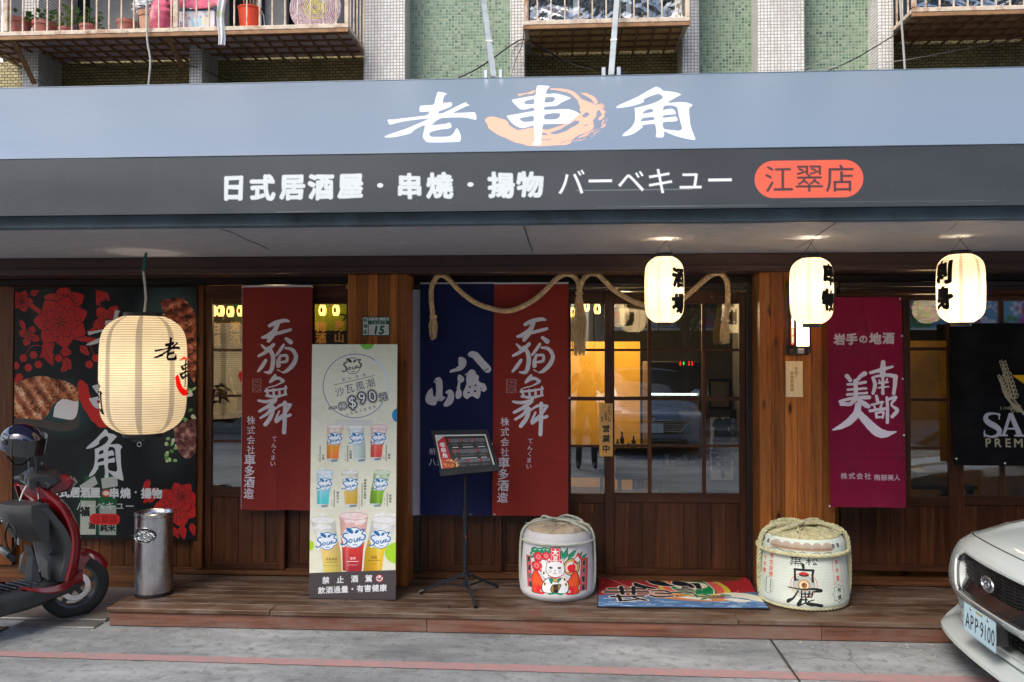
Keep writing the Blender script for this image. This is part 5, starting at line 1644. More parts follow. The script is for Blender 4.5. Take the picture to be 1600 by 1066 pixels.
def cloth_mat(name, cvs, trans=.12):
    return print_mat(name, cvs.image(name), .85, weave=.25, trans=trans, spec=.15, weavescale=(700,700,700))
def hang(name, cvs, Y, m, label, cat='banner', folds=.006, fseed=0, sag=.0, tl=0, curl=0, group='cloth banners on the shop front', freq=7, nu=48, nv=150, skew=(0,0)):
    xm = (cvs.x0+cvs.x1)/2; ym = (cvs.y0+cvs.y1)/2
    xa = P(cvs.x0, ym, Y).x; xc = P(cvs.x1, ym, Y).x; za = P(xm, cvs.y0, Y).z; zc = P(xm, cvs.y1, Y).z
    def fn(u, v):
        x = xa+(xc-xa)*u + skew[0]*v*(1 if u < .5 else 0)+ (skew[1]-skew[0])*v*u*0 + (skew[1]*v*u+skew[0]*v*(1-u)-skew[0]*v*(1 if u < .5 else 0))
        z = za+(zc-za)*v - sag*math.sin(math.pi*u)*(1-v) + .004*mnoise.noise(Vector((u*3+fseed, v*4, 1)))*v
        f = folds*(.35+.9*v)*(math.sin(u*freq+fseed+1.4*v)+.6*mnoise.noise(Vector((u*4+fseed, v*1.3, 2)))*1.5+.25*mnoise.noise(Vector((u*11+fseed, v*3.5, 4)))) 
        cr = sum(.0035*max(0, 1-abs(v-c_)/.012) for c_ in (.25, .5, .755))+.003*max(0, 1-abs(u-.5)/.03)
        return Vector((x, Y+f-folds-cr, z))
    o = sheet(name, fn, nu, nv, .0012, m)
    return tag(o, label, cat, group)

RED = (138, 52, 46)
c1_ = Canvas(377.5, 446, 488, 797, 5, RED)
tengumai(c1_, lambda x: x, lambda y: y)
c1_.rect(377, 446, 489, 449, (205,205,210)); c1_.rect(377, 446, 378.3, 797, (190,160,165))
hang('cloth_banner', c1_, -.065, cloth_mat('banner_print_a', c1_), 'narrow red cloth banner with white brush characters between grill poster and drink board', fseed=1.5)
c2_ = Canvas(772, 441.5, 888.5, 806, 5, (144, 50, 42))
tengumai(c2_, lambda x: x+400+(x-430)*.06, lambda y: 441.5+(y-446)*1.03+.5)
c2_.rect(772, 441, 889, 444.2, (210,210,215))
hang('cloth_banner', c2_, -.085, cloth_mat('banner_print_b', c2_), 'red cloth banner with white brush characters next to the navy banner', fseed=3.1, skew=(-.012, -.004))
c3_ = Canvas(656.5, 441.5, 774, 805, 5, (36, 42, 82))
W3 = (222, 220, 226)
def hk(pts): return [(655+x/8.883, 530+y/8.883, w/8.883) for x, y, w in pts]
for i, p in enumerate(([(575,275,50),(605,320,110),(590,385,80),(530,425,60),(440,455,34)], [(715,215,70),(770,225,100),(850,310,105),(950,420,104)],
          [(565,500,8),(570,530,60),(582,562,92)], [(560,610,34),(548,690,40)], [(555,720,60),(552,770,90),(540,815,36)],
          [(640,500,14),(720,465,60)], [(215,600,16),(270,580,90),(282,690,92),(278,800,92)], [(172,695,24),(150,770,90),(150,850,120),(205,890,70)], [(180,835,70),(300,830,60),(350,815,30)],
          [(375,745,26),(430,745,80),(445,800,90),(420,870,100),(370,915,60)])):
    c3_.stroke(hk(p), 3, W3, rough=.6, seed=i+20)
hq = lambda q: [(655+x/8.883, 530+y/8.883) for x, y in q]
el = lambda x, y, r: hq([(x+r*math.cos(a), y+r*.8*math.sin(a)) for a in np.linspace(0, 6.28, 12, endpoint=False)])
c3_.poly(hq([(660,500),(690,445),(730,426),(775,440),(795,490),(832,520),(825,575),(862,610),(905,620),(938,680),(925,720),(890,735),(860,715),(850,780),(820,830),(780,815),(740,795),(700,810),(670,835),(620,800),(612,740),(640,680),(660,620),(655,560)]), W3, smooth=3, holes=[el(708,668,15), el(785,645,14), el(690,745,15), el(780,725,18), el(858,692,9)])
for a in range(22):   # dry bristle ends
    r_ = random.Random(a); x0 = [640,905,195,250,320][a % 5]; y0 = [490,440,600,870,860][a % 5]
    c3_.stroke(hk([(x0+r_.uniform(-20,30), y0+r_.uniform(-20,25), 5), (x0+r_.uniform(30,60), y0-r_.uniform(15,45), 4)]), 1, (36,42,82) if a % 2 else W3, smooth=0)
for i, ch in enumerate('新潟県'): c3_.text(ch, 676+i*11, 706, 11, W3, wob=.08, bold=.01)
for i, ch in enumerate('八海醸造'): c3_.text(ch, 676+i*13, 723, 12, W3, wob=.08, bold=.01)
c3_.rect(656, 441, 775, 444, (205,205,212))
hang('cloth_banner', c3_, -.075, cloth_mat('banner_print_c', c3_, .2), 'navy blue cloth banner with white brush characters beside the double door', fseed=.3)
c4_ = Canvas(644, 453, 660, 805, 3, (176,180,196))
hang('cloth_banner', c4_, -.055, cloth_mat('banner_print_d', c4_, .1), 'plain pale strip of cloth showing behind the navy banner', fseed=2, folds=.003)
# magenta
MG = (122, 20, 54)
c5_ = Canvas(1293, 464.5, 1409, 792.5, 5, MG)
for i, (ch, x) in enumerate(zip('岩手の地酒', (1311,1330.5,1348.5,1367,1387))): c5_.text(ch, x, 530.5-(.4*i if i != 2 else 0), 18.5 if ch != 'の' else 14, (196,188,196), bold=.045, wob=.06)
sk = lambda pts: [(1290+x/5.61, 510+y/5.61, w/5.61) for x, y, w in pts]
NB = [[(495,318,40),(488,400,52),(488,440,40)], [(385,408,24),(470,385,34),(575,355,18)], [(405,452,28),(422,520,34),(402,590,26)], [(425,442,22),(520,428,30),(598,440,40)], [(598,444,42),(590,520,34),(578,590,30)],
      [(450,500,16),(530,490,16)], [(450,540,16),(535,530,16)], [(455,470,12),(470,500,16)], [(525,460,14),(512,495,16)], [(488,450,28),(485,590,26)],
      [(432,612,26),(440,655,28)], [(392,690,22),(480,664,22)], [(412,700,18),(420,725,18)], [(474,680,18),(462,715,18)], [(375,742,26),(500,722,26)], [(425,762,24),(428,800,20)], [(425,762,20),(485,752,22),(478,800,20)], [(428,798,18),(480,796,18)],
      [(518,625,26),(522,720,26),(518,840,30)], [(535,640,22),(598,622,28),(556,685,20),(606,735,34),(560,792,28)],
      [(180,438,40),(208,475,34)], [(335,415,44),(300,440,36),(262,480,30)], [(185,512,24),(260,505,22),(340,490,26)], [(185,558,22),(345,545,22)], [(180,600,22),(350,585,22)], [(112,662,22),(230,632,30),(368,625,36)], [(255,480,38),(258,640,38)],
      [(250,640,40),(205,680,34),(125,684,30)], [(285,650,34),(340,690,44),(362,702,36)],
      [(275,690,54),(262,760,64),(200,830,64),(120,880,44),(48,908,12)], [(280,760,56),(340,830,70),(430,920,84),(500,940,60),(592,922,12)]]
for i, p in enumerate(NB): c5_.stroke(sk(p), 3, (220,214,226), rough=.55, seed=i+60, smooth=5)
for i, ch in enumerate('株式会社'): c5_.text(ch, 1315+i*12.2, 744.5, 10.5, (190,170,182), bold=.02)
for i, ch in enumerate('南部美人'): c5_.text(ch, 1365.5+i*10, 746, 10, (190,170,182), bold=.02)
hang('cloth_banner', c5_, -.30, cloth_mat('banner_print_e', c5_), 'magenta cloth banner with pale brush characters hanging off the pine pillar', fseed=4.4, skew=(.012, .022))
PL_ = ['top of the magenta banner edge by the far window','upper magenta banner edge beside the window','middle of the magenta banner edge','lower magenta banner edge','foot of the magenta banner on the pillar','top of the narrow red banner by the drink board','top of the narrow red banner by the poster','foot of the wider red banner over the cat barrel','seam foot between the navy and red banners','seam between navy and red banners by the menu','wider red banner edge beside the door glass','lower corner of the black star banner','lower hem of the black star banner']
for ip_, (px, py, Y) in enumerate(((1406,467,-.31),(1409,525,-.31),(1410,592,-.31),(1412,680,-.31),(1296,791,-.31),(488,449,-.075),(379,449,-.075),(887,804,-.11),(773,804,-.11),(770,694,-.09),(890,622,-.09),(1494,717,-.10),(1570,724,-.10))):
    q = P(px, py, Y)
    o = MB().lathe([(0, 0), (.006, .001), (.007, .004), (0, .006)], (0,0,0), 12, 'Y')
    o.v = [(v[0]+q.x, q.y-v[1], v[2]+q.z) for v in o.v]
    tag(o.build('push_pin', M['porcelain'] if px not in (488, 379, 887) else M['lamp_glow'] and plain('yellow_pin%d' % px, (.6,.4,.05), .4, bump=0)), 'small round pin at the '+PL_[ip_], 'pin', 'pins holding the banners')

# black beer banner
c6_ = Canvas(1484, 505, 1768, 728, 4, (13, 13, 14))
S_ = (176, 176, 188); G_ = (160, 150, 125)
def letterS(x, y, h, c):
    k = h/38
    pts = [(12,-16,3.5),(9,-17.5,3),(1,-18.5,3.5),(-8,-16,6),(-10,-9,8),(-4,-3,9.5),(5,2,9.5),(11,8,8),(9,15,6),(0,18.5,3.5),(-9,17,3),(-13,14,3)]
    c6_.stroke([(x+a*k, y+b*k, w*k) for a, b, w in pts], 3, c, smooth=8)
    c6_.rect(x+10.5*k, y-19*k, x+12.5*k, y-9*k, c); c6_.rect(x-14*k, y+8*k, x-12*k, y+19*k, c)
def letterA(x, y, h, c):
    k = h/38; f = lambda q: [(x+a*k, y+b*k) for a, b in q]
    c6_.poly(f([(-3,-19),(3,-19),(17,16),(20,16),(20,19),(4,19),(4,16),(8,16),(5,8),(-7,8),(-10,16),(-6,16),(-6,19),(-19,19),(-19,16),(-15,16)]), c, holes=[f([(-1,-9),(4,5),(-6,5)])])
def letterP(x, y, h, c):
    k = h/38; f = lambda q: [(x+a*k, y+b*k) for a, b in q]
    c6_.poly(f([(-15,-19),(4,-19),(11,-17),(15,-12),(15,-6),(11,-1),(4,2),(-3,2),(-3,16),(2,16),(2,19),(-15,19),(-15,16),(-11,16),(-11,-16),(-15,-16)]), c, holes=[f([(-3,-16),(3,-16),(7,-12),(7,-6),(3,-1),(-3,-1)])])
letterS(1547, 665, 38, S_); letterA(1577, 664, 37, S_); letterP(1609, 664, 37, S_); letterP(1640, 664, 37, S_)
c6_.ell(1674, 664, 18, 19, S_, ring=7); c6_.text('RO', 1716, 664, 46, S_, bold=.03, step=36)
for i, ch in enumerate('PREMIUM BEER'): c6_.text(ch, 1540+i*15.6, 692.5, 19, G_, bold=.03)
c6_.text('SINCE', 1571, 638, 6.5, G_, step=4.6, bold=.02); c6_.text('1876', 1650, 638, 6.5, G_, step=4.6, bold=.02)
star = [(1628+r*math.sin(a), 602-r*math.cos(a)) for a, r in [(k*math.pi/5, 50 if k % 2 == 0 else 20) for k in range(10)]]
c6_.poly(star, (205,160,25)); 
for (bx, by, tx, ty, n) in ((1594,640,1565,562,9),(1588,638,1561,585,7),(1592,640,1573,580,6)):
    for k in range(n):
        t_ = .35+.65*k/n; x = bx+(tx-bx)*t_**.8; y = by+(ty-by)*t_
        c6_.ell(x-2.6, y, 2.6, 4.6, G_, rot=-.5); c6_.ell(x+2.6, y, 2.6, 4.6, G_, rot=.4)
        c6_.ell(x-2.6, y, 1.2, 3, (60,55,45), rot=-.5); c6_.ell(x+2.6, y, 1.2, 3, (60,55,45), rot=.4)
    c6_.stroke([(bx, by, 1.4), ((bx+tx)/2-6, (by+ty)/2+6, 1.4), (tx, ty, 1)], 1, G_)
for k in range(6): c6_.stroke([(1598, 645, 2), (1585-k*3, 640-k*4, 3), (1576-k*3, 624-k*7, 1)], 2, G_)
for k in range(7): c6_.ell(1584+6*math.cos(k), 638+4*math.sin(k*2), 3, 3, G_, ring=1.0)
hang('cloth_banner', c6_, -.075, cloth_mat('banner_print_f', c6_, .05), 'black cloth banner with a yellow star, wheat ears and silver lettering over the far window', folds=.010, fseed=5, skew=(.02, .02), freq=9)

# big vinyl poster
pc = Canvas(22, 449, 307, 842, 4, (10, 15, 18))
RD = (186, 34, 30)
def flower(cx, cy, r, c=RD, n=5, rot=0, line=(16,22,25), lay=2):
    for l in range(lay):
        rr_ = r*(1-.38*l)
        for k in range(n):
            a = rot+2*math.pi*k/n+l*.6
            ca, sa = math.cos(a), math.sin(a)
            q = [(0,0),(.35,-.28),(.72,-.34),(.92,-.16),(1.04,.0),(.90,.2),(.66,.34),(.33,.26)]
            pts = [(cx+(x*ca-y*sa)*rr_, cy+(x*sa+y*ca)*rr_*.95) for x, y in q]
            pc.poly([(cx+(px-cx)*1.04, cy+(py-cy)*1.04) for px, py in pts], line, smooth=4); pc.poly(pts, c, smooth=4)
            for d in (-.16, 0, .16):
                pc.stroke([(cx+.15*rr_*ca, cy+.15*rr_*sa, .5), (cx+(.5*ca-d*sa)*rr_, cy+(.5*sa+d*ca)*rr_, .9), (cx+(.75*ca-d*1.4*sa)*rr_, cy+(.75*sa+d*1.4*ca)*rr_, .2)], .8, line)
    for k in range(5): pc.stroke([(cx, cy, .8), (cx+r*.16*math.cos(k*1.3), cy+r*.16*math.sin(k*1.3), .8)], .8, line, smooth=0)
def leaf(x0, y0, x1, y1, w, c=RD):
    dx, dy = x1-x0, y1-y0; L = math.hypot(dx, dy); nx, ny = -dy/L*w, dx/L*w
    pc.poly([(x0,y0),(x0+dx*.35+nx,y0+dy*.35+ny),(x0+dx*.75+nx*.6,y0+dy*.75+ny*.6),(x1,y1),(x0+dx*.7-nx*.6,y0+dy*.7-ny*.6),(x0+dx*.35-nx,y0+dy*.35-ny)], c, smooth=4)
    pc.stroke([(x0, y0), (x1, y1)], .7, (16,22,25), smooth=0)
# soft plate glow behind the food is print ink
gx, gy = pc.grid()
def soft(cx, cy, rx, ry, c, a):
    d = np.clip(1-((gx-cx)/rx)**2-((gy-cy)/ry)**2, 0, 1)[:, :, None]**.7*a
    pc.a[:] = pc.a*(1-d)+np.array(c)*d
soft(100, 640, 60, 50, (48,82,78), .8); soft(265, 500, 62, 70, (66,98,98), .8); soft(262, 690, 44, 60, (45,50,50), .7); soft(150, 770, 40, 60, (22,66,46), .5)
# branch, flowers
pc.stroke([(24,460,9),(50,478,7),(85,505,9),(115,525,10),(150,532,7),(175,525,3)], 6, RD, rough=.8)
pc.stroke([(140,520,6),(165,500,8),(178,480,3)], 6, RD, rough=.8)
flower(100, 478, 34, rot=.5, n=6); flower(95, 503, 42, rot=-1.3, n=7); flower(32, 470, 18, rot=0); flower(170, 500, 26, rot=.2)
flower(45, 525, 17, n=4, rot=.4, lay=1)
for (x, y) in ((36,560),(44,575),(52,555),(60,570),(30,590),(42,598),(24,572),(24,598),(72,540),(78,556),(92,560),(104,565),(150,560),(140,570)): 
    for k in range(6): pc.ell(x+3.4*math.cos(k), y+3.4*math.sin(k), 2.9, 2.9, RD)
for (a, b) in (((60,540),(36,560)),((60,540),(72,540)),((100,545),(92,560)),((120,530),(150,560))): pc.stroke([a, ((a[0]+b[0])/2, a[1]+2), b], 1.1, RD)
for q in ((80,555,70,545,5),(85,535,62,560,7),(66,540,84,572,8),(95,548,112,552,8),(100,560,112,578,7),(105,572,96,582,5),(125,540,140,556,6),(150,452,163,470,6),(160,455,172,470,5),(168,468,150,452,5),(158,452,152,478,6),(45,460,60,452,5),(30,498,40,520,4)): leaf(*q)
pc.stroke([(175,498,1.3),(158,480,1.3),(152,462,1.3)], 1.2, RD)
# grilled fish block
def food(poly, cols, fr, seed, char=.55, stripes=None):
    x = np.array([p[0] for p in poly]); y = np.array([p[1] for p in poly])
    n = fbm(gx, gy, fr, 5, seed); n2 = fbm(gx, gy, fr*.3, 4, seed+9)
    n = (n-.5)*1.9+.5
    if stripes: 
        s = (np.sin((gx*stripes[0]+gy*stripes[1])+3*n2)+1)/2; n = n*.55+s*.45
    k = np.clip(n, 0, 1)[:, :, None]
    a, b, c = [np.array(q, float) for q in cols]
    col = np.where(k < .5, a+(b-a)*k*2, b+(c-b)*(k-.5)*2)
    col = col*(1-.55*np.clip((n2-char)*6, 0, 1)[:, :, None])
    pc.poly(poly, col.astype(np.float32), smooth=3)
pc.poly([(22,655),(60,655),(100,662),(120,640),(124,668),(95,675),(60,668),(22,668)], (70,62,54), smooth=3)
pc.poly([(84,652),(90,630),(120,616),(123,640),(116,656),(98,655)], (226,220,216), smooth=3)
food([(22,600),(60,588),(85,592),(108,598),(124,612),(122,628),(100,624),(85,632),(70,655),(45,655),(22,650)], ((84,34,16),(190,104,58),(240,200,160)), 9, 3, .56, (.30,-.22))
food([(250,470),(262,467),(285,466),(296,478),(306,500),(306,592),(296,585),(286,560),(270,525),(258,500)], ((60,24,16),(164,78,50),(232,156,120)), 9, 7, .52, (.12,.34))
soft(262, 640, 16, 30, (60,62,62), .5)
r_ = np.random.default_rng(4)
for k in range(46):
    x = r_.uniform(268, 306); y = r_.uniform(606, 700); c_ = [(95,150,70),(150,190,120),(205,215,185),(225,220,205),(60,110,50)][k % 5]
    pc.ell(x, y, r_.uniform(2, 5), r_.uniform(1.6, 4), c_, rot=r_.uniform(0, 3)); pc.ell(x+.5, y-.5, 1.3, 1, (230,235,215), .6)
food([(272,668),(300,655),(306,660),(306,706),(292,716),(278,700)], ((70,36,34),(130,80,72),(200,150,140)), 7, 15, .6)
food([(258,650),(272,640),(280,652),(268,668)], ((70,36,34),(130,80,72),(200,150,140)), 6, 18, .6)
for k in range(12): pc.ell(r_.uniform(258, 276), r_.uniform(684, 722), 3.4, 2.6, [(150,190,110),(90,150,60),(190,210,150)][k % 3], rot=k)
# bottles
for (x, y0, y1, w) in ((140, 745, 836, 13), (170, 742, 836, 15)):
    pc.poly([(x-w,y1),(x-w,y0+38),(x-w*.45,y0+22),(x-w*.4,y0),(x+w*.4,y0),(x+w*.45,y0+22),(x+w,y0+38),(x+w,y1)], (18,84,44)); pc.stroke([(x-w*.6,y0+45),(x-w*.6,y1-4)], 2, (60,140,90), alpha=.7)
pc.poly([(126,760),(150,744),(155,756),(132,772)], (175,178,170)); pc.poly([(160,748),(185,744),(186,760),(162,764)], (175,180,172))
pc.rect(128, 783, 152, 836, (168,172,160)); pc.rect(158, 790, 184, 836, (150,160,150)); pc.ell(168, 771, 7, 6, (190,60,50)); pc.ell(168, 771, 5, 3.6, (225,210,190))
pc.text('福', 135, 800, 15, (20,25,22), bold=.06); pc.text('酒', 146, 822, 11, (20,25,22), bold=.05); pc.text('純米', 171, 825, 12, (20,25,22), bold=.04)
# lower flower
flower(278, 790, 34, rot=.4, n=7); flower(285, 775, 24, rot=1.1, n=6)
for q in ((226,760,240,768,5),(236,748,226,768,5),(240,772,226,786,5),(232,784,246,776,4),(268,820,282,840,5),(285,818,290,842,6),(290,830,276,826,4),(300,815,306,836,5),(250,770,236,764,6)): leaf(*q)
pc.stroke([(262,785,2),(244,772,2),(232,768,1),(228,756,1)], 2, RD)
# brush characters
g_ = (200,204,206)
F = box_fn((600,136,744,222), (134,479,214,546)); poly_mapped(pc, LAO, g_, F)
for q in RING_DRY[:1]: poly_mapped(pc, [p for p in q], (196,34,30), box_fn((757,180,948,228),(122,592,214,668)), smooth=1)
F = box_fn((791,133,905,227), (140,585,206,662)); poly_mapped(pc, KUSHI, g_, F, holes=KUSHI_H)
F = box_fn((962,135,1087,218), (136,671,195,751)); poly_mapped(pc, JIAO, g_, F, holes=JIAO_H)
for ch, x in zip('日式居酒屋', (86,102.5,119,135.5,151)): pc.text(ch, x, 770.5, 16.5, (205,208,208), bold=.045)
for ch, x in zip('串燒揚物', (180.5,198,230.5,247)): pc.text(ch, x, 770.5, 16.5, (205,208,208), bold=.045)
pc.ell(165, 770, 1.7, 1.7, g_); pc.ell(214, 769, 1.7, 1.7, g_)
pc.text('バーベキュー', 167, 791, 15.5, (190,194,194), step=15.2, bold=.008)
pts = [(150.5-8.5*math.sin(math.pi*k/12), 811.5-8.5*math.cos(math.pi*k/12)) for k in range(13)]+[(182+8.5*math.sin(math.pi*k/12), 811.5+8.5*math.cos(math.pi*k/12)) for k in range(13)]
pc.poly(pts, (200,28,28)); pc.text('江翠店', 166.5, 811.5, 13, (90,14,14), step=13)
def pfn_():
    a = P(22, 640, -.045); b = P(306.5, 640, -.045); za = P(165, 449, -.045).z; zb = P(165, 842, -.045).z
    def fn(u, v):
        d = .005*math.exp(-v*6)*math.sin(u*19)+.0035*mnoise.noise(Vector((u*5, v*6, 1)))+.002*mnoise.noise(Vector((u*14-v*9, v*5, 3)))
        return Vector((a.x+(b.x-a.x)*u, -.045+d, za+(zb-za)*v-.006*abs(math.sin(u*9.5))*math.exp(-v*8)))
    return fn
o = sheet('vinyl_poster', pfn_(), 60, 70, .001, print_mat('poster_print', pc.image('poster_print'), .5, coat=.04, spec=.25)); tag(o, 'large black vinyl poster with red flowers, grilled food and white brush characters', 'poster')

# drink board ---------------------------------------------------------------
BY = -.56
sc_ = Canvas(483, 538, 618, 941, 6, (218, 218, 198))
gx, gy = sc_.grid()
n_ = (fbm(gx*1, gy*6, 6, 3, 2)-.5)[:, :, None]*16
sc_.a += n_
sc_.ell(570, 536, 11, 10.5, (110,190,75)); sc_.ell(620, 651, 9.5, 11, (15,130,190)); sc_.ell(484, 858, 6, 8, (165,205,40)); sc_.ell(622, 868, 21, 17, (160,208,40))
K = (70,70,80)
sc_.ell(552.5, 605, 52.5, 52, (205,212,224), ring=2.2); sc_.ell(552, 604.5, 51.5, 51.5, K, ring=1.0, alpha=.9)
gmask = sc_
sc_.stroke([(552+51.5*math.cos(a), 604.5+51.5*math.sin(a)) for a in np.linspace(-.9, .5, 20)], 2.4, (200,212,228), smooth=0)
def sour(cx, cy, s, c, bgc=None, ring=(232,236,240)):
    if bgc: sc_.ell(cx, cy, 14*s, 13*s, bgc)
    sc_.ell(cx+1*s, cy, 12.5*s, 13*s, c, ring=1.0*s)
    def L(pts): sc_.stroke([(cx+x*s, cy+y*s, w*s) for x, y, w in pts], 1, c)
    if bgc:
        for pts in ([(-8,-5,4),(-13,-1,4),(-8,3,4),(-12,10,4)], [(10,-8,4),(14,-3,4),(12,3,4)]): sc_.stroke([(cx+x*s, cy+y*s, w*s) for x, y, w in pts], 1, bgc)
    L([(-7,-5,1.3),(-11,-5,1.7),(-13,-1,1.8),(-9,2,1.9),(-8,6,1.9),(-12,9,1.6),(-15,8,2.2)])
    L([(-4,2,1.3),(-6,5,1.4),(-3,6,1.3),(-1.5,3,1.3),(-4,2,1.1)]); L([(1,1.5,1.3),(1,4.5,1.4),(3,5,1.3),(5,1,1.3),(5,4,1.3)]); L([(7,0,1.3),(7,4,1.3)]); L([(7,1.5,1),(9.5,-.5,1.2)])
    L([(8,-9,1.5),(13,-10,1.7),(10.5,-5,1.4),(14.5,-3,1.8),(13,2,1.8),(8.5,2.5,1.6)])
    for (x, y, rx, ry, a) in ((-4.5,-8.5,5.2,2.4,.65),(4,-7.5,3,1.7,-.7)): sc_.ell(cx+x*s, cy+y*s, rx*s, ry*s, c, rot=a)
    for dx in (-2,0,2): sc_.ell(cx+(2+dx)*s, cy+9*s, .9*s, .7*s, c)
sour(546.5, 572.5, 1.02, (62,60,66))
T_ = (90,95,120)
for i, ch in enumerate('僅於果香'): sc_.text(ch, [533,543.5,554.5,566][i], [594.5,592.5,589.5,587][i], 5.5, T_, rot=-.22)
for i in range(3): sc_.ell([538,549,560][i], [593.5,591,588][i], .4, .4, T_)
sc_.stroke([(518,603.5),(582,588)], .8, K, smooth=0)
for i, ch in enumerate('沙瓦風潮'): sc_.text(ch, 527.5+i*16, 614-i*4.6, 15.5, (70,74,100), rot=-.25, wob=.05)
sc_.text('日本超人氣直送', 561, 644, 5.2, T_, rot=-.30, step=7.4)
def glow_text(s, x, y, sz, step, rot):
    for b, a, c in ((.20,.18,(100,95,90)), (.13,.35,(70,66,66)), (.08,.9,(48,46,50))): sc_.text(s, x, y, sz, c, bold=b, rot=rot, step=step, alpha=a, wob=.03)
    sc_.text(s, x, y, sz, (225,228,232), rot=rot, step=step, wob=.03)
glow_text('一', 517, 640, 12, 12, -.15); glow_text('樺', 532, 637, 12, 12, -.2); glow_text('$', 547.5, 630, 24, 12, -.1); glow_text('90', 571, 622, 24, 16.5, -.2); glow_text('元', 596.5, 622, 13, 12, -.2)
def lerp(a, b, t): return [a[i]+(b[i]-a[i])*t for i in range(3)]
def cup(x0, x1, xb0, xb1, y0, y1, top, mid, bot, lean=0, base=True, ls=.38, lx=None, ly=None, big=False):
    n = 40; ca = np.zeros_like(sc_.a)
    v = np.clip((gy-y0)/(y1-y0), 0, 1)[:, :, None]
    col = np.where(v < .32, np.array(top, float)+(0*v), np.where(v < .5, np.array(top)+(np.array(mid)-np.array(top))*((v-.32)/.18), np.array(mid)+(np.array(bot, float)-np.array(mid))*((v-.5)/.5)))
    xm = (x0+x1)/2; hw = (x1-x0)/2
    sh = 1-.22*np.clip(np.abs((gx-xm)/hw)-.35, 0, 1)[:, :, None]
    hl = (np.exp(-((gx-(xm-hw*.45))/(hw*.13))**2)*.25)[:, :, None]
    col = col*sh+(245-col)*hl
    r_ = np.random.default_rng(int(x0))
    el_ = (y1-y0)*.045
    out = [(x0, y0+el_), (x0+(xb0-x0)*.35, y0+(y1-y0)*.35), (x0+(xb0-x0)*.80, y0+(y1-y0)*.62), (xb0, y1-el_*.4), ((xb0+xb1)/2, y1+el_*.3), (xb1, y1-el_*.4), (x1+(xb1-x1)*.80, y0+(y1-y0)*.62), (x1+(xb1-x1)*.35, y0+(y1-y0)*.35), (x1, y0+el_), (xm, y0+el_*2.6)]
    sc_.poly(out, col.astype(np.float32))
    sc_.ell(xm, y0+el_, hw, el_*1.5, lerp(top, (235,235,240), .5)); 
    for k in range(16 if big else 9):
        cx, cy = xm+r_.uniform(-.7,.7)*hw, y0+el_*r_.uniform(-1.2, 4.5); s_ = hw*r_.uniform(.16, .34)
        q = [(cx+s_*math.cos(a)*r_.uniform(.7,1.1), cy+s_*.7*math.sin(a)*r_.uniform(.7,1.1)) for a in np.linspace(0, 6.28, 6, endpoint=False)]
        sc_.poly(q, lerp(top, (238,238,242), r_.uniform(.3, .9)), .75, smooth=2)
        sc_.poly([(a+s_*.25, b+s_*.2) for a, b in q[:3]], lerp(top, (150,160,165), .5), .35)
    sc_.ell(xm, y0+el_, hw, el_*1.5, lerp(bot, (150,150,150), .5), ring=.5)
    if base:
        h_ = (y1-y0)*.085
        sc_.poly([(xb0,y1-h_),(xb1,y1-h_),(xb1,y1),((xb0+xb1)/2,y1+h_*.4),(xb0,y1)], (205,214,212)); sc_.poly([(xb0+(xb1-xb0)*.35,y1-h_*.6),(xb1-1,y1-h_*.9),(xb1-1,y1-h_*.1),(xb0+(xb1-xb0)*.4,y1+h_*.1)], (110,125,125), .8)
    sour(lx if lx else (x0+x1)/2*.75+(xb0+xb1)/2*.25, ly if ly else y0+(y1-y0)*ls, hw*.060*(.95 if big else 1), (20,105,165), (225,232,238))
def cc(v): return v/7.103
def C3(x0, x1, xb0, xb1, y0, y1, *a, **k): cup(480+cc(x0), 480+cc(x1), 480+cc(xb0), 480+cc(xb1), 655+cc(y0), 655+cc(y1), *a, **k)
C3(200,385,200,328,85,500, (225,205,185),(235,165,55),(225,110,45))
C3(424,610,505,638,85,495, (205,216,216),(200,214,208),(185,202,195))
C3(692,880,690,812,85,480, (228,195,190),(222,105,80),(205,60,55))
C3(88,276,98,225,600,1012, (195,215,226),(140,205,220),(40,190,195))
C3(362,556,410,548,600,1008, (200,205,190),(215,185,95),(205,160,50))
C3(728,912,685,820,600,1000, (170,195,150),(140,185,50),(100,155,20))
for (x, y0, y1, s, xs, ss, xss) in ((126,320,505,'芒果',160,'マンゴ',102),(436,316,502,'乳酸菌',468,'カルピス',410),(866,308,490,'蜜桃',898,'白桃',838),(290,818,1012,'彈珠汽水',328,'ラムネ',262),(600,740,1000,'檸檬蘋果白葡萄',632,'レモンアップル',566),(882,845,992,'青蘋果',915,'青りんご',850)):
    sc_.rect(480+cc(x-6), 655+cc(y0), 480+cc(x+4), 655+cc(y1), (120,122,115))
    sc_.text(s, 480+cc(xs), 655+cc(y1-14*len(s)*2), 4.2, (60,60,58), vert=True, step=4.6, bold=.02); sc_.text(ss, 480+cc(xss), 655+cc(y1-50), 2.8, (90,90,85), vert=True, step=3.2)
def D3(x0, x1, xb0, xb1, y0, y1, *a, **k): cup(480+cc(x0), 480+cc(x1), 480+cc(xb0), 480+cc(xb1), 795+cc(y0), 795+cc(y1), *a, base=False, big=True, **k)
D3(30,300,185,385,135,760, (212,214,206),(232,196,120),(222,205,95), lx=480+cc(208), ly=795+cc(398))
D3(712,990,620,820,120,750, (216,218,214),(228,195,45),(222,165,25), lx=480+cc(805), ly=795+cc(370))
D3(350,668,392,606,85,735, (224,176,165),(222,62,48),(150,30,42), lx=480+cc(508), ly=795+cc(355))
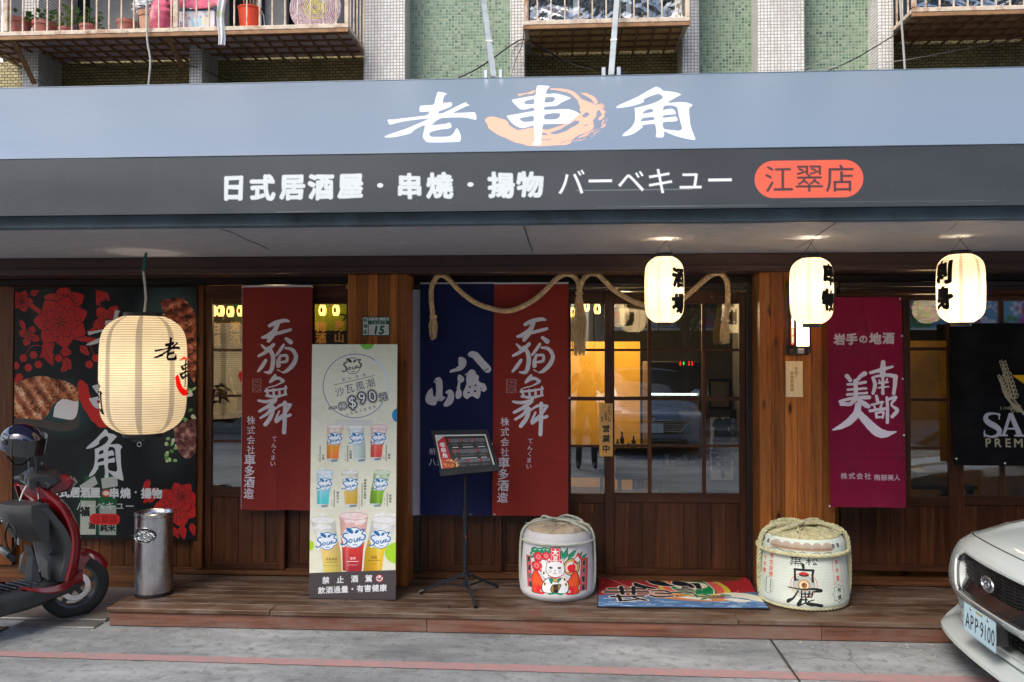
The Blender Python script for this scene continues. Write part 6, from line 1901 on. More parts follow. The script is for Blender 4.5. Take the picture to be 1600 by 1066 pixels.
for (x, y, s, s2, c_) in ((265,598,'洛里檸檬','マルティー&レモン',(120,105,40)),(504,588,'草莓','ストロベリー',(240,225,225)),(742,572,'鳳梨','パイン',(110,85,20))):
    sc_.text(s, 480+cc(x), 795+cc(y), 4.6, c_, bold=.02); sc_.stroke([(480+cc(x-68), 795+cc(y+36)), (480+cc(x+64), 795+cc(y+30))], .9, c_, smooth=0); sc_.text(s2, 480+cc(x), 795+cc(y+72), 3.2, c_, step=2.9)
sc_.poly([(483,901.5),(618,894.5),(618,942),(483,942)], (68,62,64))
W_ = (214,216,220)
for ch, x, y in zip('禁止酒駕', (509,531.5,554,576), (912.5,911,909.5,908.5)): sc_.text(ch, x, y, 11.5, W_, bold=.035, shear=-.05)
for i, ch in enumerate('飲酒過量・有害健康'): sc_.text(ch, 502.5+i*12.05, 928.3-i*.72, 11.5, W_, bold=.03, shear=-.05)
sc_.ell(593, 908, 6, 5.6, (205,60,70)); sc_.ell(593, 908, 5, 4.6, (222,222,226)); sc_.stroke([(590,905),(596,911)], 1.2, (205,60,70), smooth=0); sc_.stroke([(589.5,908),(593,910),(596,905.5)], 1.6, (40,40,44))
xa = P(483.5, 740, BY).x; xc = P(618, 740, BY).x; zb = DZ+.004; zt = P(550, 538, BY).z
lean = .05
def bfn(u, v):
    return Vector((xa+(xc-xa)*u, BY+lean*(1-v)+.004*math.sin(u*3.1), zt+(zb-zt)*v))
bd = thing('drink_board', ((xa+xc)/2, BY, DZ), 'tall pale drink menu board with nine coloured glasses standing before the pine pillar', 'sign board')
M['board_edge'] = plain('foam_board_edge', (.6,.6,.58), .7, bump=0)
sheet('panel', bfn, 12, 20, .008, print_mat('drink_board_print', sc_.image('drink_board'), .35, coat=.25), bd, m2=M['board_edge'])
xm = (xa+xc)/2
MB().add([(xm-.12, BY+lean+.010-.03, zt-.5), (xm+.12, BY+lean+.010-.03, zt-.5), (xm+.15, BY+.26, DZ+.004), (xm-.15, BY+.26, DZ+.004), (xm-.12, BY+lean+.014-.03, zt-.5), (xm+.12, BY+lean+.014-.03, zt-.5), (xm+.15, BY+.264, DZ+.004), (xm-.15, BY+.264, DZ+.004)],
   [(0,1,2,3),(7,6,5,4),(0,4,5,1),(1,5,6,2),(2,6,7,3),(3,7,4,0)]).build('stand_flap', M['board_edge'], bd)

# house number
nc = Canvas(566, 495, 609, 525, 14, (30,75,60))
nc.rect(567.3, 496.3, 574.8, 523.7, (205,213,210)); nc.rect(576, 496.3, 607.6, 501.2, (205,213,210)); nc.rect(576, 507, 607.6, 523.7, (205,213,210)); nc.rect(576, 501.2, 607.6, 507, (0,82,64))
for i, ch in enumerate('板橋區'): nc.text(ch, 571, 500.5+i*9, 6.4, (25,70,58), bold=.02)
for i, ch in enumerate('文化路二段'): nc.text(ch, 579.2+i*6.2, 498.7, 5.0, (40,80,70), bold=.01)
for i, ch in enumerate('182巷7弄'): nc.text(ch, 581.5+i*4.1, 504.2, 5.6 if ch in '1827' else 4.2, (175,185,180), bold=.02)
nc.text('15', 592, 515.5, 18, (12,88,72), bold=.04, step=9, italic=.16, sy=.98)
def plate(name, cvs, Y, m, label, cat, th, parent=None):
    return flat_print(name, cvs, Y, m, label, cat, th)
plate('house_number', nc, PILY-.008, print_mat('house_number_print', nc.image('house_number'), .35, coat=.2), 'green and white house number plate on the pine pillar over the drink board', 'number plate', .005)
# tan plaque
pq = Canvas(1228, 564.5, 1254.5, 620.5, 10, (232,204,156))
gx_, gy_ = pq.grid(); pq.a += ((fbm(gx_*4, gy_*.6, 6, 3, 3)-.5)*16)[:, :, None]
pq.text('先點了', 1244.3, 582, 5.4, (186,146,90), vert=True, step=6, bold=.05); pq.text('炭烤居酒屋', 1237.4, 596, 5.8, (186,146,90), vert=True, step=6.4, bold=.05)
for y in (568.5, 615): pq.text('ooooooo', 1241, y, 3, (188,150,98), step=2.8)
plate('wooden_plaque', pq, PILY-.010, print_mat('plaque_print', pq.image('plaque_print'), .6), 'small pale wooden plaque with faint engraved characters under the wall lamp', 'plaque', .008)
# hanging open plaque on the door
op = Canvas(936.5, 630.5, 957.5, 713, 10, (200,150,82))
gx_, gy_ = op.grid(); op.a += ((fbm(gx_*5, gy_*.5, 6, 3, 8)-.5)*26)[:, :, None]
K2 = (28,22,18)
op.text('いらっしゃ', 952, 647, 5.2, K2, vert=True, step=5.2, bold=.03, wob=.1); op.text('いませ', 946.5, 650, 5, K2, vert=True, step=4.8, bold=.03, wob=.1); op.text('ませ', 940.5, 655, 4.6, K2, vert=True, step=4.4, bold=.02)
for i, ch in enumerate('営業中'): op.text(ch, 947, 670+i*15.5, 12.5, K2, bold=.03, wob=.1)
oy = -.012
os_ = thing('open_plaque', (X(947, oy), oy, Z(713, 947, oy)), 'tan wooden plaque with brushed open characters hanging on the door stile', 'plaque')
a_ = P(936.5, 630.5, oy); b_ = P(957.5, 713, oy)
sheet('board', lambda u, v: Vector((a_.x+(b_.x-a_.x)*u, oy-.008, a_.z+(b_.z-a_.z)*v)), 1, 1, .007, print_mat('open_plaque_print', op.image('open_plaque'), .55), os_)
MB().tube([((a_.x+b_.x)/2-.008, oy-.006, a_.z-.006), ((a_.x+b_.x)/2, oy-.006, a_.z+.02), ((a_.x+b_.x)/2+.008, oy-.006, a_.z-.006)], .0015, 6).build('cord', M['cable'], os_)
# ------------------------------------------------------------------ turned, printed shapes
def wrap(name, c, prof, H, m, parent, nu=64, th=.0015):
    """lathe with a print wrapped round it: prof(v)->radius for v 0 top..1 bottom; u=.5 faces the street"""
    n = len(prof)-1
    def fn(u, v):
        a = (u-.5)*2*math.pi; k = v*n; i = min(int(k), n-1); r = prof[i][0]+(prof[i+1][0]-prof[i][0])*(k-i); z = prof[i][1]+(prof[i+1][1]-prof[i][1])*(k-i)
        return Vector((c[0]+r*math.sin(a), c[1]-r*math.cos(a), c[2]+z))
    zs = [p[1] for p in prof]; z0, z1 = min(zs), max(zs)
    def uvf(u, v):
        k = (1-v)*n; i = min(int(k), n-1); z = prof[i][1]+(prof[i+1][1]-prof[i][1])*(k-i)
        return (u, (z-z0)/(z1-z0))
    return sheet(name, fn, nu, n, th, m, parent, uvfn=uvf)

def twist_rope(name, path, r, pitch, m, parent=None, strands=3, seg=9, k=6):
    """laid rope: strands wound round a path"""
    pts = [Vector(p) for p in catmull(path, k)]
    L = [0]
    for a, b in zip(pts[:-1], pts[1:]): L.append(L[-1]+(b-a).length)
    n = max(12, int(L[-1]/pitch*seg)); mb = MB()
    def at(s):
        for i in range(len(L)-1):
            if L[i+1] >= s: t = (s-L[i])/max(1e-9, L[i+1]-L[i]); return pts[i].lerp(pts[i+1], t)
        return pts[-1]
    P_ = [at(L[-1]*i/n) for i in range(n+1)]
    fr = []; prev = None
    for i in range(n+1):
        d = (P_[min(i+1, n)]-P_[max(i-1, 0)]).normalized()
        s = (Vector((0, 1, .1)) if prev is None else prev); s = (s-d*s.dot(d)).normalized(); prev = s
        fr.append((s, d.cross(s)))
    for q in range(strands):
        tp = []
        for i in range(n+1):
            a = 2*math.pi*(L[-1]*i/n/pitch+q/strands)
            tp.append(P_[i]+(fr[i][0]*math.cos(a)+fr[i][1]*math.sin(a))*r*.56)
        mb.tube(tp, r*.50, 8)
    return mb.build(name, m, parent)

# ------------------------------------------------------------------ paper lanterns
M['lblack'] = plain('lacquered_rim', (.012,.011,.010), .35, bump=0)
M['wire'] = plain('thin_wire', (.06,.05,.04), .5, bump=0)
def lantern_mat(name, img, e, warm, trans=.65):
    t = NT(name)
    im = t.new('ShaderNodeTexImage'); im.image = img; im.interpolation = 'Linear'
    tc = t.new('ShaderNodeTexCoord'); t.lk(tc.outputs['UV'], im.inputs['Vector'])
    t.base(im.outputs[0]); t.rough(.7)
    ts = t.new('ShaderNodeBsdfTranslucent'); t.lk(im.outputs[0], ts.inputs[0])
    mx = t.new('ShaderNodeMixShader'); mx.inputs[0].default_value = trans
    t.lk(t.b.outputs[0], mx.inputs[1]); t.lk(ts.outputs[0], mx.inputs[2]); t.lk(mx.outputs[0], t.out.inputs['Surface'])
    em = t.mix(im.outputs[0], warm, 1.0, 'MULTIPLY')
    t.lk(em, t.b.inputs['Emission Color']); t.b.inputs['Emission Strength'].default_value = e
    return t.m
def lantern(px, ytop, ybot, wpx, Y, texts, label, watt, emit, ribs, paper=(240,232,216), hook=None, seam=8, group=None, extra=None, bulb=(0, 0), warm=(1,.90,.74), capr=.42, lcol=(1, .81, .60)):
    q = P(px, (ytop+ybot)/2, Y)
    d = (Y-CAM.y)*math.cos(YAW)
    R_ = wpx/2*d/FPX; H = abs(P(px, ytop, Y).z-P(px, ybot, Y).z)
    off = math.degrees(math.atan2(CAM.x-q.x, Y-CAM.y))
    L = thing('paper_lantern', (q.x, Y, q.z-H/2), label, 'lantern', group)
    # profile with pleats between the bamboo hoops
    prof = []
    n = ribs*2
    for i in range(n+1):
        v = i/n
        s = abs(2*v-1)
        r = R_*(1-.50*s**7)*(1-.05*s*s)
        r *= (1 if i % 2 == 0 else .982)
        prof.append((r, H/2*.96-H*.96*v))
    circ = 2*math.pi*R_
    cv = Canvas(-circ/2, 0, circ/2, H, 900/circ if wpx < 100 else 1500/circ, paper)
    gx, gy = cv.grid()
    cv.a += ((fbm(gx, gy, circ*.03, 3, 5)-.5)*10)[:, :, None]
    for k in range(seam):
        x = -circ/2+circ*(k+.47)/seam
        cv.rect(x-circ*.012, 0, x+circ*.012, H, [c*.84 for c in paper], .9)
    for k in range(ribs+1):
        y = H*k/ribs; cv.rect(-circ/2, y-H*.0022*40/ribs, circ/2, y+H*.0022*40/ribs, [c*.52 for c in paper], .85)
    for tx in texts:
        for i, (ch, deg, fy, sz) in enumerate(tx):
            cv.text(ch, math.radians((deg+off+180) % 360-180)*R_, H*fy, sz*R_, (16,14,14), bold=.06, wob=.11, sx=.95)
    if extra: extra(cv, R_, H, off)
    m = lantern_mat('lantern_paper', cv.image('lantern_print'), emit, warm)
    wrap('paper_shade', (q.x, Y, q.z), prof, H, m, L, 56, .0008)
    cr = R_*capr
    for z0, z1 in ((H/2*.965, H/2*.965+.022), (-H/2*.965-.020, -H/2*.965)):
        MB().lathe([(cr*.86, z0), (cr, z0), (cr*1.02, z1), (cr*.88, z1), (cr*.86, z0)], (q.x, Y, q.z), 28).build('rim', M['lblack'], L)
    MB().bar((q.x-cr*.9, Y, q.z+H/2*.965+.012), (q.x+cr*.9, Y, q.z+H/2*.965+.012), .006).build('crossbar', M['wire'], L)
    if hook: hook(L, q, H)
    l = bpy.data.lights.new('bulb_light', 'POINT'); l.energy = watt; l.color = lcol; l.shadow_soft_size = .028
    o = bpy.data.objects.new('bulb_light', l); o.location = (q.x+bulb[0], Y, q.z+bulb[1]); COL.objects.link(o)
    o.parent = L; o.matrix_parent_inverse = WM(L).inverted()
    return L
LG = 'lit paper lanterns hanging from the soffit'
def wires(L, q, H, top=2.402, dx=.02, tag_=False):
    z = q.z+H/2*.965+.02
    MB().tube([(q.x-.05, q.y, z), (q.x-.012, q.y, z+.05), (q.x+dx, q.y, top)], .0018, 5).build('wire', M['wire'], L)
    MB().tube([(q.x+.05, q.y, z), (q.x+.008, q.y, z+.055), (q.x-.01, q.y, z+.08), (q.x+dx-.01, q.y, top)], .0018, 5).build('wire', M['wire'], L)
    MB().lathe([(0, 0), (.035, 0), (.03, -.006), (0, -.008)], (q.x+dx, q.y, top), 16).build('ceiling_rose', M['porcelain'], L)
lantern(1038, 400, 506, 61, -1.08, [[('酒', 52, .33, 1.05), ('場', 52, .72, 1.05)], [('酒', 205, .33, 1.05), ('場', 205, .72, 1.05)], [('酒', -155, .33, 1.05), ('場', -155, .72, 1.05)]],
        'brightest lit lantern over the double door where the rope passes', 6.8, .14, 40, hook=wires, group=LG)
lantern(1268, 402, 508, 65, -1.08, [[('串', 58, .26, 1.05), ('物', 56, .66, 1.05)], [('串', -150, .26, 1.05), ('物', -150, .66, 1.05)]],
        'lit lantern hanging in front of the pine pillar with the wall lamp', 6.8, .14, 40, hook=wires, group=LG)
lantern(1501, 396, 506, 68, -1.08, [[('刺', -48, .26, 1.05), ('身', -46, .64, 1.05)], [('刺', 140, .26, 1.05), ('身', 140, .64, 1.05)]],
        'lit lantern hanging above the black star banner', 4.6, .11, 40, hook=wires, group=LG, bulb=(.045, -.06))
def big_hook(L, q, H):
    z = q.z+H/2*.965+.02
    MB().tube([(q.x+.0, q.y, z-.02), (q.x+.012, q.y, z+.10), (q.x+.004, q.y, z+.2), (q.x-.008, q.y, z+.28)], .008, 8).build('cord', M['porcelain'], L)
    MB().tube([(q.x-.008, q.y, z+.275), (q.x+.010, q.y, z+.33), (q.x+.006, q.y, z+.42), (q.x+.014, q.y, 2.402)], .006, 8).build('cord', M['steel'], L)
    tp = MB().tube([(q.x-.012, q.y, z+.28), (q.x+.006, q.y, z+.32), (q.x+.004, q.y, z+.37), (q.x+.014, q.y, z+.40)], [.010, .013, .011, .008], 8)
    tp.build('tape', plain('green_tape', (.01,.09,.07), .4), L)
    zz = q.z-H/2*.965-.02
    MB().box(q.x-.02, q.x+.06, q.y-.10, q.y-.095, zz-.028, zz+.004).build('tag', M['trim'], L)
    MB().tube([(q.x+.02+.014*math.cos(a), q.y-.09, zz-.045+.014*math.sin(a)) for a in np.linspace(0, 6.28, 14)], .002, 5).build('ring', M['steel'], L)
def big_extra(cv, R_, H, off):
    A = lambda deg: math.radians(deg+off)*R_
    K = (20,16,16)
    poly_mapped(cv, LAO, K, box_fn((600,136,744,222), (A(12), H*.165, A(54), H*.375)))
    F = box_fn((757,180,948,228), (A(40), H*.50, A(98), H*.62))
    cv.poly([(A(44),H*.52),(A(48),H*.50),(A(52),H*.52),(A(56),H*.575),(A(64),H*.62),(A(80),H*.63),(A(92),H*.58),(A(98),H*.50),(A(104),H*.54),(A(98),H*.62),(A(84),H*.68),(A(66),H*.68),(A(56),H*.66),(A(47),H*.60)], (224,40,20), smooth=4)
    for k in range(6): cv.stroke([(A(54+k*3),H*(.375-.004*k)),(A(64+k*4),H*(.35+.006*k)),(A(76+k*4),H*(.36+.01*k))], R_*.02, (224,60,35), rough=R_*.01)
    poly_mapped(cv, KUSHI, K, box_fn((791,133,905,227), (A(52), H*.37, A(92), H*.61)), holes=KUSHI_H)
    poly_mapped(cv, JIAO, K, box_fn((962,135,1087,218), (A(-108), H*.55, A(-62), H*.83)), holes=JIAO_H)
    for o_ in (180,):
        poly_mapped(cv, JIAO, K, box_fn((962,135,1087,218), (A(114), H*.62, A(150), H*.84)), holes=JIAO_H)
lantern(224.5, 491, 680, 133, -.62, [], 'largest cream ribbed paper lantern hanging before the poster', 3.6, .20, 50, paper=(236,228,210), hook=big_hook, seam=8, group=None, extra=big_extra, bulb=(0, .05), warm=(1,.92,.80), capr=.46, lcol=(1, .82, .62))

# ------------------------------------------------------------------ rope garland
M['rope'] = plain('straw_rope', (.66,.46,.24), .85, var=.2, scale=30, bump=.5, bscale=150, dirt=(.45,.29,.13))
rp = thing('rope_garland', (X(900, -.13), -.13, 2.2), 'thick twisted straw rope swagged over the banners and double door', 'rope')
def rpath(pts): return [tuple(P(x, y, Y)) for x, y, Y in pts]
twist_rope('rope', rpath([(677,497,-.14),(674,470,-.14),(675,447,-.14),(683,433,-.13),(692,430,-.13),(702,437,-.14),(720,456,-.15),(745,474,-.15),(775,484,-.15),(800,485,-.15),(828,473,-.15),(850,456,-.14),(867,438,-.13),(882,429,-.12),(893,430,-.12),(902,438,-.13),(905,452,-.13),(905,468,-.13)]), .0185, .055, M['rope'], rp)
twist_rope('rope', rpath([(904,462,-.16),(906,450,-.16),(912,436,-.14),(922,428,-.12),(934,429,-.12),(943,437,-.13),(958,452,-.15),(978,465,-.15),(1000,475,-.16),(1030,478,-.16),(1055,474,-.16),(1078,458,-.15),(1098,440,-.14),(1112,430,-.12),(1124,427,-.12),(1133,434,-.12),(1137,448,-.13),(1137,475,-.13),(1134,502,-.13)]), .0185, .055, M['rope'], rp)
def tassel(px, y0, y1, w, Y, seed):
    mb = MB(); r_ = random.Random(seed); a_ = P(px, y0, Y); b_ = P(px, y1, Y); W_ = w/218
    for k in range(70):
        a = r_.uniform(0, 6.28); rr = math.sqrt(r_.random()); e = rr*(.5+.5*r_.random())
        mb.tube([(a_.x+.012*rr*math.cos(a), Y+.012*rr*math.sin(a), a_.z), (a_.x+W_*.5*rr*math.cos(a), Y+.03*rr*math.sin(a), (a_.z*.5+b_.z*.5)), (a_.x+W_*.5*e*math.cos(a+.3), Y+.03*e*math.sin(a), b_.z+r_.uniform(-.02, .05))], .0026, 4, cap=False)
    mb.build('tassel', M['rope'], rp)
tassel(677, 490, 527, 14, -.14, 1); tassel(905, 455, 553, 24, -.15, 2); tassel(1133, 498, 534, 15, -.13, 3)
for (px, py, Y) in ((677,495,-.14),(905,458,-.15),(1134,500,-.13)):
    q = P(px, py, Y); MB().lathe([(.0, -.012), (.024, -.012), (.028, 0), (.024, .012), (0, .012)], q, 14).build('binding', M['rope'], rp)
for px, py in ((692,424),(886,424),(930,424),(1120,423)):
    q = P(px, py, -.10); MB().tube([(q.x, -.04, q.z+.0), (q.x, -.13, q.z+.0), (q.x, -.145, q.z-.02)], .003, 6).build('hook', M['wire'], rp)

# ------------------------------------------------------------------ wall lamp on the pillar
wl_ = thing('wall_lamp', (X(1247, -.33), -.33, 1.9), 'black framed box lamp with lit panel and red lettered side on the pine pillar', 'wall lamp')
fx0, fx1 = X(1241.5, -.40), X(1268, -.40); fz0, fz1 = Z(541, 1255, -.40), Z(446, 1255, -.40)
yF, yB = -.40, PILY-.012
M['lampframe'] = plain('dark_lamp_frame', (.03,.018,.014), .35)
for x0 in (fx0, fx1-.014):
    for y0 in (yF, yB-.018): MB().box(x0, x0+.014, y0, y0+.014, fz0-.045, fz1+.02, .002).build('post', M['lampframe'], wl_)
for z0 in (fz0-.014, fz1): 
    for y0 in (yF+.0005, yB-.0175): MB().box(fx0+.0141, fx1-.0141, y0, y0+.013, z0, z0+.014, .001).build('rail', M['lampframe'], wl_)
    for x0 in (fx0+.0005, fx1-.0135): MB().box(x0, x0+.013, yF+.0141, yB-.0181, z0, z0+.014, .001).build('rail', M['lampframe'], wl_)
MB().box(fx0-.02, fx1+.02, yB-.002, yB+.008, fz0-.06, fz1+.03, .002).build('back_plate', M['lampframe'], wl_)
MB().box(fx0-.012, fx1+.012, yF-.012, yB-.003, fz1+.0205, fz1+.032, .003).build('cap', M['lampframe'], wl_)
MB().box(fx0+.0142, fx1-.0142, yF+.004, yF+.007, fz0, fz1).build('front_panel', emis('lamp_panel_glow', (1, .78, .46), 2.6), wl_)
lc = Canvas(0, 0, 20, 70, 10, (16,10,10))
lc.poly([(4,34),(9,30),(14,38),(17,52),(15,66),(6,68),(3,58)], (240,60,10), smooth=4); lc.ell(9, 50, 5, 12, (255,120,20), .8)
for ch, y in zip('老串角', (10, 26, 42)): lc.text(ch, 11, y, 14, (230,215,205), bold=.05)
lc.ell(14, 27, 3, 3, (220,40,20)); lc.text('串燒', 11, 58, 9, (235,220,205), vert=True, step=9)
t = NT('lamp_side_print'); im = t.new('ShaderNodeTexImage'); im.image = lc.image('lamp_side'); t.lk(im.outputs[0], t.b.inputs['Base Color']); t.lk(im.outputs[0], t.b.inputs['Emission Color']); t.b.inputs['Emission Strength'].default_value = 1.3
for sx, nm in ((fx0+.006, 'side_panel'), (fx1-.006, 'side_panel')):
    if sx < (fx0+fx1)/2: fn = lambda u, v, sx=sx: Vector((sx, yB-.02+(yF+.015-yB+.02)*u, fz1+(fz0-fz1)*v))
    else: fn = lambda u, v, sx=sx: Vector((sx, yF+.015+(yB-.02-yF-.015)*u, fz1+(fz0-fz1)*v))
    sheet(nm, fn, 1, 1, .002, t.m, wl_)
MB().box((fx0+fx1)/2-.02, (fx0+fx1)/2+.02, -.36, -.30, fz0-.05, fz0-.016, .003).build('lamp_holder', M['steel'], wl_)

# ------------------------------------------------------------------ sake barrels
def barrel(px, Yc, R_, H, img, label, top_m, rope_m, rr, ring_y, dome, rope_ang=72, body_tex_rough=.75):
    x = X(px, Yc, 880)
    b = thing('sake_barrel', (x, Yc, DZ), label, 'barrel', 'straw wrapped sake barrels on the deck')
    prof = []
    for i in range(25):
        v = i/24
        r = R_*(1-.045*math.cos(v*math.pi)) if v < .9 else R_*(1.045-.10*((v-.9)/.1)**2)
        if v < .12: r -= R_*.10*((.12-v)/.12)**2
        prof.append((r, H-H*v+.002))
    wrap('body', (x, Yc, DZ), prof, H, print_mat('barrel_print', img, body_tex_rough, weave=.5, weavescale=(60, 60, 480)), b, 72, .006)
    tp = []
    for i in range(12):
        v = i/11; tp.append((prof[0][0]*(1.0-.0*v)*(math.cos(v*math.pi/2)**.55 if v < 1 else 0), H+dome*math.sin(v*math.pi/2)))
    mb = MB().lathe(tp, (x, Yc, DZ+.001), 56)
    nv = []
    for v in mb.v:
        a = math.atan2(v[1]-Yc, v[0]-x); q = math.hypot(v[1]-Yc, v[0]-x)/R_
        nv.append((v[0], v[1], v[2]+.006*math.sin(a*17)*q*(1-q)*4+.010*mnoise.noise(Vector((v[0]*18, v[1]*18, 1)))*(1-q*.8)))
    mb.v = nv
    mb.build('lid', top_m, b)
    MB().lathe([(0, .001), (R_*.9, .001), (R_*.93, .012), (0, .012)], (x, Yc, DZ), 40).build('base', top_m, b)
    # ring rope
    zr = DZ+H*ring_y; rg = R_*1.005+rr*.4
    twist_rope('ring_rope', [(x+rg*math.cos(a), Yc+rg*math.sin(a), zr) for a in np.linspace(0, 2*math.pi, 25)], rr*.8, rr*4.5, rope_m, b, seg=8, k=3)
    twist_rope('ring_rope', [(x+R_*.97*math.cos(a), Yc+R_*.97*math.sin(a), DZ+.018) for a in np.linspace(0, 2*math.pi, 25)], rr*.9, rr*4.5, rope_m, b, seg=8, k=3)
    # side ropes running up over the lid to the knot
    for sgn in (-1, 1):
        for back in (0, 1):
            a = math.radians(rope_ang if not back else 128)*sgn
            s, c_ = math.sin(a), -math.cos(a)
            o = R_*1.03
            pth = [(x+o*.86*s, Yc+o*.86*c_, DZ+.02), (x+o*1.0*s, Yc+o*1.0*c_, DZ+H*.15), (x+o*1.025*s, Yc+o*1.025*c_, DZ+H*.5), (x+o*1.0*s, Yc+o*1.0*c_, DZ+H*.85), (x+o*.92*s, Yc+o*.92*c_, DZ+H+.006), (x+o*.7*s, Yc+o*.7*c_*.8, DZ+H+dome*.72+rr), (x+o*.3*s, Yc+o*.3*c_*.6, DZ+H+dome+rr*1.2), (x, Yc-.02, DZ+H+dome+rr*1.6)]
            twist_rope('side_rope', pth, rr, rr*5, rope_m, b, seg=8, k=4)
    return b, x
# maneki barrel print
def barrel_canvas(R_, H, bgc, res=1500):
    c = 2*math.pi*R_; return Canvas(-c/2, 0, c/2, H, res, bgc)
R1, H1 = .243, .432
bc = barrel_canvas(R1, H1, (206,204,204))
gx, gy = bc.grid(); bc.a += ((np.sin(gy*900)*.5)*6)[:, :, None]; bc.a[:int(.05*1500)] *= .9
sN = 1/1650.0   # zoomed tracing units -> metres
def ax(x): 
    u = (x-565)/7.106/ (1300/5.42); u = max(-.985, min(.985, u/R1)); return math.asin(u)*R1
def ay(y): return (y-262)/7.106/(1300/5.42)*.985
def pb(pts, c, smooth=3, hol=(), **k): bc.poly([(ax(x), ay(y)) for x, y in pts], c, smooth=smooth, holes=[[(ax(x), ay(y)) for x, y in h] for h in hol], **k)
def sb(pts, w, c, **k): bc.stroke([(ax(p[0]), ay(p[1])) for p in pts], w*.00058, c, **k)
def eb(cx, cy, rx, ry, c, n=24, rot=0, **k): pb([(cx+rx*math.cos(a)*math.cos(rot)-ry*math.sin(a)*math.sin(rot), cy+rx*math.cos(a)*math.sin(rot)+ry*math.sin(a)*math.cos(rot)) for a in np.linspace(0, 2*math.pi, n, endpoint=False)], c, smooth=0, **k)
BK, RE, GR, WH, GO = (24,22,24), (214,32,42), (10,128,92), (226,226,226), (196,160,80)
for (cx, cy, r) in ((310,455,44),(365,450,36),(290,500,34),(415,440,40),(455,440,36),(275,525,20)): eb(cx, cy, r+4, r*.8+4, BK); 
for (cx, cy, r) in ((310,455,44),(365,450,36),(290,500,34),(415,440,40),(455,440,36),(275,525,20)): 
    eb(cx, cy, r, r*.8, GR)
    for k in range(3): eb(cx-10+k*10, cy-8-k*3, 3, 9, WH, rot=.3)
for (x0, y0, x1, y1, w) in ((610,540,620,430,28),(640,540,685,405,32),(680,540,760,440,24),(700,530,790,430,20),(800,540,850,465,22),(830,560,905,500,20),(620,500,600,430,14)):
    dx, dy = x1-x0, y1-y0; L_ = math.hypot(dx, dy); nx, ny = -dy/L_*w, dx/L_*w
    q = [(x0,y0),(x0+dx*.4+nx,y0+dy*.4+ny),(x1,y1),(x0+dx*.4-nx,y0+dy*.4-ny)]
    pb([(a+(a-x0)*.06, b+(b-y0)*.06) for a, b in q], BK, 0); pb(q, GR, 0); sb([(x0, y0), (x0+dx*.7, y0+dy*.7)], 3, (120,200,170), smooth=0)
for (cx, cy, r) in ((350,520,52),(440,500,44),(335,620,54),(395,650,30)):
    for k in range(5):
        a = k*1.257-1.57; eb(cx+r*.52*math.cos(a), cy+r*.52*math.sin(a), r*.56+2.5, r*.54+2.5, BK)
    for k in range(5):
        a = k*1.257-1.57; eb(cx+r*.52*math.cos(a), cy+r*.52*math.sin(a), r*.56, r*.54, RE)
    for k in range(12):
        a = k*.524; sb([(cx+r*.25*math.cos(a), cy+r*.25*math.sin(a)), (cx+r*.6*math.cos(a), cy+r*.6*math.sin(a))], 3, WH, smooth=0)
eb(725, 620, 92, 96, BK); eb(725, 620, 84, 88, GO); eb(718, 625, 62, 64, WH, ); eb(716, 628, 58, 60, (190,190,190), hol=()); eb(714, 630, 52, 54, RE); eb(714, 628, 56, 58, RE); eb(722, 630, 22, 24, RE); pb([(660,625),(680,585),(720,572),(740,590),(700,605),(690,640),(700,670),(670,665)], WH)
eb(714, 632, 38, 40, RE)
pb([(745,570),(760,540),(800,470),(815,480),(790,560),(780,600)], RE, 0); pb([(760,545),(800,505),(830,520),(800,580)], WH, 0); pb([(800,505),(840,500),(835,560),(815,540)], RE, 0); pb([(770,590),(830,560),(810,600)], GR, 0)
pb([(484,400),(604,400),(604,555),(484,555)], BK, 0); pb([(488,404),(600,404),(600,555),(488,555)], RE, 0); pb([(496,412),(592,412),(592,548),(496,548)], WH, 0, hol=[[(500,416),(588,416),(588,544),(500,544)]])
bc.text('大', ax(544), ay(455), .042, WH, bold=.06); bc.text('吉', ax(544), ay(520), .034, WH, bold=.05)
# fish
for s in (-1, 1):
    f = lambda q: [(545+s*(x-545)*1.0, y) for x, y in q]
    pb(f([(670,790),(755,660),(800,720),(810,800),(790,860),(800,915),(700,925),(655,880)]), BK); pb(f([(676,790),(755,670),(794,724),(803,800),(783,862),(792,908),(702,918),(662,878)]), (226,62,30))
    for k in range(6): sb(f([(690+k*16,790-k*18),(700+k*16,850-k*6)]), 3.2, (240,160,60), smooth=0)
    pb(f([(650,850),(730,830),(745,900),(690,928),(650,900)]), RE); eb(545+s*148, 888, 14, 14, WH); eb(545+s*148, 888, 7, 7, BK)
# side scrolls
for (q, s, cx, cy) in (([(212,526),(262,530),(305,875),(250,872)], '開運招福', 258, 700), ([(832,548),(910,546),(880,900),(800,900)], '商売繁盛', 858, 725)):
    pb([(a+(6 if a > 400 else -6)*.5, b) for a, b in q], BK, 0); pb(q, RE, 0)
    n_ = len(s)
    top = ((q[0][0]+q[1][0])/2, q[0][1]); bot = ((q[2][0]+q[3][0])/2, q[2][1])
    pb([(q[0][0]+10,q[0][1]+18),(q[1][0]-10,q[1][1]+18),(q[2][0]-10,q[2][1]-16),(q[3][0]+10,q[3][1]-16)], (210,80,90), 0)
    for i, ch in enumerate(s):
        tt = (i+.55)/n_; bc.text(ch, ax(top[0]+(bot[0]-top[0])*tt), ay(top[1]+(bot[1]-top[1])*tt), .040, WH, bold=.09, sx=.8); bc.text(ch, ax(top[0]+(bot[0]-top[0])*tt), ay(top[1]+(bot[1]-top[1])*tt), .040, BK, bold=.05, sx=.8)
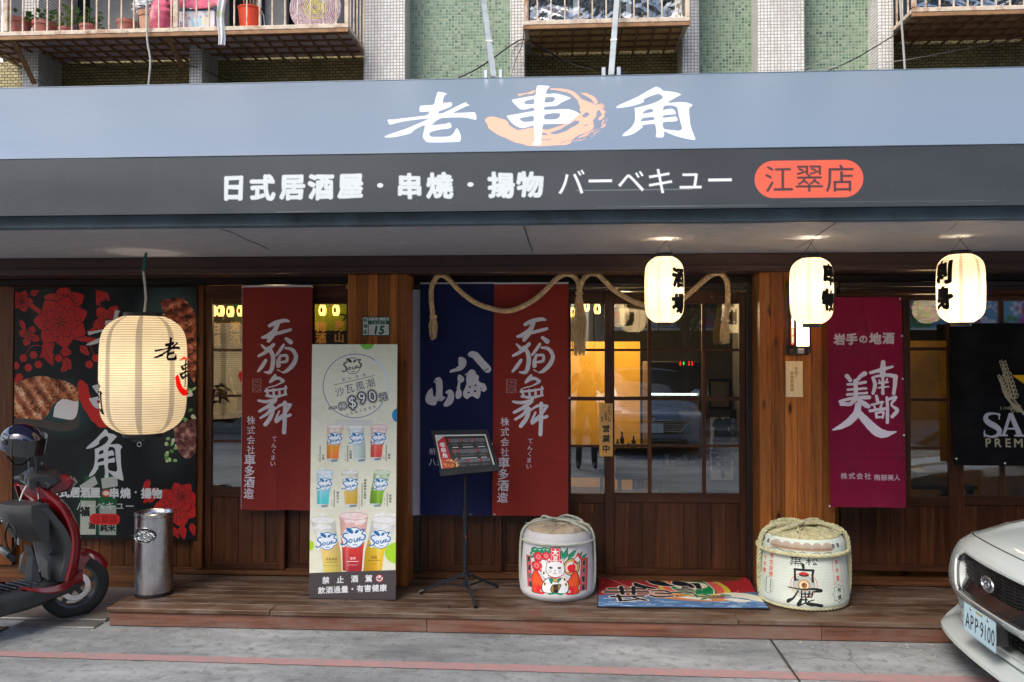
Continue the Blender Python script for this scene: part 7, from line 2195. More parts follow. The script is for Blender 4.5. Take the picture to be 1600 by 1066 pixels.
# cat
def both(pts, c=WH, o=4, smooth=4):
    cx = sum(p[0] for p in pts)/len(pts); cy = sum(p[1] for p in pts)/len(pts)
    pb([(cx+(x-cx)*(1+o/60), cy+(y-cy)*(1+o/60)) for x, y in pts], BK, smooth); pb(pts, c, smooth)
both([(418,545),(440,560),(440,620),(432,680),(460,700),(470,745),(430,745),(395,700),(398,620),(385,575),(392,548)])
both([(470,740),(620,740),(665,770),(685,830),(665,892),(600,905),(480,905),(415,890),(405,830),(430,775)])
both([(455,580),(462,535),(475,528),(505,560),(545,552),(585,560),(612,525),(628,540),(640,620),(640,670),(615,705),(545,728),(480,710),(448,670),(446,620)], o=3)
pb([(462,575),(468,540),(498,565)], RE, 0); pb([(590,562),(612,535),(622,578)], RE, 0)
for cx in (495, 590): eb(cx, 625, 20, 12, BK); eb(cx+4, 622, 4, 3, WH)
eb(541, 656, 10, 8, GO); sb([(541,664),(541,680),(528,692),(518,684)], 3, BK); sb([(541,680),(554,692),(564,684)], 3, BK)
for s in (-1, 1):
    for k in range(3): sb([(541+s*38, 656+k*12), (541+s*74, 646+k*18)], 2.6, BK, smooth=0)
sb([(470,712),(541,738),(615,708)], 9, RE); pb([(470,745),(520,740),(515,790),(495,800)], GR); pb([(560,745),(610,740),(600,780),(570,790)], GR)
eb(547, 762, 26, 24, BK); eb(547, 762, 22, 20, GO)
both([(580,785),(620,740),(650,715),(668,745),(650,790),(610,812)], o=2)
for (cx, cy) in ((418,690),(645,750),(432,808),(660,808)): eb(cx, cy, 12, 20, GO); eb(cx, cy, 7, 13, BK)
pb([(512,810),(600,800),(605,830),(560,905),(510,900),(490,860)], BK, 2); pb([(515,815),(595,806),(598,832),(556,898),(515,893),(496,858)], (150,120,60), 2)
bc.text('招福', ax(548), ay(858), .030, BK, vert=True, step=.030, bold=.06)
pb([(455,905),(545,895),(640,905),(610,925),(545,912),(480,925)], GR, 0)
M['strawlid'] = plain('tan_kraft_lid', (.34,.26,.17), .85, var=.2, scale=9, bump=.5, bscale=40, dirt=(.45,.40,.33))
M['thinrope'] = plain('grey_green_cord', (.42,.44,.37), .85, var=.15, scale=30, bump=.3)
M['fatrope'] = plain('pale_green_straw_rope', (.52,.50,.30), .85, var=.18, scale=30, bump=.4, dirt=(.36,.30,.15))
M['strawtop'] = plain('straw_matting', (.50,.46,.26), .85, var=.25, scale=25, bump=.8, bscale=90, dirt=(.30,.25,.12))
b1, bx1 = barrel(871, -.30, R1, H1, bc.image('barrel_print_a'), 'white sake barrel printed with a beckoning cat, scrolls and red fish', M['strawlid'], M['thinrope'], .0085, .86, .045, rope_ang=78)
kz = DZ+H1+.045+.02
for pts in ([(0,-.02,0),(.06,-.08,.004),(.13,-.12,-.016),(.2,-.13,-.05)], [(0,-.02,0),(-.05,-.04,.012),(-.09,.02,.012),(-.11,.04,-.002)], [(0,-.02,0),(.05,.03,.014),(.12,.03,.004),(.17,.0,-.016)]):
    twist_rope('knot', [(bx1+a, -.30+b, kz+c) for a, b, c in pts], .008, .04, M['thinrope'], b1, k=5)
r_ = random.Random(5)
for k in range(9):
    a = k*.75; MB().tube([(bx1+.22*math.cos(a), -.30+.22*math.sin(a), DZ+H1+.026), (bx1+.13*math.cos(a+.5), -.30+.13*math.sin(a+.5), DZ+H1+.046), (bx1+.10*math.cos(a+1.2), -.30+.10*math.sin(a+1.2), DZ+H1+.053)], .0025, 5).build('lacing', M['thinrope'], b1)
# deer sake barrel print
R2, H2 = .275, .436
bc = barrel_canvas(R2, H2, (206,214,200), 1300)
gx, gy = bc.grid(); bc.a += (np.clip(np.sin(gy*340), -1, 1)*4)[:, :, None]; bc.a *= (1-.06*fbm(gx*40, gy*40, 3, 3, 2))[:, :, None]
def ax(x): u = (x-612)/6.268/(1300/5.30); u = max(-.985, min(.985, u/R2)); return (math.asin(u)-.245)*R2
def ay(y): return (y-235)/6.268/(1300/5.30)*.905-.022
def sb(pts, w, c, **k): bc.stroke([(ax(p[0]), ay(p[1]), (p[2] if len(p) > 2 else w)*.00062) for p in pts], w*.00062, c, **k)
BK = (26,26,28); RE = (206,66,46)
for k in range(6):
    cx = 345+k*100
    bc.poly([(ax(cx+60*math.cos(a)), ay(360-62*math.sin(a))) for a in np.linspace(0, math.pi, 14)]+[(ax(cx-60), ay(378)), (ax(cx+60), ay(378))], (176,160,140))
    for j in range(13):
        a = math.pi*j/12; sb([(cx, 372), (cx+58*math.cos(a), 360-58*math.sin(a))], 2.2, (120,112,104), smooth=0)
bc.poly([(ax(300), ay(352)), (ax(888), ay(352)), (ax(885), ay(384)), (ax(310), ay(384))], (150,118,92), .8)
for (s, x) in (('登録', 243), ('商標', 925)):
    for i, ch in enumerate(s): bc.text(ch, ax(x-22+i*44), ay(335), .028, (60,60,64), bold=.03, sx=1.0)
zz = [(290,400),(350,385),(400,395),(440,405),(470,395),(520,400),(560,412),(600,392),(650,412),(700,408),(740,395),(790,412),(840,392),(880,404)]
sb(zz, 5, (52,52,56), smooth=0); sb([(x+8, y+10) for x, y in zz], 3, (90,90,92), smooth=0)
for pts in ([(490,462,10),(590,455,10)], [(505,470,9),(500,495,9)], [(575,465,9),(572,492,9)], [(538,458,9),(538,520,10)], [(498,478,7),(578,475,7)], [(490,500,8),(590,497,8)], [(484,520,9),(600,512,9)], [(500,528,8),(492,540,7)], [(530,528,8),(532,540,7)], [(556,526,8),(562,538,7)], [(580,522,8),(592,534,7)],
            [(635,480,8),(680,475,8)], [(660,455,9),(660,525,10)], [(658,485,7),(632,510,7)], [(662,485,6),(678,500,6)], [(705,462,8),(695,490,8)], [(725,460,8),(740,485,9)], [(712,500,8),(700,520,8),(728,518,8)], [(722,506,8),(732,522,8)]):
    sb(pts, 8, BK)
bc.ell(ax(612), ay(735), .080, .074, RE, ring=.0035)
for k in range(12):
    a = k*.5236+.26; bc.ell(ax(612)+.078*math.cos(a), ay(735)+.072*math.sin(a), .014, .014, (206,214,200), alpha=.0)
bc.ell(ax(612), ay(735), .066, .062, (150,155,150)); bc.ell(ax(612), ay(735), .060, .056, (172,176,168))
bc.ell(ax(612), ay(630), .030, .012, (40,30,32)); bc.ell(ax(612), ay(618), .024, .010, (190,40,40))
bc.ell(ax(612), ay(740), .034, .034, (196,160,112)); bc.ell(ax(612), ay(740), .028, .028, (222,206,170)); bc.ell(ax(614), ay(740), .017, .018, (150,100,50)); bc.ell(ax(610), ay(734), .008, .008, (90,55,30))
for k in range(14): a = k*.449; bc.ell(ax(612)+.032*math.cos(a), ay(740)+.032*math.sin(a), .006, .006, (176,136,90))
for pts in ([(605,530,30),(608,575,22)], [(528,582,22),(700,580,22)], [(528,580,22),(530,640,20),(532,690,24)], [(698,582,26),(690,640,20),(692,695,24)], [(535,690,18),(560,688,12)],
            [(470,776,10),(600,782,14),(700,772,22),(765,790,30),(700,800,14)], [(560,800,14),(520,880,18),(480,915,34),(470,930,26)], [(590,800,12),(590,860,14)], [(620,812,12),(622,850,12)], [(660,800,14),(650,850,16)], [(688,805,12),(682,850,12)], [(590,830,12),(688,826,12)], [(588,862,12),(680,856,12)],
            [(590,880,20),(565,945,40)], [(575,950,14),(620,925,12)], [(600,890,14),(640,888,10)], [(628,880,22),(632,930,14),(690,948,18)], [(700,885,8),(650,905,14)], [(640,920,16),(690,930,28),(765,948,34)]):
    sb(pts, 14, BK, rough=.0012)
for i, ch in enumerate('長生自得'): bc.text(ch, ax(308), ay(485+i*66), .034, RE, bold=.02, wob=.05, sx=1.05)
for i, ch in enumerate('千年壽'): bc.text(ch, ax(247), ay(528+i*68), .032, RE, bold=.02, wob=.05, sx=1.05)
bc.ell(ax(292), ay(805), .040, .054, BK, ring=.0016); 
for i, (s, x) in enumerate((('KUROMATSU', 312), ('HAKUSHIKA', 272))): bc.text(s, ax(x), ay(805), .012, BK, vert=True, step=.0092, bold=.04)
pts = [(880,480),(900,455),(930,446),(955,470),(962,720),(925,700),(888,740)]
for a, b_ in zip(pts, pts[1:]+pts[:1]): sb([a, b_], 4.5, RE, smooth=0)
for i, ch in enumerate('宮水酒'): bc.text(ch, ax(922), ay(505+i*85), .030, RE, bold=.03)
st_ = [(925+58*(1+.14*math.cos(k*math.pi))*math.cos(k*math.pi/8)*.9, 835+88*(1+.10*math.cos(k*math.pi))*math.sin(k*math.pi/8)) for k in range(16)]
for a, b_ in zip(st_, st_[1:]+st_[:1]): sb([a, b_], 3.5, BK, smooth=0)
for i, ch in enumerate('特撰'): bc.text(ch, ax(930), ay(800+i*78), .030, (40,40,44), bold=.03, wob=.05)
b2, bx2 = barrel(1254, -.36, R2, H2, bc.image('barrel_print_b'), 'pale green sake barrel with thick straw ropes and bold black characters', M['strawtop'], M['fatrope'], .0175, .80, .040, rope_ang=84)
kz = DZ+H2+.040+.024
for pts in ([(0,-.03,0),(.07,-.05,.012),(.15,-.06,-.004),(.23,-.07,-.045)], [(0,-.03,.01),(-.07,.0,.02),(-.13,.04,.008),(-.17,.03,-.01)], [(0,-.03,.01),(-.07,-.09,-.0),(-.16,-.12,-.02),(-.22,-.10,-.055)], [(0,-.03,.01),(.06,.04,.012),(.12,.05,.008)]):
    twist_rope('knot', [(bx2+a, -.36+b, kz+c) for a, b, c in pts], .014, .075, M['fatrope'], b2, k=5)
r_ = random.Random(9)
for k in range(16):
    a = -2.9+k*.2+r_.uniform(-.05, .05); a2 = a+r_.choice((-.5, .5))
    MB().tube([(bx2+.235*math.cos(a), -.36+.235*math.sin(a), DZ+H2+.014), (bx2+.17*math.cos((a+a2)/2), -.36+.17*math.sin((a+a2)/2), DZ+H2+.040), (bx2+.10*math.cos(a2), -.36+.10*math.sin(a2), DZ+H2+.050)], .005, 6).build('lacing', M['fatrope'], b2)

# ------------------------------------------------------------------ door mat
def md(px, py): 
    q = G(px, py, DZ); return (q.x, q.y)
A_, B_, C_, D_ = md(935,903), md(1166,905), md(1203,953), md(933,950)
mc = Canvas(0, 0, 270, 170, 4, (150, 36, 40))
mc.poly([(0,112),(30,104),(60,112),(90,100),(120,118),(150,112),(190,128),(230,96),(270,88),(270,170),(0,170)], (74,104,142), smooth=3)
r_ = np.random.default_rng(6)
for k in range(70):
    x, y = r_.uniform(4, 266), r_.uniform(118, 166); mc.stroke([(x-8,y,1),(x-3,y-2.5,1.4),(x+2,y,1),(x+7,y-2,1)], 1.2, (176,200,220))
mc.poly([(104,60),(120,20),(140,6),(190,6),(214,26),(226,70),(214,100),(150,110),(118,96)], (196,176,60), smooth=3)
mc.poly([(112,62),(126,24),(144,10),(186,10),(206,30),(216,70),(204,98),(150,106),(124,92)], (206,84,70), smooth=3)
mc.poly([(124,60),(138,18),(152,10),(180,12),(194,34),(200,70),(196,100),(150,104),(134,90)], (14,120,70), smooth=3); 
mc.poly([(124,60),(138,18),(152,10),(180,12),(194,34),(200,70),(196,100),(150,104),(134,90)], (215,205,180), holes=[[(126,60),(140,20),(153,12),(179,14),(192,35),(198,70),(194,98),(150,102),(136,88)]])
mc.ell(162, 50, 30, 22, (214,206,178)); mc.text('網', 162, 51, 34, (24,26,26), bold=.07)
mc.poly([(84,84),(100,96),(130,112),(180,122),(216,120),(214,134),(170,138),(120,128),(90,108)], (182,120,78), smooth=3)
mc.poly([(130,118),(150,112),(178,120),(186,132),(160,128)], (206,206,196), smooth=2); mc.poly([(196,100),(232,88),(266,104),(270,140),(244,120),(216,112)], (200,196,176), smooth=3); mc.poly([(205,126),(225,120),(250,132),(230,140)], (206,204,190), smooth=3)
for (x, y, a) in ((172,112,0),(182,104,.8),(176,122,-.7),(190,118,.2),(204,108,-.4),(214,104,.5),(164,108,1.4)): mc.ell(x, y, 11, 3.6, (16,96,60), rot=a); mc.ell(x, y, 11, 3.6, (190,196,170), rot=a, ring=.7)
for (x0, y0, x1, y1) in ((4,8,60,70),(60,70,100,110),(200,40,226,8),(10,86,70,92),(110,10,112,24)): mc.stroke([(x0,y0),((x0+x1)/2+3,(y0+y1)/2-2),(x1,y1)], 1.6, (214,160,150))
for k in range(14): mc.ell(r_.uniform(5, 265), r_.uniform(8, 96), 1.8, 1.8, (220,150,140))
def ink(pts, w): mc.stroke([(x, y, (q+5)) for x, y, q in pts], w+5, (206,190,170), rough=.6); 
INK = [[(66,40,8),(74,56,16),(92,66,10),(100,70,4)], [(96,26,16),(108,38,24),(122,50,12),(132,50,4)], [(138,32,14),(146,40,26),(158,46,14),(164,60,8)], [(20,74,8),(80,72,8)], [(14,92,10),(84,90,9)], [(40,60,7),(42,104,7)], [(62,60,7),(60,104,7)], [(24,118,8),(76,112,8)], [(34,108,6),(38,140,7)], [(60,120,6),(78,134,8)], [(44,138,8),(66,130,6)],
       [(92,84,6),(110,80,7),(120,88,8)], [(98,96,7),(118,98,8),(126,92,6)], [(88,108,6),(100,116,9),(124,112,6)], [(134,76,6),(152,70,7),(162,78,6)], [(128,92,7),(150,88,7),(160,94,6)]]
for p in INK: ink(p, 6)
for p in INK: mc.stroke(p, 6, (20,24,34), rough=.6)
mc.rect(0, 0, 270, 1.6, (40,26,28)); mc.rect(0, 168.4, 270, 170, (28,30,38)); mc.rect(0, 0, 1.4, 170, (40,26,28)); mc.rect(268.6, 0, 270, 170, (28,30,38))
def mfn(u, v):
    x = (A_[0]*(1-u)+B_[0]*u)*(1-v)+(D_[0]*(1-u)+C_[0]*u)*v; y = (A_[1]*(1-u)+B_[1]*u)*(1-v)+(D_[1]*(1-u)+C_[1]*u)*v
    z = DZ+.007+.055*max(0, u-.86)/.14*max(0, 1-v*2.2)**1.5+.020*max(0, .16-u)/.16*max(0, 1-v*2.5)+.002*mnoise.noise(Vector((u*6, v*4, 0)))+.0015
    return Vector((x, y, z))
o = sheet('door_mat', mfn, 60, 30, .005, print_mat('mat_print', mc.image('mat_print'), .9, weave=.6, spec=.1, weavescale=(600,600,600)), m2=M['trim']); tag(o, 'red and blue fish pattern welcome mat with a curled corner before the door', 'mat')
# ------------------------------------------------------------------ steel ash bin
q = G(233, 936, DZ)
bx, by = q.x-.03, q.y+.12
q = P(235, 800, by)
Rb = 28.5*((by-CAM.y)*1.0)/FPX; Hb = q.z-DZ-.01
bn = thing('steel_bin', (bx, by, DZ), 'dented cylindrical stainless steel ash bin on the deck corner', 'bin')
t = NT('brushed_steel')
p = t.pos((1, 1, .3)); f = t.noise(t.pos((14, 14, 1.2)), 3, 4, .6); g2 = t.noise(t.pos(), 7, 5, .6)
col = t.ramp(g2, [(.35, (.50,.50,.51)), (.65, (.62,.62,.63))]); col = t.mix(col, (.30,.28,.26), t.ramp(t.noise(t.pos(), 22, 6, .7), [(.55, (0,0,0)), (.75, (.5,)*3)]))
t.base(col); t.set(t.b, Metallic=1.0); t.rough(t.ramp(f, [(.3, (.20,)*3), (.7, (.34,)*3)])); t.bump(g2, .05, .006)
M['brushed'] = t.m
def binfn(u, v):
    a = u*2*math.pi; r = Rb*(1+.006*math.sin(3*a+v*4)-.02*max(0, .5-abs(v-.62)*4)*max(0, math.cos(a+1.2)))
    return Vector((bx+r*math.cos(a), by+r*math.sin(a), DZ+.012+(Hb-.012)*v))
MB().grid(binfn, 64, 20).build('body', M['brushed'], bn)
MB().lathe([(Rb*.92, 0), (Rb*1.01, 0), (Rb*1.01, .022), (Rb*.92, .022)], (bx, by, DZ+.001), 48).build('base_ring', M['trim'], bn)
MB().lathe([(Rb*1.0, Hb-.018), (Rb*1.035, Hb-.012), (Rb*1.035, Hb+.008), (Rb*.98, Hb+.014), (Rb*.90, Hb+.006), (Rb*.86, Hb-.02), (0, Hb-.024)], (bx, by, DZ), 48).build('ash_tray', M['brushed'], bn)
MB().lathe([(0, Hb-.020), (Rb*.84, Hb-.018)], (bx, by, DZ), 32).build('ash_sand', plain('ash', (.18,.17,.16), .9, bump=.6), bn)
# two slots with a handle plate
def on_bin(deg, z, out=.002): 
    a = math.radians(deg-90); return Vector((bx+(Rb+out)*math.cos(a), by+(Rb+out)*math.sin(a), DZ+z))
def patch(z0, z1, d0, d1, out, name, m, rim=False):
    def fn(u, v):
        a = u*2*math.pi; cd, cz = (d0+d1)/2, (z0+z1)/2
        return on_bin(cd+(d1-d0)/2*math.cos(a)*v, cz+(z1-z0)/2*math.sin(a)*v, out)
    return MB().grid(fn, 28, 6).build(name, m, bn)
hz = Hb*.775
patch(hz-.05, hz+.042, -46, 34, .0015, 'slot', M['trim'])
patch(hz-.038, hz+.034, -22, 22, .004, 'slot_bridge', M['brushed'])
MB().tube([on_bin(-6+41*math.cos(a), hz-.004+.05*math.sin(a), .003) for a in np.linspace(0, 6.28, 40)], .0025, 6).build('slot_rim', M['brushed'], bn)
crumple('plastic_wrap', on_bin(0, hz-.005, .012), .065, .012, .030, M['plastic'], 'clear plastic wrap caught in the slot of the steel bin', 'plastic wrap', 3, .5, 3, 24)

# ------------------------------------------------------------------ menu on a music stand
cx_, cy_ = G(727, 928, DZ).x, G(727, 928, DZ).y
ms = thing('menu_stand', (cx_, cy_, DZ), 'black folding music stand holding a framed menu before the navy banner', 'menu stand')
M['standblack'] = plain('charcoal_metal', (.014,.016,.019), .6, bump=.02, spec=.25)
MS = M['standblack']
s_ = 1300/(cy_-CAM.y)
zt_ = P(727, 745, cy_).z
MB().tube([(cx_, cy_, DZ+.045), (cx_, cy_, P(727, 812, cy_).z)], .0135, 16).build('lower_pole', MS, ms)
MB().tube([(cx_, cy_, P(727, 812, cy_).z+.001), (cx_, cy_, zt_+.08)], .009, 14).build('upper_pole', MS, ms)
zc = P(727, 804, cy_).z
MB().lathe([(.014, -.03), (.019, -.03), (.019, .03), (.013, .035), (.010, .035)], (cx_, cy_, zc), 20).build('clamp', MS, ms)
k_ = MB().tube([(cx_+.012, cy_-.005, zc), (cx_+.035, cy_-.01, zc)], .005, 8); k_.lathe([(0, .030), (.010, .030), (.013, .036), (.010, .050), (0, .050)], (cx_, cy_-.01, zc), 8, 'X'); k_.build('knob', MS, ms)
zh = P(727, 898, cy_).z
MB().lathe([(.014, -.015), (.026, -.015), (.026, .018), (.015, .022)], (cx_, cy_, zh), 16).build('hub', MS, ms)
MB().lathe([(0, .026), (.012, .026), (.015, .034), (.010, .045), (0, .045)], (cx_, cy_, zh), 10, 'X').build('knob', MS, ms)
for (px, py) in ((655,926),(743,949),(778,917)):
    e = G(px, py, DZ+.01)
    d = Vector((e.x-cx_, e.y-cy_, 0)); dn = d.normalized()
    top = Vector((cx_, cy_, zh))+dn*.025; foot = Vector((e.x, e.y, DZ+.012))
    lg = MB().bar(top, foot, .014, .018).build('leg', MS, ms)
    fd = (foot-top).normalized()
    MB().tube([foot-fd*.035, foot], [.013, .011], 12).build('rubber_foot', M['trim'], lg)
    md_ = top.lerp(foot, .5)
    MB().bar(Vector((cx_, cy_, DZ+.05))+dn*.012, md_, .004, .012).build('strut', MS, ms)
lb_c = Canvas(2, 0, 10, 16, 10, (18,20,24)); lb_c.text('C', 5, 3, 5, (220,90,40), bold=.08); lb_c.text('guitto', 6, 9, 3, (200,120,80), vert=True, step=1.9)
z_ = P(727, 842, cy_).z
sheet('maker_mark', lambda u, v: Vector((cx_+.0025+.008*u, cy_-.0142, z_+.028-.056*v)), 1, 1, .0008, print_mat('mark_print', lb_c.image('mark_print'), .5), ms)
# desk: tilted back, turned a little and rolled
import itertools
q1, q2, q3, q4 = (680,675), (762,681), (779,738), (690,742)     # frame corners in view
def desk_pt(px, py):
    """on the tilted desk plane through the pole head"""
    n_ = Vector((-.10, -1, .42)).normalized(); o_ = Vector((cx_, cy_-.035, zt_+.06))
    d = RM @ Vector(((px-800)/FPX, -(py-533)/FPX, -1.0)); t = (o_-CAM).dot(n_)/d.dot(n_); return CAM+d*t, n_
def quad_sheet(name, c4, m, th=.003, lift=0, parent=ms, m2=None):
    pts = [desk_pt(*c)[0]+desk_pt(*c)[1]*lift for c in c4]
    return sheet(name, lambda u, v: (pts[0]*(1-u)+pts[1]*u)*(1-v)+(pts[3]*(1-u)+pts[2]*u)*v, 4, 4, th, m, parent, m2=m2)
quad_sheet('desk', [(673,673),(761,671),(782,736),(690,745)], MS, .004)
quad_sheet('ledge', [(688,738),(780,731),(783,737),(690,746)], MS, .004, .035)
for a_, b_ in (((688,738),(780,731)),):
    p0, n0 = desk_pt(*a_); p1, _ = desk_pt(*b_); MB().bar(p0+n0*.018, p1+n0*.018, .036, .004, up=n0).build('ledge', MS, ms)
mn = Canvas(0, 0, 100, 78, 10, (24,22,24))
mn.poly([(0,0),(17,0),(23,78),(0,78)], (178,28,26)); mn.poly([(0,0),(16,0),(0,12)], (190,192,192)); mn.poly([(0,52),(21,52),(23,78),(0,78)], (196,70,30))
mn.stroke([(23,40),(14,56)], .7, (60,20,18)); 
for ch, y in zip('老串角', (19, 31, 43)): mn.text(ch, 9.5, y, 11, (216,205,205), bold=.05)
r_ = np.random.default_rng(1)
for k in range(26): mn.ell(r_.uniform(4, 34), r_.uniform(54, 68), r_.uniform(1.5, 3.5), r_.uniform(1, 2), [(214,140,70),(150,80,40),(230,190,120)][k % 3], rot=k)
for row, (y, hs, segs) in enumerate(((6, 10, (24, 47, 75, 98)), (31, 10, (26, 38, 76, 98)), (53, 9, (26, 52, 76, 98)))):
    for a, b in zip(segs[:-1], segs[1:]):
        mn.rect(a, y, a+2.4, y+6.5, (196,40,44))
        for x in np.arange(a+3.6, b-1.2, 1.35):
            L_ = hs*r_.uniform(.6, 1)
            for yy in np.arange(y, y+L_, 1.05): mn.rect(x, yy, x+.95, yy+.75, (150,158,168), r_.uniform(.5, 1))
        for k in range(2):
            x0 = a+2+r_.uniform(0, 3); x1 = b-3-r_.uniform(0, 4); mn.rect(x0, y+13+k*6, x1, y+14.2+k*6+(k*.6), (150,154,158) if k == 0 else (205,208,210), .9 if k else .6)
mn.text('老串角', 38, 75, 5, (190,190,190), step=5.4)
quad_sheet('menu_frame', [(679.5,680),(759,679),(775,734),(691.5,739.5)], M['porcelain'], .004, .004)
quad_sheet('menu_sheet', [(681.5,682.5),(757.5,681.2),(772.5,732.5),(693,737.5)], print_mat('menu_print', mn.image('menu_print'), .55, coat=.1, spec=.2), .001, .0062)
# ------------------------------------------------------------------ white car at the kerb, nose in view
def closed_loft(secs, smooth=True):
    mb = MB(); n = len(secs[0])
    vs = [v for s in secs for v in s]; fs = []
    for j in range(len(secs)-1):
        for i in range(n):
            a = j*n+i; b = j*n+(i+1) % n
            fs.append((a, b, b+n, a+n))
    mb.add(vs, fs, smooth)
    mb.add(secs[0], [tuple(range(n))]); mb.add(secs[-1], [tuple(range(n))[::-1]])
    return mb
def bool_cut(o, cutters):
    """carve recesses, then bake the result to plain mesh"""
    for c in cutters:
        m = o.modifiers.new('cut', 'BOOLEAN'); m.operation = 'DIFFERENCE'; m.solver = 'EXACT'; m.object = c
    bv = o.modifiers.new('bevel', 'BEVEL'); bv.width = .008; bv.segments = 2; bv.limit_method = 'ANGLE'; bv.angle_limit = R(50)
    bpy.context.view_layer.update()
    dg = bpy.context.evaluated_depsgraph_get(); dg.update()
    me = bpy.data.meshes.new_from_object(o.evaluated_get(dg))
    o.modifiers.clear(); o.data = me
    for c in cutters: bpy.data.objects.remove(c)
    for p in me.polygons: p.use_smooth = True
    try: me.set_sharp_from_angle(angle=R(38))
    except Exception: pass
CS = .93
car = thing('parked_car', (0, 0, 0), 'white saloon car nose with dark mesh grille parked by the end of the deck', 'car')
hd = R(177.8)
fwd = Vector((math.cos(hd), math.sin(hd), 0)); left = Vector((-math.sin(hd), math.cos(hd), 0))
plate_c = Vector((2.135, -1.622, .35))
org = plate_c-fwd*.0*CS; org.z = 0
car.location = org; car.rotation_euler = (0, 0, hd); car.scale = (CS, CS, CS)
CARP = plain('pearl_white_paint', (.40,.44,.43), .22, var=.02, bump=0, coat=1)
def nx(y):   # how far the nose sweeps back across the width
    t = abs(y)/.90
    return -(.085*t**2+.10*t**4+.22*max(0, t-.72)**1.6*3.2)
def nose_x(z):
    pts = [(.10,-.10),(.155,-.03),(.18,.0),(.225,-.01),(.27,-.045),(.38,-.02),(.46,.025),(.52,.03),(.60,.02),(.68,-.005),(.735,-.045),(.775,-.11),(.80,-.17)]
    for (a, b), (c, d) in zip(pts[:-1], pts[1:]):
        if z <= c: return b+(d-b)*(z-a)/(c-a)
    return pts[-1][1]
secs = []
NY = 60
for j in range(NY+1):
    y = -.885+1.77*j/NY
    t = abs(y)/.885
    row = []
    # front, bottom to top
    for z in (.25,.27,.285,.30,.32,.35,.385,.42,.46,.50,.54,.58,.62,.66,.70,.73,.755,.775):
        row.append((nose_x(z)+nx(y)-.03*t**8, y*(1-.02*max(0, (z-.5))**1), z-.045*t**3*max(0, (z-.45)/.35)))
    zc = .80+.0*t
    for (x, z) in ((-.20,.81),(-.32,.845),(-.55,.885),(-.85,.925),(-1.15,.955),(-1.25,.96)):
        crown = -.05*t**2-.10*max(0, t-.8)**1.2*3
        ridge = .022*math.exp(-((t-.62)/.08)**2)*min(1, (-x-.15)*3)
        scoop = 0
        row.append((x+nx(y)*max(0, 1-(-x-.2)/.6), y*(1-.03*(1 if t > .8 else 0)), z+crown+ridge))
    row += [(-1.25, y, .60), (-1.25, y, .24), (-.25, y, .25), (-.12+nx(y), y, .25)]
    secs.append(row)
def lc(mb, name, m): return lb(mb, name, m, car)
nose = lb(closed_loft(secs), 'bumper_and_bonnet', CARP, car)
def cutter(poly, x0, x1, yscale=1):
    mb = MB().prism([(p[0], p[1]) for p in poly], x0, x1, 'YZ')
    o = mb.build('cut', None); o.parent = car; o.matrix_parent_inverse = Matrix()
    return o
GRL = [(-.40,.695),(.40,.695),(.455,.665),(.47,.635),(.40,.50),(.37,.485),(-.37,.485),(-.40,.50),(-.47,.635),(-.455,.665)]
INT = [(-.52,.41),(-.30,.435),(.30,.435),(.52,.41),(.60,.315),(.50,.29),(-.50,.29),(-.60,.315)]
FOG = [(.62,.47),(.80,.50),(.80,.37),(.69,.34),(.64,.37)]
bool_cut(nose, [cutter(GRL, -.16, .3), cutter(INT, -.30, .3), cutter(FOG, -.40, .3), cutter([(-y, z) for y, z in FOG], -.40, .3)])
def gx_(y, z, dx=0): return nose_x(z)+nx(y)+dx
# curved hexagon surround
def ring(poly, r, name, m, dx=.006, k=5, sc=1.0):
    q = []
    n = len(poly)
    for i in range(n):
        a, b = poly[i], poly[(i+1) % n]
        for s in range(6):
            y = a[0]+(b[0]-a[0])*s/6; z = a[1]+(b[1]-a[1])*s/6
            q.append((gx_(y, z, dx), y, z))
    q.append(q[0]); q.append(q[1])
    return lc(MB().tube(q, r, 8, cap=False), name, m)
ring([(y*.985, .59+(z-.59)*.97) for y, z in GRL], .007, 'grille_rim', M['trim'], -.012)
ring([(y*1.03, .59+(z-.59)*1.08) for y, z in GRL], .008, 'grille_surround', CARP, -.004)
# mesh of the grille: curved horizontal fins and slanting ties
gm = MB()
for k in range(9):
    z0 = .545+k*.0175
    w = .44 if z0 > .6 else .42
    q = [(gx_(y, .6, -.055)+.006*math.cos(y*60), y, z0+.05*(y/.45)**2-.03) for y in np.linspace(-w, w, 30)]
    q = [p for p in q if p[2] < .69 and p[2] > .495]
    if len(q) > 2: gm.tube(q, .0036, 5, cap=False)
lc(gm, 'grille_fins', M['trim'])
gm = MB()
for k in range(34):
    y = -.44+k*.0267
    gm.bar((gx_(y, .6, -.062), y, .53), (gx_(y+.02, .6, -.062), y+.02, .69), .004)
lc(gm, 'grille_ties', M['trim'])
def back_sheet(poly, dx, name, m):
    ys = [p[0] for p in poly]; zs = [p[1] for p in poly]; y0, y1, z0, z1 = min(ys), max(ys), min(zs), max(zs)
    return lc(MB().grid(lambda u, v: (nx(y0+(y1-y0)*u)+dx, y0+(y1-y0)*u, z0+(z1-z0)*v), 24, 3), name, m)
back_sheet([(-.46,.49),(.46,.69)], -.085, 'grille_backing', M['trim'])
back_sheet([(-.60,.29),(.60,.435)], -.20, 'intake_backing', M['trim'])
# gloss black lower bar of the grille with a bright lip
bar = MB().grid(lambda u, v: (nx(-.405+.81*u)+.004-.035*v, -.405+.81*u, .492+.052*v+.02*((u-.5)*2)**2*v), 30, 4)
lc(bar, 'grille_bar', plain('gloss_black_bar', (.012,.012,.013), .12, bump=0, coat=1))
lc(MB().tube([(gx_(y, .5, -.002), y, .488) for y in np.linspace(-.37, .37, 24)], .0045, 6), 'grille_lip', M['chrome'])
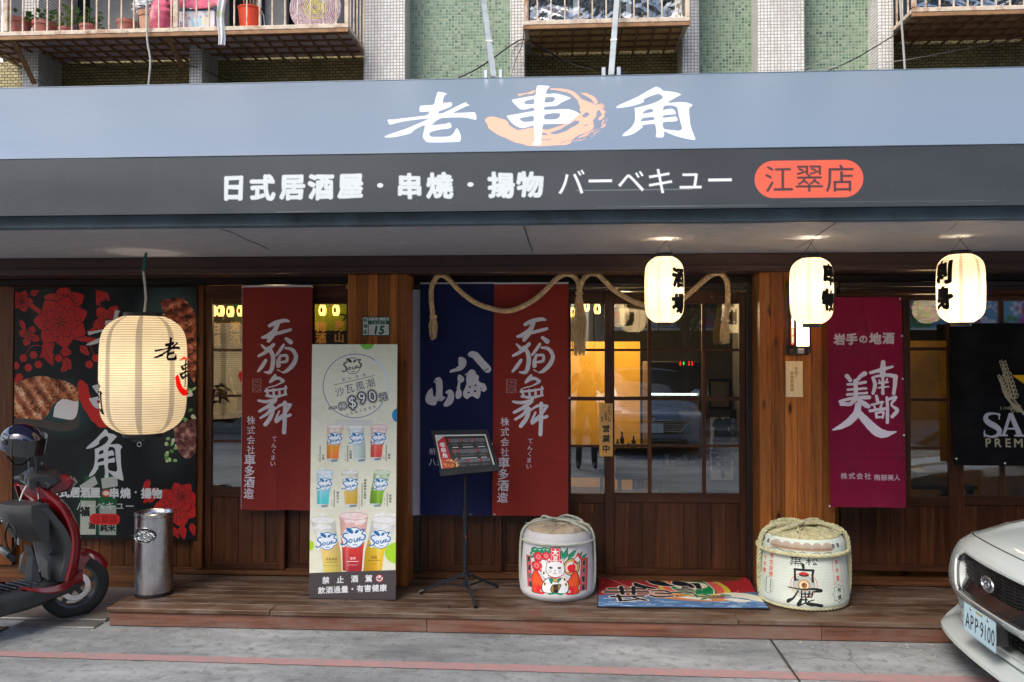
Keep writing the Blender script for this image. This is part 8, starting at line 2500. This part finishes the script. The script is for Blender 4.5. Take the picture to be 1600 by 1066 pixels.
# intake fins
gm = MB()
for k in range(6):
    z = .305+k*.022; w = .56-.02*k
    gm.tube([(nx(y)-.10, y, z) for y in np.linspace(-w, w, 24)], .004, 5, cap=False)
for k in range(24):
    y = -.52+k*.0452; gm.bar((nx(y)-.105, y, .292), (nx(y)-.105, y+.03, .432), .0035)
lc(gm, 'intake_mesh', M['trim'])
# emblem
em = thing('tmp', (0,0,0), None, None); bpy.data.objects.remove(em)
ex, ez = gx_(0, .625, -.012), .617
e1 = MB(); e1.tube([(ex+.012, .065*math.cos(a), ez+.036*math.sin(a)) for a in np.linspace(0, 2*math.pi, 33)], .007, 8, cap=False)
embl = lc(e1, 'emblem', metal_mat('satin_badge', (.55,.56,.58), .38))
e2 = MB().grid(lambda u, v: (ex+.010+.006*(1-v*v), .062*v*math.cos(u*2*math.pi), ez+.033*v*math.sin(u*2*math.pi)), 28, 5)
lb(e2, 'badge_face', plain('badge_dark_blue', (.03,.035,.06), .35, bump=0), embl)
st = MB()
for (y, z, s) in ((.030,.006,.020),(-.004,.014,.008),(-.022,.006,.008),(-.010,-.010,.008),(-.034,-.008,.008),(.008,-.014,.008)):
    for k in range(4):
        a = k*math.pi/2; st.add([(ex+.0185, y+s*math.cos(a), ez+z+s*math.sin(a)), (ex+.0175, y+s*.2*math.cos(a+.785), ez+z+s*.2*math.sin(a+.785)), (ex+.0185, y, ez+z), (ex+.0175, y+s*.2*math.cos(a-.785), ez+z+s*.2*math.sin(a-.785))], [(0,1,2,3)])
lb(st, 'badge_stars', M['plate_white'], embl)
# plate
np_ = Canvas(0, 0, 380, 160, 2.2, (168,196,206))
np_.poly([(2,2),(378,2),(378,158),(2,158)], (120,140,150), holes=[[(5,5),(375,5),(375,155),(5,155)]])
for ch, x in zip('APP', (52, 106, 160)): np_.text(ch, x, 88, 112, (28,34,44), bold=.012, sx=.72, sy=1.05)
np_.ell(188, 84, 5, 5, (28,34,44))
for ch, x in zip('9100', (222, 262, 304, 348)): np_.text(ch, x, 88, 112, (28,34,44), bold=.012, sx=.72, sy=1.05)
np_.rect(150, 12, 228, 24, (150,140,70))
px_ = .055
pm = print_mat('plate_print', np_.image('plate_print'), .35)
o = sheet('number_plate', lambda u, v: Vector((px_+.004*(v), -.19+.38*u, .39+.08-.16*v)) , 4, 4, .003, pm, None, m2=M['chrome'])
for name_o in (o,):
    c_ = o.location.copy(); o.parent = car; o.matrix_parent_inverse = Matrix(); 
for y in (-.10, .10):
    lb(MB().lathe([(0, .004), (.009, .003), (.011, 0)], (px_+.001, y, .453), 14, 'X'), 'screw', M['chrome'], o)
lc(MB().box(-.02, .05, -.17, .17, .34, .45, .006), 'plate_bracket', M['trim'])
# front lip
lip = []
for j in range(49):
    y = -.905+1.81*j/48; t = abs(y)/.905
    bx_ = nx(min(.9, abs(y))*.96)+.035-.05*max(0, t-.9)*10*.6
    up = .05*max(0, t-.88)/.12
    lip.append([(bx_-.16, y, .165+up), (bx_+.005, y, .172+up), (bx_+.028, y, .184+up), (bx_+.024, y, .199+up), (bx_-.04, y, .225+up), (bx_-.16, y, .25+up)])
lc(closed_loft(lip), 'front_lip', CARP)
# bonnet gap, scoop, headlamps, rest of the body
lc(MB().tube([(nose_x(.755)+nx(y)-.035, y, .778-.045*(abs(y)/.885)**3) for y in np.linspace(-.80, .80, 40)], .0035, 5), 'bonnet_gap', M['trim'])
scp = []
for j in range(17):
    y = -.24+.48*j/16; t = abs(y)/.24; h = .055*max(0.001, 1-t**4)
    scp.append([(-.58, y, .86), (-.60, y, .885+h), (-.66, y, .895+h*1.1), (-.95, y, .925+h*.35), (-1.05, y, .93), (-1.05, y, .86)])
lc(closed_loft(scp), 'bonnet_scoop', CARP)
lc(MB().box(-.595, -.575, -.19, .19, .885, .925, .01), 'scoop_opening', M['trim'])
for s in (-1, 1):
    hl = []
    for j in range(13):
        u = j/12; y = s*(.52+.33*u); x0 = nx(y)-.045-.02*u
        hl.append([(x0-.02, y, .60+.03*u), (x0+.018, y, .625+.03*u), (x0+.012, y, .675+.02*u), (x0-.05, y, .71+.01*u), (x0-.12, y, .70), (x0-.12, y, .60)])
    lc(closed_loft(hl), 'headlamp', M['lamp_clear'])
sil = [(-1.22,.24),(-1.22,.95),(-1.35,.965),(-3.7,1.02),(-4.3,1.03),(-4.42,.90),(-4.44,.45),(-4.35,.28)]
lc(loft_body(sil, .88, lambda t: (0, .25*t**3), lambda x, z, t: z-(.05*t**2+.10*t**6 if z > .8 else 0)), 'body', CARP)
cab = [(-1.20,.94),(-1.95,1.34),(-2.3,1.42),(-3.1,1.41),(-3.6,1.30),(-4.1,1.0),(-3.5,.92),(-1.6,.90)]
lc(loft_body(smooth_poly(cab, 4), .70, lambda t: (.15*t**2, .15*t**2), lambda x, z, t: z-.06*t**3), 'windows', M['car_glass'])
rf = [(-2.0,1.36),(-2.3,1.435),(-3.1,1.428),(-3.55,1.335),(-3.1,1.39),(-2.3,1.40)]
lc(loft_body(smooth_poly(rf, 3), .69, lambda t: (.15*t**2, .12*t**2), lambda x, z, t: z-.055*t**3), 'roof', CARP)
for x in (-.92, -3.58):
    for s in (-1, 1): wheel_parts(car, x, s*.79, .33, .22, M['tyre'], M['alloy'], s)
    
# ------------------------------------------------------------------ scooter
sc = thing('scooter', (0, 0, 0), 'red and black motor scooter parked in front of the big food poster', 'scooter')
g0 = G(113, 963, 0)
SH = R(59)
sc.location = (g0.x, g0.y, 0); sc.rotation_euler = (R(-2), 0, SH); SCK = .93; sc.scale = (SCK,)*3
SR = plain('red_scooter_paint', (.22,.005,.010), .2, var=.05, bump=0, coat=1)
SB = plain('grey_black_plastic', (.030,.031,.033), .45, var=.15, bump=.08, bscale=400)
SG = plain('dull_grey_floor_plastic', (.045,.048,.052), .5, var=.15, bump=.1, bscale=400)
def ls(mb, name, m, **k): return lb(mb, name, m, sc, **k)
wr = .225
w_ = wheel_parts(sc, 0, 0, wr, .10, M['tyre'], plain('dark_rim_paint', (.045,.05,.055), .35), -1, spokes=5, name='front_wheel')
ls(MB().lathe([(.06, -.008), (.095, -.008), (.095, .0), (.06, .0), (.06, -.008)], (0, -.058, wr), 28, 'Y'), 'brake_disc', M['chrome'])
wheel_parts(sc, -1.27, 0, wr, .11, M['tyre'], M['alloy'], -1, spokes=5, name='rear_wheel')
# front fork and fender
for s in (-1, 1):
    ls(MB().tube([(0, s*.075, wr), (-.06, s*.075, wr+.16), (-.15, s*.07, .50)], [.018, .022, .024], 12), 'fork_leg', SG)
def fend(u, v):
    a = R(28)+R(128)*u; rr = wr+.028+.012*math.sin(u*math.pi)
    w = .062*(1-.35*abs(u-.5)*2)
    c = (v-.5)*2
    return Vector((math.cos(a)*rr*(1-.10*c*c), c*w, wr+math.sin(a)*rr*(1-.16*c*c)-.02*c*c))
ls(MB().grid(fend, 26, 10), 'front_fender', SR)
for s in (-1, 1):
    q = MB().prism([(.02, .30), (.10, .42), (-.02, .46), (-.14, .46), (-.10, .36), (-.03, .24)], s*.066, s*.074, 'XZ'); ls(q, 'fender_bracket', SR, bevel=.003)
# leg shield: red outer shell and grey inner panel
def lofts(secs, name, m): return ls(closed_loft(secs), name, m)
outer = []
for k in range(15):
    v = k/14; z = .30+.66*v
    xc_ = .0-.17*v+.09*math.sin(v*math.pi)+.02
    hw = .185+.085*math.sin(min(1, v*1.25)*math.pi*.55)**1.1 if v < .8 else .265-.12*(v-.8)/.2
    row = []
    for i in range(21):
        a = math.pi*i/20; row.append((xc_-.14+.12*math.sin(a)*(1-.2*v), hw*math.cos(a), z))
    row += [(xc_-.15, -hw*.93, z), (xc_-.15, hw*.93, z)]
    outer.append(row)
lofts(outer, 'leg_shield', SR)
inner = []
for k in range(13):
    v = k/12; z = .30+.52*v
    xc_ = .0-.17*v*.8+.08*math.sin(v*math.pi)
    hw = (.185+.085*math.sin(min(1, v*1.25)*math.pi*.55))*.96 if v < .8 else .25
    row = [(xc_-.14, -hw, z), (xc_-.175, -hw*.92, z), (xc_-.205-.015*math.cos(v*8), -hw*.3, z), (xc_-.205-.015*math.cos(v*8), hw*.3, z), (xc_-.175, hw*.92, z), (xc_-.14, hw, z)]
    inner.append(row)
lofts(inner, 'inner_panel', SG)
# glove box bulge, ignition, ring handle
gb = []
for k in range(9):
    v = k/8; z = .60+.25*v; d = .05+.10*math.sin(v*math.pi*.6)
    gb.append([(-.26, -.215, z), (-.28-d*.6, -.205, z), (-.29-d, -.08, z), (-.29-d, .08, z), (-.28-d*.6, .205, z), (-.26, .215, z)])
lofts(gb, 'glove_box', SB)
ls(MB().lathe([(0, -.40), (.020, -.40), (.026, -.392), (.026, -.36)], (0, -.115, .79), 20, 'X'), 'ignition', M['chrome'])
ls(MB().tube([(-.405+.0*math.cos(a), .12+.033*math.cos(a), .76+.033*math.sin(a)) for a in np.linspace(0, 6.28, 24)], .006, 8), 'cup_ring', M['chrome'])
ls(MB().lathe([(0, -.39), (.030, -.39), (.030, -.36)], (0, .12, .76), 20, 'X'), 'cup_socket', SB)
ls(MB().tube([(-.415, -.02+.075*math.cos(a), .63+.085*math.sin(a)) for a in np.linspace(-.2, 6.1, 28)], .006, 8), 'cable_lock', M['trim'])
ls(MB().tube([(-.36, 0, .73), (-.42, 0, .735), (-.425, 0, .715), (-.41, 0, .70)], .007, 8), 'bag_hook', SB)
dl = MB().tube([(-.44, .08, .56), (-.435, -.10, .50)], .022, 14); dlk = ls(dl, 'bar_lock', M['trim'])
lb(MB().tube([(-.4395, .055, .552), (-.4365, -.055, .516)], .0235, 14, cap=False), 'bar_lock_sleeve', metal_mat('pale_metal_sleeve', (.55,.5,.42), .4), dlk)
ls(MB().box(-.372, -.366, -.03, .02, .575, .615), 'warning_sticker', M['porcelain'])
# raised spine and side channels of the inner panel
ls(MB().add([(-.30,-.05,.56),(-.30,.05,.56),(-.245,.085,.30),(-.245,-.085,.30),(-.275,-.03,.55),(-.275,.03,.55),(-.30,.05,.31),(-.30,-.05,.31)], [(0,1,2,3),(0,3,7,4),(1,5,6,2),(4,7,6,5),(2,6,7,3)]), 'panel_spine', SG, bevel=.006)
for s in (-1, 1):
    ls(MB().tube([(outer[k][0 if s > 0 else 20][0]-.012, outer[k][0 if s > 0 else 20][1], outer[k][0][2]) for k in range(15)], .014, 10), 'edge_trim', SR)
    ls(MB().tube([(inner[k][4 if s > 0 else 1][0]-.003, inner[k][4 if s > 0 else 1][1]*.82, inner[k][0][2]) for k in range(1, 10)], .004, 6), 'panel_seam', M['trim'])
    ls(MB().add([(-.262, s*.20, .34), (-.262, s*.11, .34), (-.275, s*.10, .50), (-.262, s*.19, .46), (-.285, s*.155, .36)], [(0,1,4),(1,2,4),(2,3,4),(3,0,4)]), 'panel_flute', SG)
for k in range(6): ls(MB().box(-.30-.045*k, -.285-.045*k, -.12, .12, .300, .313, .003), 'floor_rib', SB)
ls(MB().tube([(-.20, -.16, .78), (-.30, -.16, .88), (-.28, -.10, .96)], .007, 8), 'brake_hose', M['trim'])
# floorboard and underside
fl_ = []
for k in range(13):
    v = k/12; x = -.15-.55*v; z = .30-.02*math.sin(v*math.pi); hw = .13+.05*math.sin(v*math.pi)
    fl_.append([(x, -hw, z-.10), (x, -hw-.012, z-.03), (x, -hw, z+.008), (x, -hw*.6, z+.018), (x, hw*.6, z+.018), (x, hw, z+.008), (x, hw+.012, z-.03), (x, hw, z-.10), (x, hw*.5, z-.14), (x, -hw*.5, z-.14)])
lofts(fl_, 'floorboard', SB)
for s in (-1, 1):
    q = []
    for k in range(11):
        v = k/10; x = .0-.42*v; z = .31-.05*math.sin(v*3.14)+.0*v; hw = .135+.035*math.sin(v*math.pi*.8)
        q.append([(x, s*hw, z-.055*(1-v)-.01), (x, s*(hw+.018), z-.03*(1-v)), (x, s*(hw+.012), z+.03*(1-.6*v)), (x, s*(hw-.02), z+.03*(1-.6*v))])
    lofts(q, 'side_trim', SR)
    q = []
    for k in range(9):
        v = k/8; x = -.02-.75*v; zt = .26-.02*v; zb = .20-.07*math.sin(v*math.pi*.5)
        q.append([(x, s*.10, zb), (x, s*(.155+.02*math.sin(v*3.14)), zb+.03), (x, s*(.165+.02*math.sin(v*3.14)), zt), (x, s*.10, zt+.02)])
    lofts(q, 'lower_fairing', SB)
# seat body and seat
sb_ = []
for k in range(15):
    v = k/14; x = -.62-.85*v; zt = .72+.06*v-.02*math.sin(v*3.14); zb = .30+.30*v**1.5; hw = .10+.08*math.sin(min(1, v*1.8)*math.pi*.5)*(1-.6*max(0, v-.6)/.4)
    sb_.append([(x, -hw*.8, zb), (x, -hw*1.1, zb+(zt-zb)*.5), (x, -hw, zt), (x, hw, zt), (x, hw*1.1, zb+(zt-zb)*.5), (x, hw*.8, zb)])
lofts(sb_, 'rear_body', SR)
fb = []
for k in range(7):
    v = k/6; x = -.55-.09*v+.03*math.sin(v*3); hw = .12+.02*v; z0 = .31; z1 = .70
    fb.append([(x, -hw, z0), (x, -hw, z1), (x, hw, z1), (x, hw, z0)])
lofts(fb, 'seat_front_cover', SB)
st_ = []
for k in range(17):
    v = k/16; x = -.50-.85*v; h = .05+.045*math.sin(min(1, v*2.2)*1.57); z = .735+.045*v+.03*(v > .5)*(v-.5)*2; hw = .075+.085*math.sin(min(1, v*2)*1.57)*(1-.4*max(0, v-.7)/.3)
    st_.append([(x, -hw, z), (x, -hw*1.02, z+h*.6), (x, -hw*.7, z+h), (x, hw*.7, z+h), (x, hw*1.02, z+h*.6), (x, hw, z)])
lofts(st_, 'seat', M['trim'])
ls(MB().tube([(-.66, -.20, .245), (-.60, -.26, .25)], .012, 10), 'foot_peg', M['chrome'])
ls(MB().tube([(-.62, -.05, .18), (-.66, -.12, .06), (-.68, -.17, .01)], .012, 10), 'side_stand', SG)
# steering column, handlebar cover, grips, levers, headlight nose, mirrors
hb = []
for k in range(13):
    v = k/12; y = -.20+.40*v; c = math.sin(v*math.pi)
    hb.append([(-.30-.02*c, y, .985-.02*(1-c)), (-.26, y, .955-.02*c), (-.18+.06*c, y, .95-.03*c), (-.13+.09*c, y, .985), (-.17+.07*c, y, 1.02+.035*c), (-.25, y, 1.03+.05*c), (-.30-.01*c, y, 1.015+.02*c)])
lofts(hb, 'handlebar_cover', SB)
nz_ = []
for k in range(11):
    v = k/10; y = -.14+.28*v; c = math.sin(v*math.pi)
    nz_.append([(-.16, y, .90-.02*c), (-.06+.05*c, y, .92-.03*c), (-.03+.05*c, y, .965), (-.09+.06*c, y, 1.005+.01*c), (-.17, y, 1.015+.02*c)])
lofts(nz_, 'headlight_cowl', SR)
hl = []
for k in range(9):
    v = k/8; y = -.09+.18*v; c = math.sin(v*math.pi)
    hl.append([(-.055+.045*c, y, .925-.02*c), (-.02+.052*c, y, .95), (-.045+.055*c, y, .985), (-.10, y, .97), (-.10, y, .93)])
lofts(hl, 'headlight', M['lamp_clear'])
ws_ = []
for k in range(9):
    v = k/8; y = -.10+.20*v; c = math.sin(v*math.pi)
    ws_.append([(-.12+.05*c, y, 1.015+.01*c), (-.19, y, 1.06+.05*c), (-.20, y, 1.055+.045*c), (-.15, y, 1.01)])
lofts(ws_, 'flyscreen', M['trim'])
ls(MB().tube([(-.20, 0, .97), (-.17, 0, .84)], [.05, .06], 14), 'steering_neck', SB)
for s in (-1, 1):
    ls(MB().tube([(-.25, s*.19, .985), (-.275, s*.26, .985), (-.30, s*.345, .98)], [.017, .019, .019], 14), 'handle_grip', M['trim'])
    ls(MB().tube([(-.21, s*.18, .985), (-.19, s*.26, .975), (-.215, s*.35, .965)], .006, 8), 'brake_lever', SG)
    if s == 1:
        ls(MB().tube([(-.245, s*.17, 1.03), (-.24, s*.22, 1.15), (-.24, s*.26, 1.20)], .007, 8), 'mirror_stem', M['trim'])
        ls(MB().lathe([(0, -.012), (.055, -.010), (.065, 0), (.06, .016), (0, .026)], (-.24, s*.29, 1.235), 20, 'X'), 'mirror', M['trim'])
    else:
        ls(MB().tube([(-.245, s*.15, 1.03), (-.25, s*.17, 1.10), (-.26, s*.16, 1.17)], .007, 8), 'mirror_stem', M['trim'])
for s in (-1, 1):
    ls(MB().box(-.315, -.30, s*.11-.03, s*.11+.03, .99, 1.02, .003), 'switch_block', SB)
ls(MB().tube([(-.27, -.05, 1.0), (-.32, -.10, .93), (-.34, -.09, .87), (-.31, -.06, .86)], .006, 8), 'pale_cable', M['porcelain'])
ls(MB().grid(lambda u, v: (-.32+.005*v, -.06+.12*u, .995+.045*v), 6, 4), 'dial', M['car_glass'])

for o in list(kids(sc)):
    if o.name.split('.')[0] in ('front_wheel','brake_disc','fork_leg','front_fender','fender_bracket','handlebar_cover','headlight_cowl','headlight','flyscreen','handle_grip','brake_lever','mirror_stem','mirror','switch_block','pale_cable','dial'):
        c = Vector((-.12, 0, 0)); rz = Matrix.Rotation(R(-17), 3, 'Z'); o.location = rz @ (o.location-c)+c; o.rotation_euler.z = R(-17)
# helmet on the mirror stem
hq = P(34, 692, g0.y-.22)
hm = thing('helmet', hq, 'dark blue half helmet with a smoky visor hung on the scooter mirror', 'helmet')
hm.rotation_euler = (R(4), R(12), R(-14)); hm.scale = (.93,)*3
HM = plain('dark_blue_gloss', (.008,.010,.035), .08, var=.5, scale=14, bump=0, coat=1)
def shell(u, v):
    a = u*2*math.pi; ph = v*R(108)
    r = .132
    x = math.sin(ph)*math.cos(a)*r*1.12; y = math.sin(ph)*math.sin(a)*r*.92; z = math.cos(ph)*r*1.0
    if z < -.01: z = z
    return Vector((x, y, z+.02*max(0, math.cos(a))*v*v))
def lh(mb, n, m, p=None): return lb(mb, n, m, p or hm)
lh(MB().grid(shell, 48, 20), 'shell', HM)
def sh2(u, v):
    q = shell(u, v); return q*.93
lh(MB().grid(sh2, 36, 16), 'lining', M['trim'])
lh(MB().tube([shell(u, 1.0) for u in np.linspace(0, 1, 48)], .006, 6, cap=False), 'rim_strip', M['trim'])
VM = plain('smoky_visor', (.012,.013,.016), .06, bump=0, coat=1)
def visor(u, v):
    a = R(-82)+R(164)*u; z = .062-.118*v
    r = .155-.006*v
    return Vector((r*1.06*math.cos(a), r*.92*math.sin(a), z-.0*math.cos(a)))
lh(MB().grid(visor, 36, 12), 'visor', VM)
for s in (-1, 1):
    lh(MB().lathe([(0, s*.010), (.017, s*.010), (.020, 0), (0, 0)], (.012, s*.140, .03), 18, 'Y'), 'visor_pivot', M['trim'])
    lh(MB().tube([(-.01, s*.118, -.01), (.0, s*.10, -.08), (.012, s*.05, -.14), (.015, 0, -.155)], .006, 6), 'chin_strap', M['trim'])
hc_ = Canvas(0, 0, 60, 20, 8, (12,13,24)); hc_.text('NIKKO', 30, 10, 14, (150,150,160), step=9, bold=.02)
def hp(u, v):
    a = R(-125)+R(38)*u; ph = R(58)+R(16)*v; r = .1335
    return Vector((math.sin(ph)*math.cos(a)*r*1.12, math.sin(ph)*math.sin(a)*r*.92, math.cos(ph)*r))
o = sheet('helmet_mark', hp, 8, 4, -.0006, print_mat('helmet_print', hc_.image('helmet_print'), .2), None); o.parent = hm; o.matrix_parent_inverse = Matrix()

# ------------------------------------------------------------------ person standing in the road, seen in the door glass
pz = thing('person', (.34, -6.45, 0), 'standing person in a dark shirt holding a camera, seen in the door glass', 'person')
J = {'pel':(0,0,.93),'sp':(0,.0,1.15),'ch':(0,.0,1.33),'nk':(0,.0,1.46),'hd':(0,.02,1.56),'tp':(0,.02,1.68),
     'ls':(-.17,.0,1.40),'le':(-.24,.07,1.15),'lw':(-.10,.26,1.32),'rs':(.17,.0,1.40),'re':(.24,.07,1.15),'rw':(.10,.26,1.32),
     'lh':(-.09,.0,.90),'lk':(-.11,.02,.50),'la':(-.12,-.02,.09),'lt':(-.13,.13,.04),'rh':(.09,.0,.90),'rk':(.11,.02,.50),'ra':(.12,-.02,.09),'rt':(.13,.13,.04)}
Rd = {'pel':(.15,.11),'sp':(.14,.10),'ch':(.17,.11),'nk':(.055,.055),'hd':(.078,.092),'tp':(.06,.07),'ls':(.062,.06),'le':(.042,.042),'lw':(.028,.028),'rs':(.062,.06),'re':(.042,.042),'rw':(.028,.028),
      'lh':(.09,.09),'lk':(.058,.06),'la':(.04,.045),'lt':(.035,.03),'rh':(.09,.09),'rk':(.058,.06),'ra':(.04,.045),'rt':(.035,.03)}
E = [('pel','sp'),('sp','ch'),('ch','nk'),('nk','hd'),('hd','tp'),('ch','ls'),('ls','le'),('le','lw'),('ch','rs'),('rs','re'),('re','rw'),('pel','lh'),('lh','lk'),('lk','la'),('la','lt'),('pel','rh'),('rh','rk'),('rk','ra'),('ra','rt')]
def skin_obj(name, J, Rd, E, m, root, parent, lv=2):
    ks = list(J); me = bpy.data.meshes.new(name); me.from_pydata([J[k] for k in ks], [(ks.index(a), ks.index(b)) for a, b in E], [])
    o = bpy.data.objects.new(name, me); COL.objects.link(o); o.parent = parent
    md_ = o.modifiers.new('skin', 'SKIN'); md_.use_smooth_shade = True
    for i, k in enumerate(ks):
        sv = me.skin_vertices[0].data[i]; sv.radius = Rd[k]; sv.use_root = (k == root)
    s = o.modifiers.new('sub', 'SUBSURF'); s.levels = lv; s.render_levels = lv
    me.materials.append(m)
    return o
SKN = plain('skin', (.45,.25,.17), .5, bump=0)
t = NT('person_clothes')     # one body, clothed by height
g = t.new('ShaderNodeTexCoord'); sp = t.new('ShaderNodeSeparateXYZ'); t.lk(g.outputs['Object'], sp.inputs[0])
h1 = t.math('GREATER_THAN', sp.outputs[2], .95); h2 = t.math('GREATER_THAN', sp.outputs[2], 1.475); h3 = t.math('GREATER_THAN', sp.outputs[1], .13); h4 = t.math('GREATER_THAN', sp.outputs[2], 1.0)
c = t.mix((.03,.035,.05), (.02,.025,.05), h1); c = t.mix(c, (.45,.25,.17), h2); c = t.mix(c, (.45,.25,.17), t.math('MULTIPLY', h3, h4)); t.base(c); t.rough(.8)
skin_obj('body', J, Rd, E, t.m, 'pel', pz)
for s, w in ((-1, (-.10,.26,1.32)), (1, (.10,.26,1.32))):
    HJ = {'w': w, 'p': (w[0]-s*.03, w[1]+.05, w[2]+.09)}; HR = {'w': (.028,.022), 'p': (.036,.018)}; HE = [('w','p')]
    for k in range(4):
        b = (w[0]-s*(.01+.018*k), w[1]+.075, w[2]+.13-.006*k)
        HJ['a%d' % k] = b; HJ['b%d' % k] = (b[0]-s*.022, b[1]+.018, b[2]+.022); HJ['c%d' % k] = (b[0]-s*.038, b[1]+.008, b[2]+.034)
        HR['a%d' % k] = (.010,.010); HR['b%d' % k] = (.009,.009); HR['c%d' % k] = (.008,.008)
        HE += [('p', 'a%d' % k), ('a%d' % k, 'b%d' % k), ('b%d' % k, 'c%d' % k)]
    HJ['t'] = (w[0]-s*.045, w[1]+.02, w[2]+.10); HR['t'] = (.010,.010); HE.append(('w', 't'))
    skin_obj('hand', HJ, HR, HE, SKN, 'w', pz, 1)
lb(MB().lathe([(.101, -.10), (.104, -.02), (.098, .04), (.07, .085), (.0, .105)], (0, .0, 1.62), 28), 'hair', M['trim'], pz)
lb(MB().tube([(0, .105, 1.585), (0, .128, 1.555), (0, .112, 1.548)], [.008, .013, .008], 8), 'nose', SKN, pz)
for s in (-1, 1):
    lb(MB().lathe([(0, 0), (.018, .004), (.02, .012), (0, .016)], (s*.085, .01, 1.57), 12, 'X'), 'ear', SKN, pz)
cmra = thing('camera_in_hand', (.34, -6.10, 1.46), 'black camera held up by the person in the road', 'camera')
MB().box(.27, .41, -6.15, -6.09, 1.42, 1.51, .01).build('camera_body', M['trim'], cmra)
MB().lathe([(.036, 0), (.038, .05), (.034, .09), (.030, .088), (0, .08)], (.34, -6.09, 1.465), 24, 'Y').build('lens', M['trim'], cmra)
MB().box(.315, .365, -6.14, -6.10, 1.5101, 1.535, .008).build('viewfinder', M['trim'], cmra)
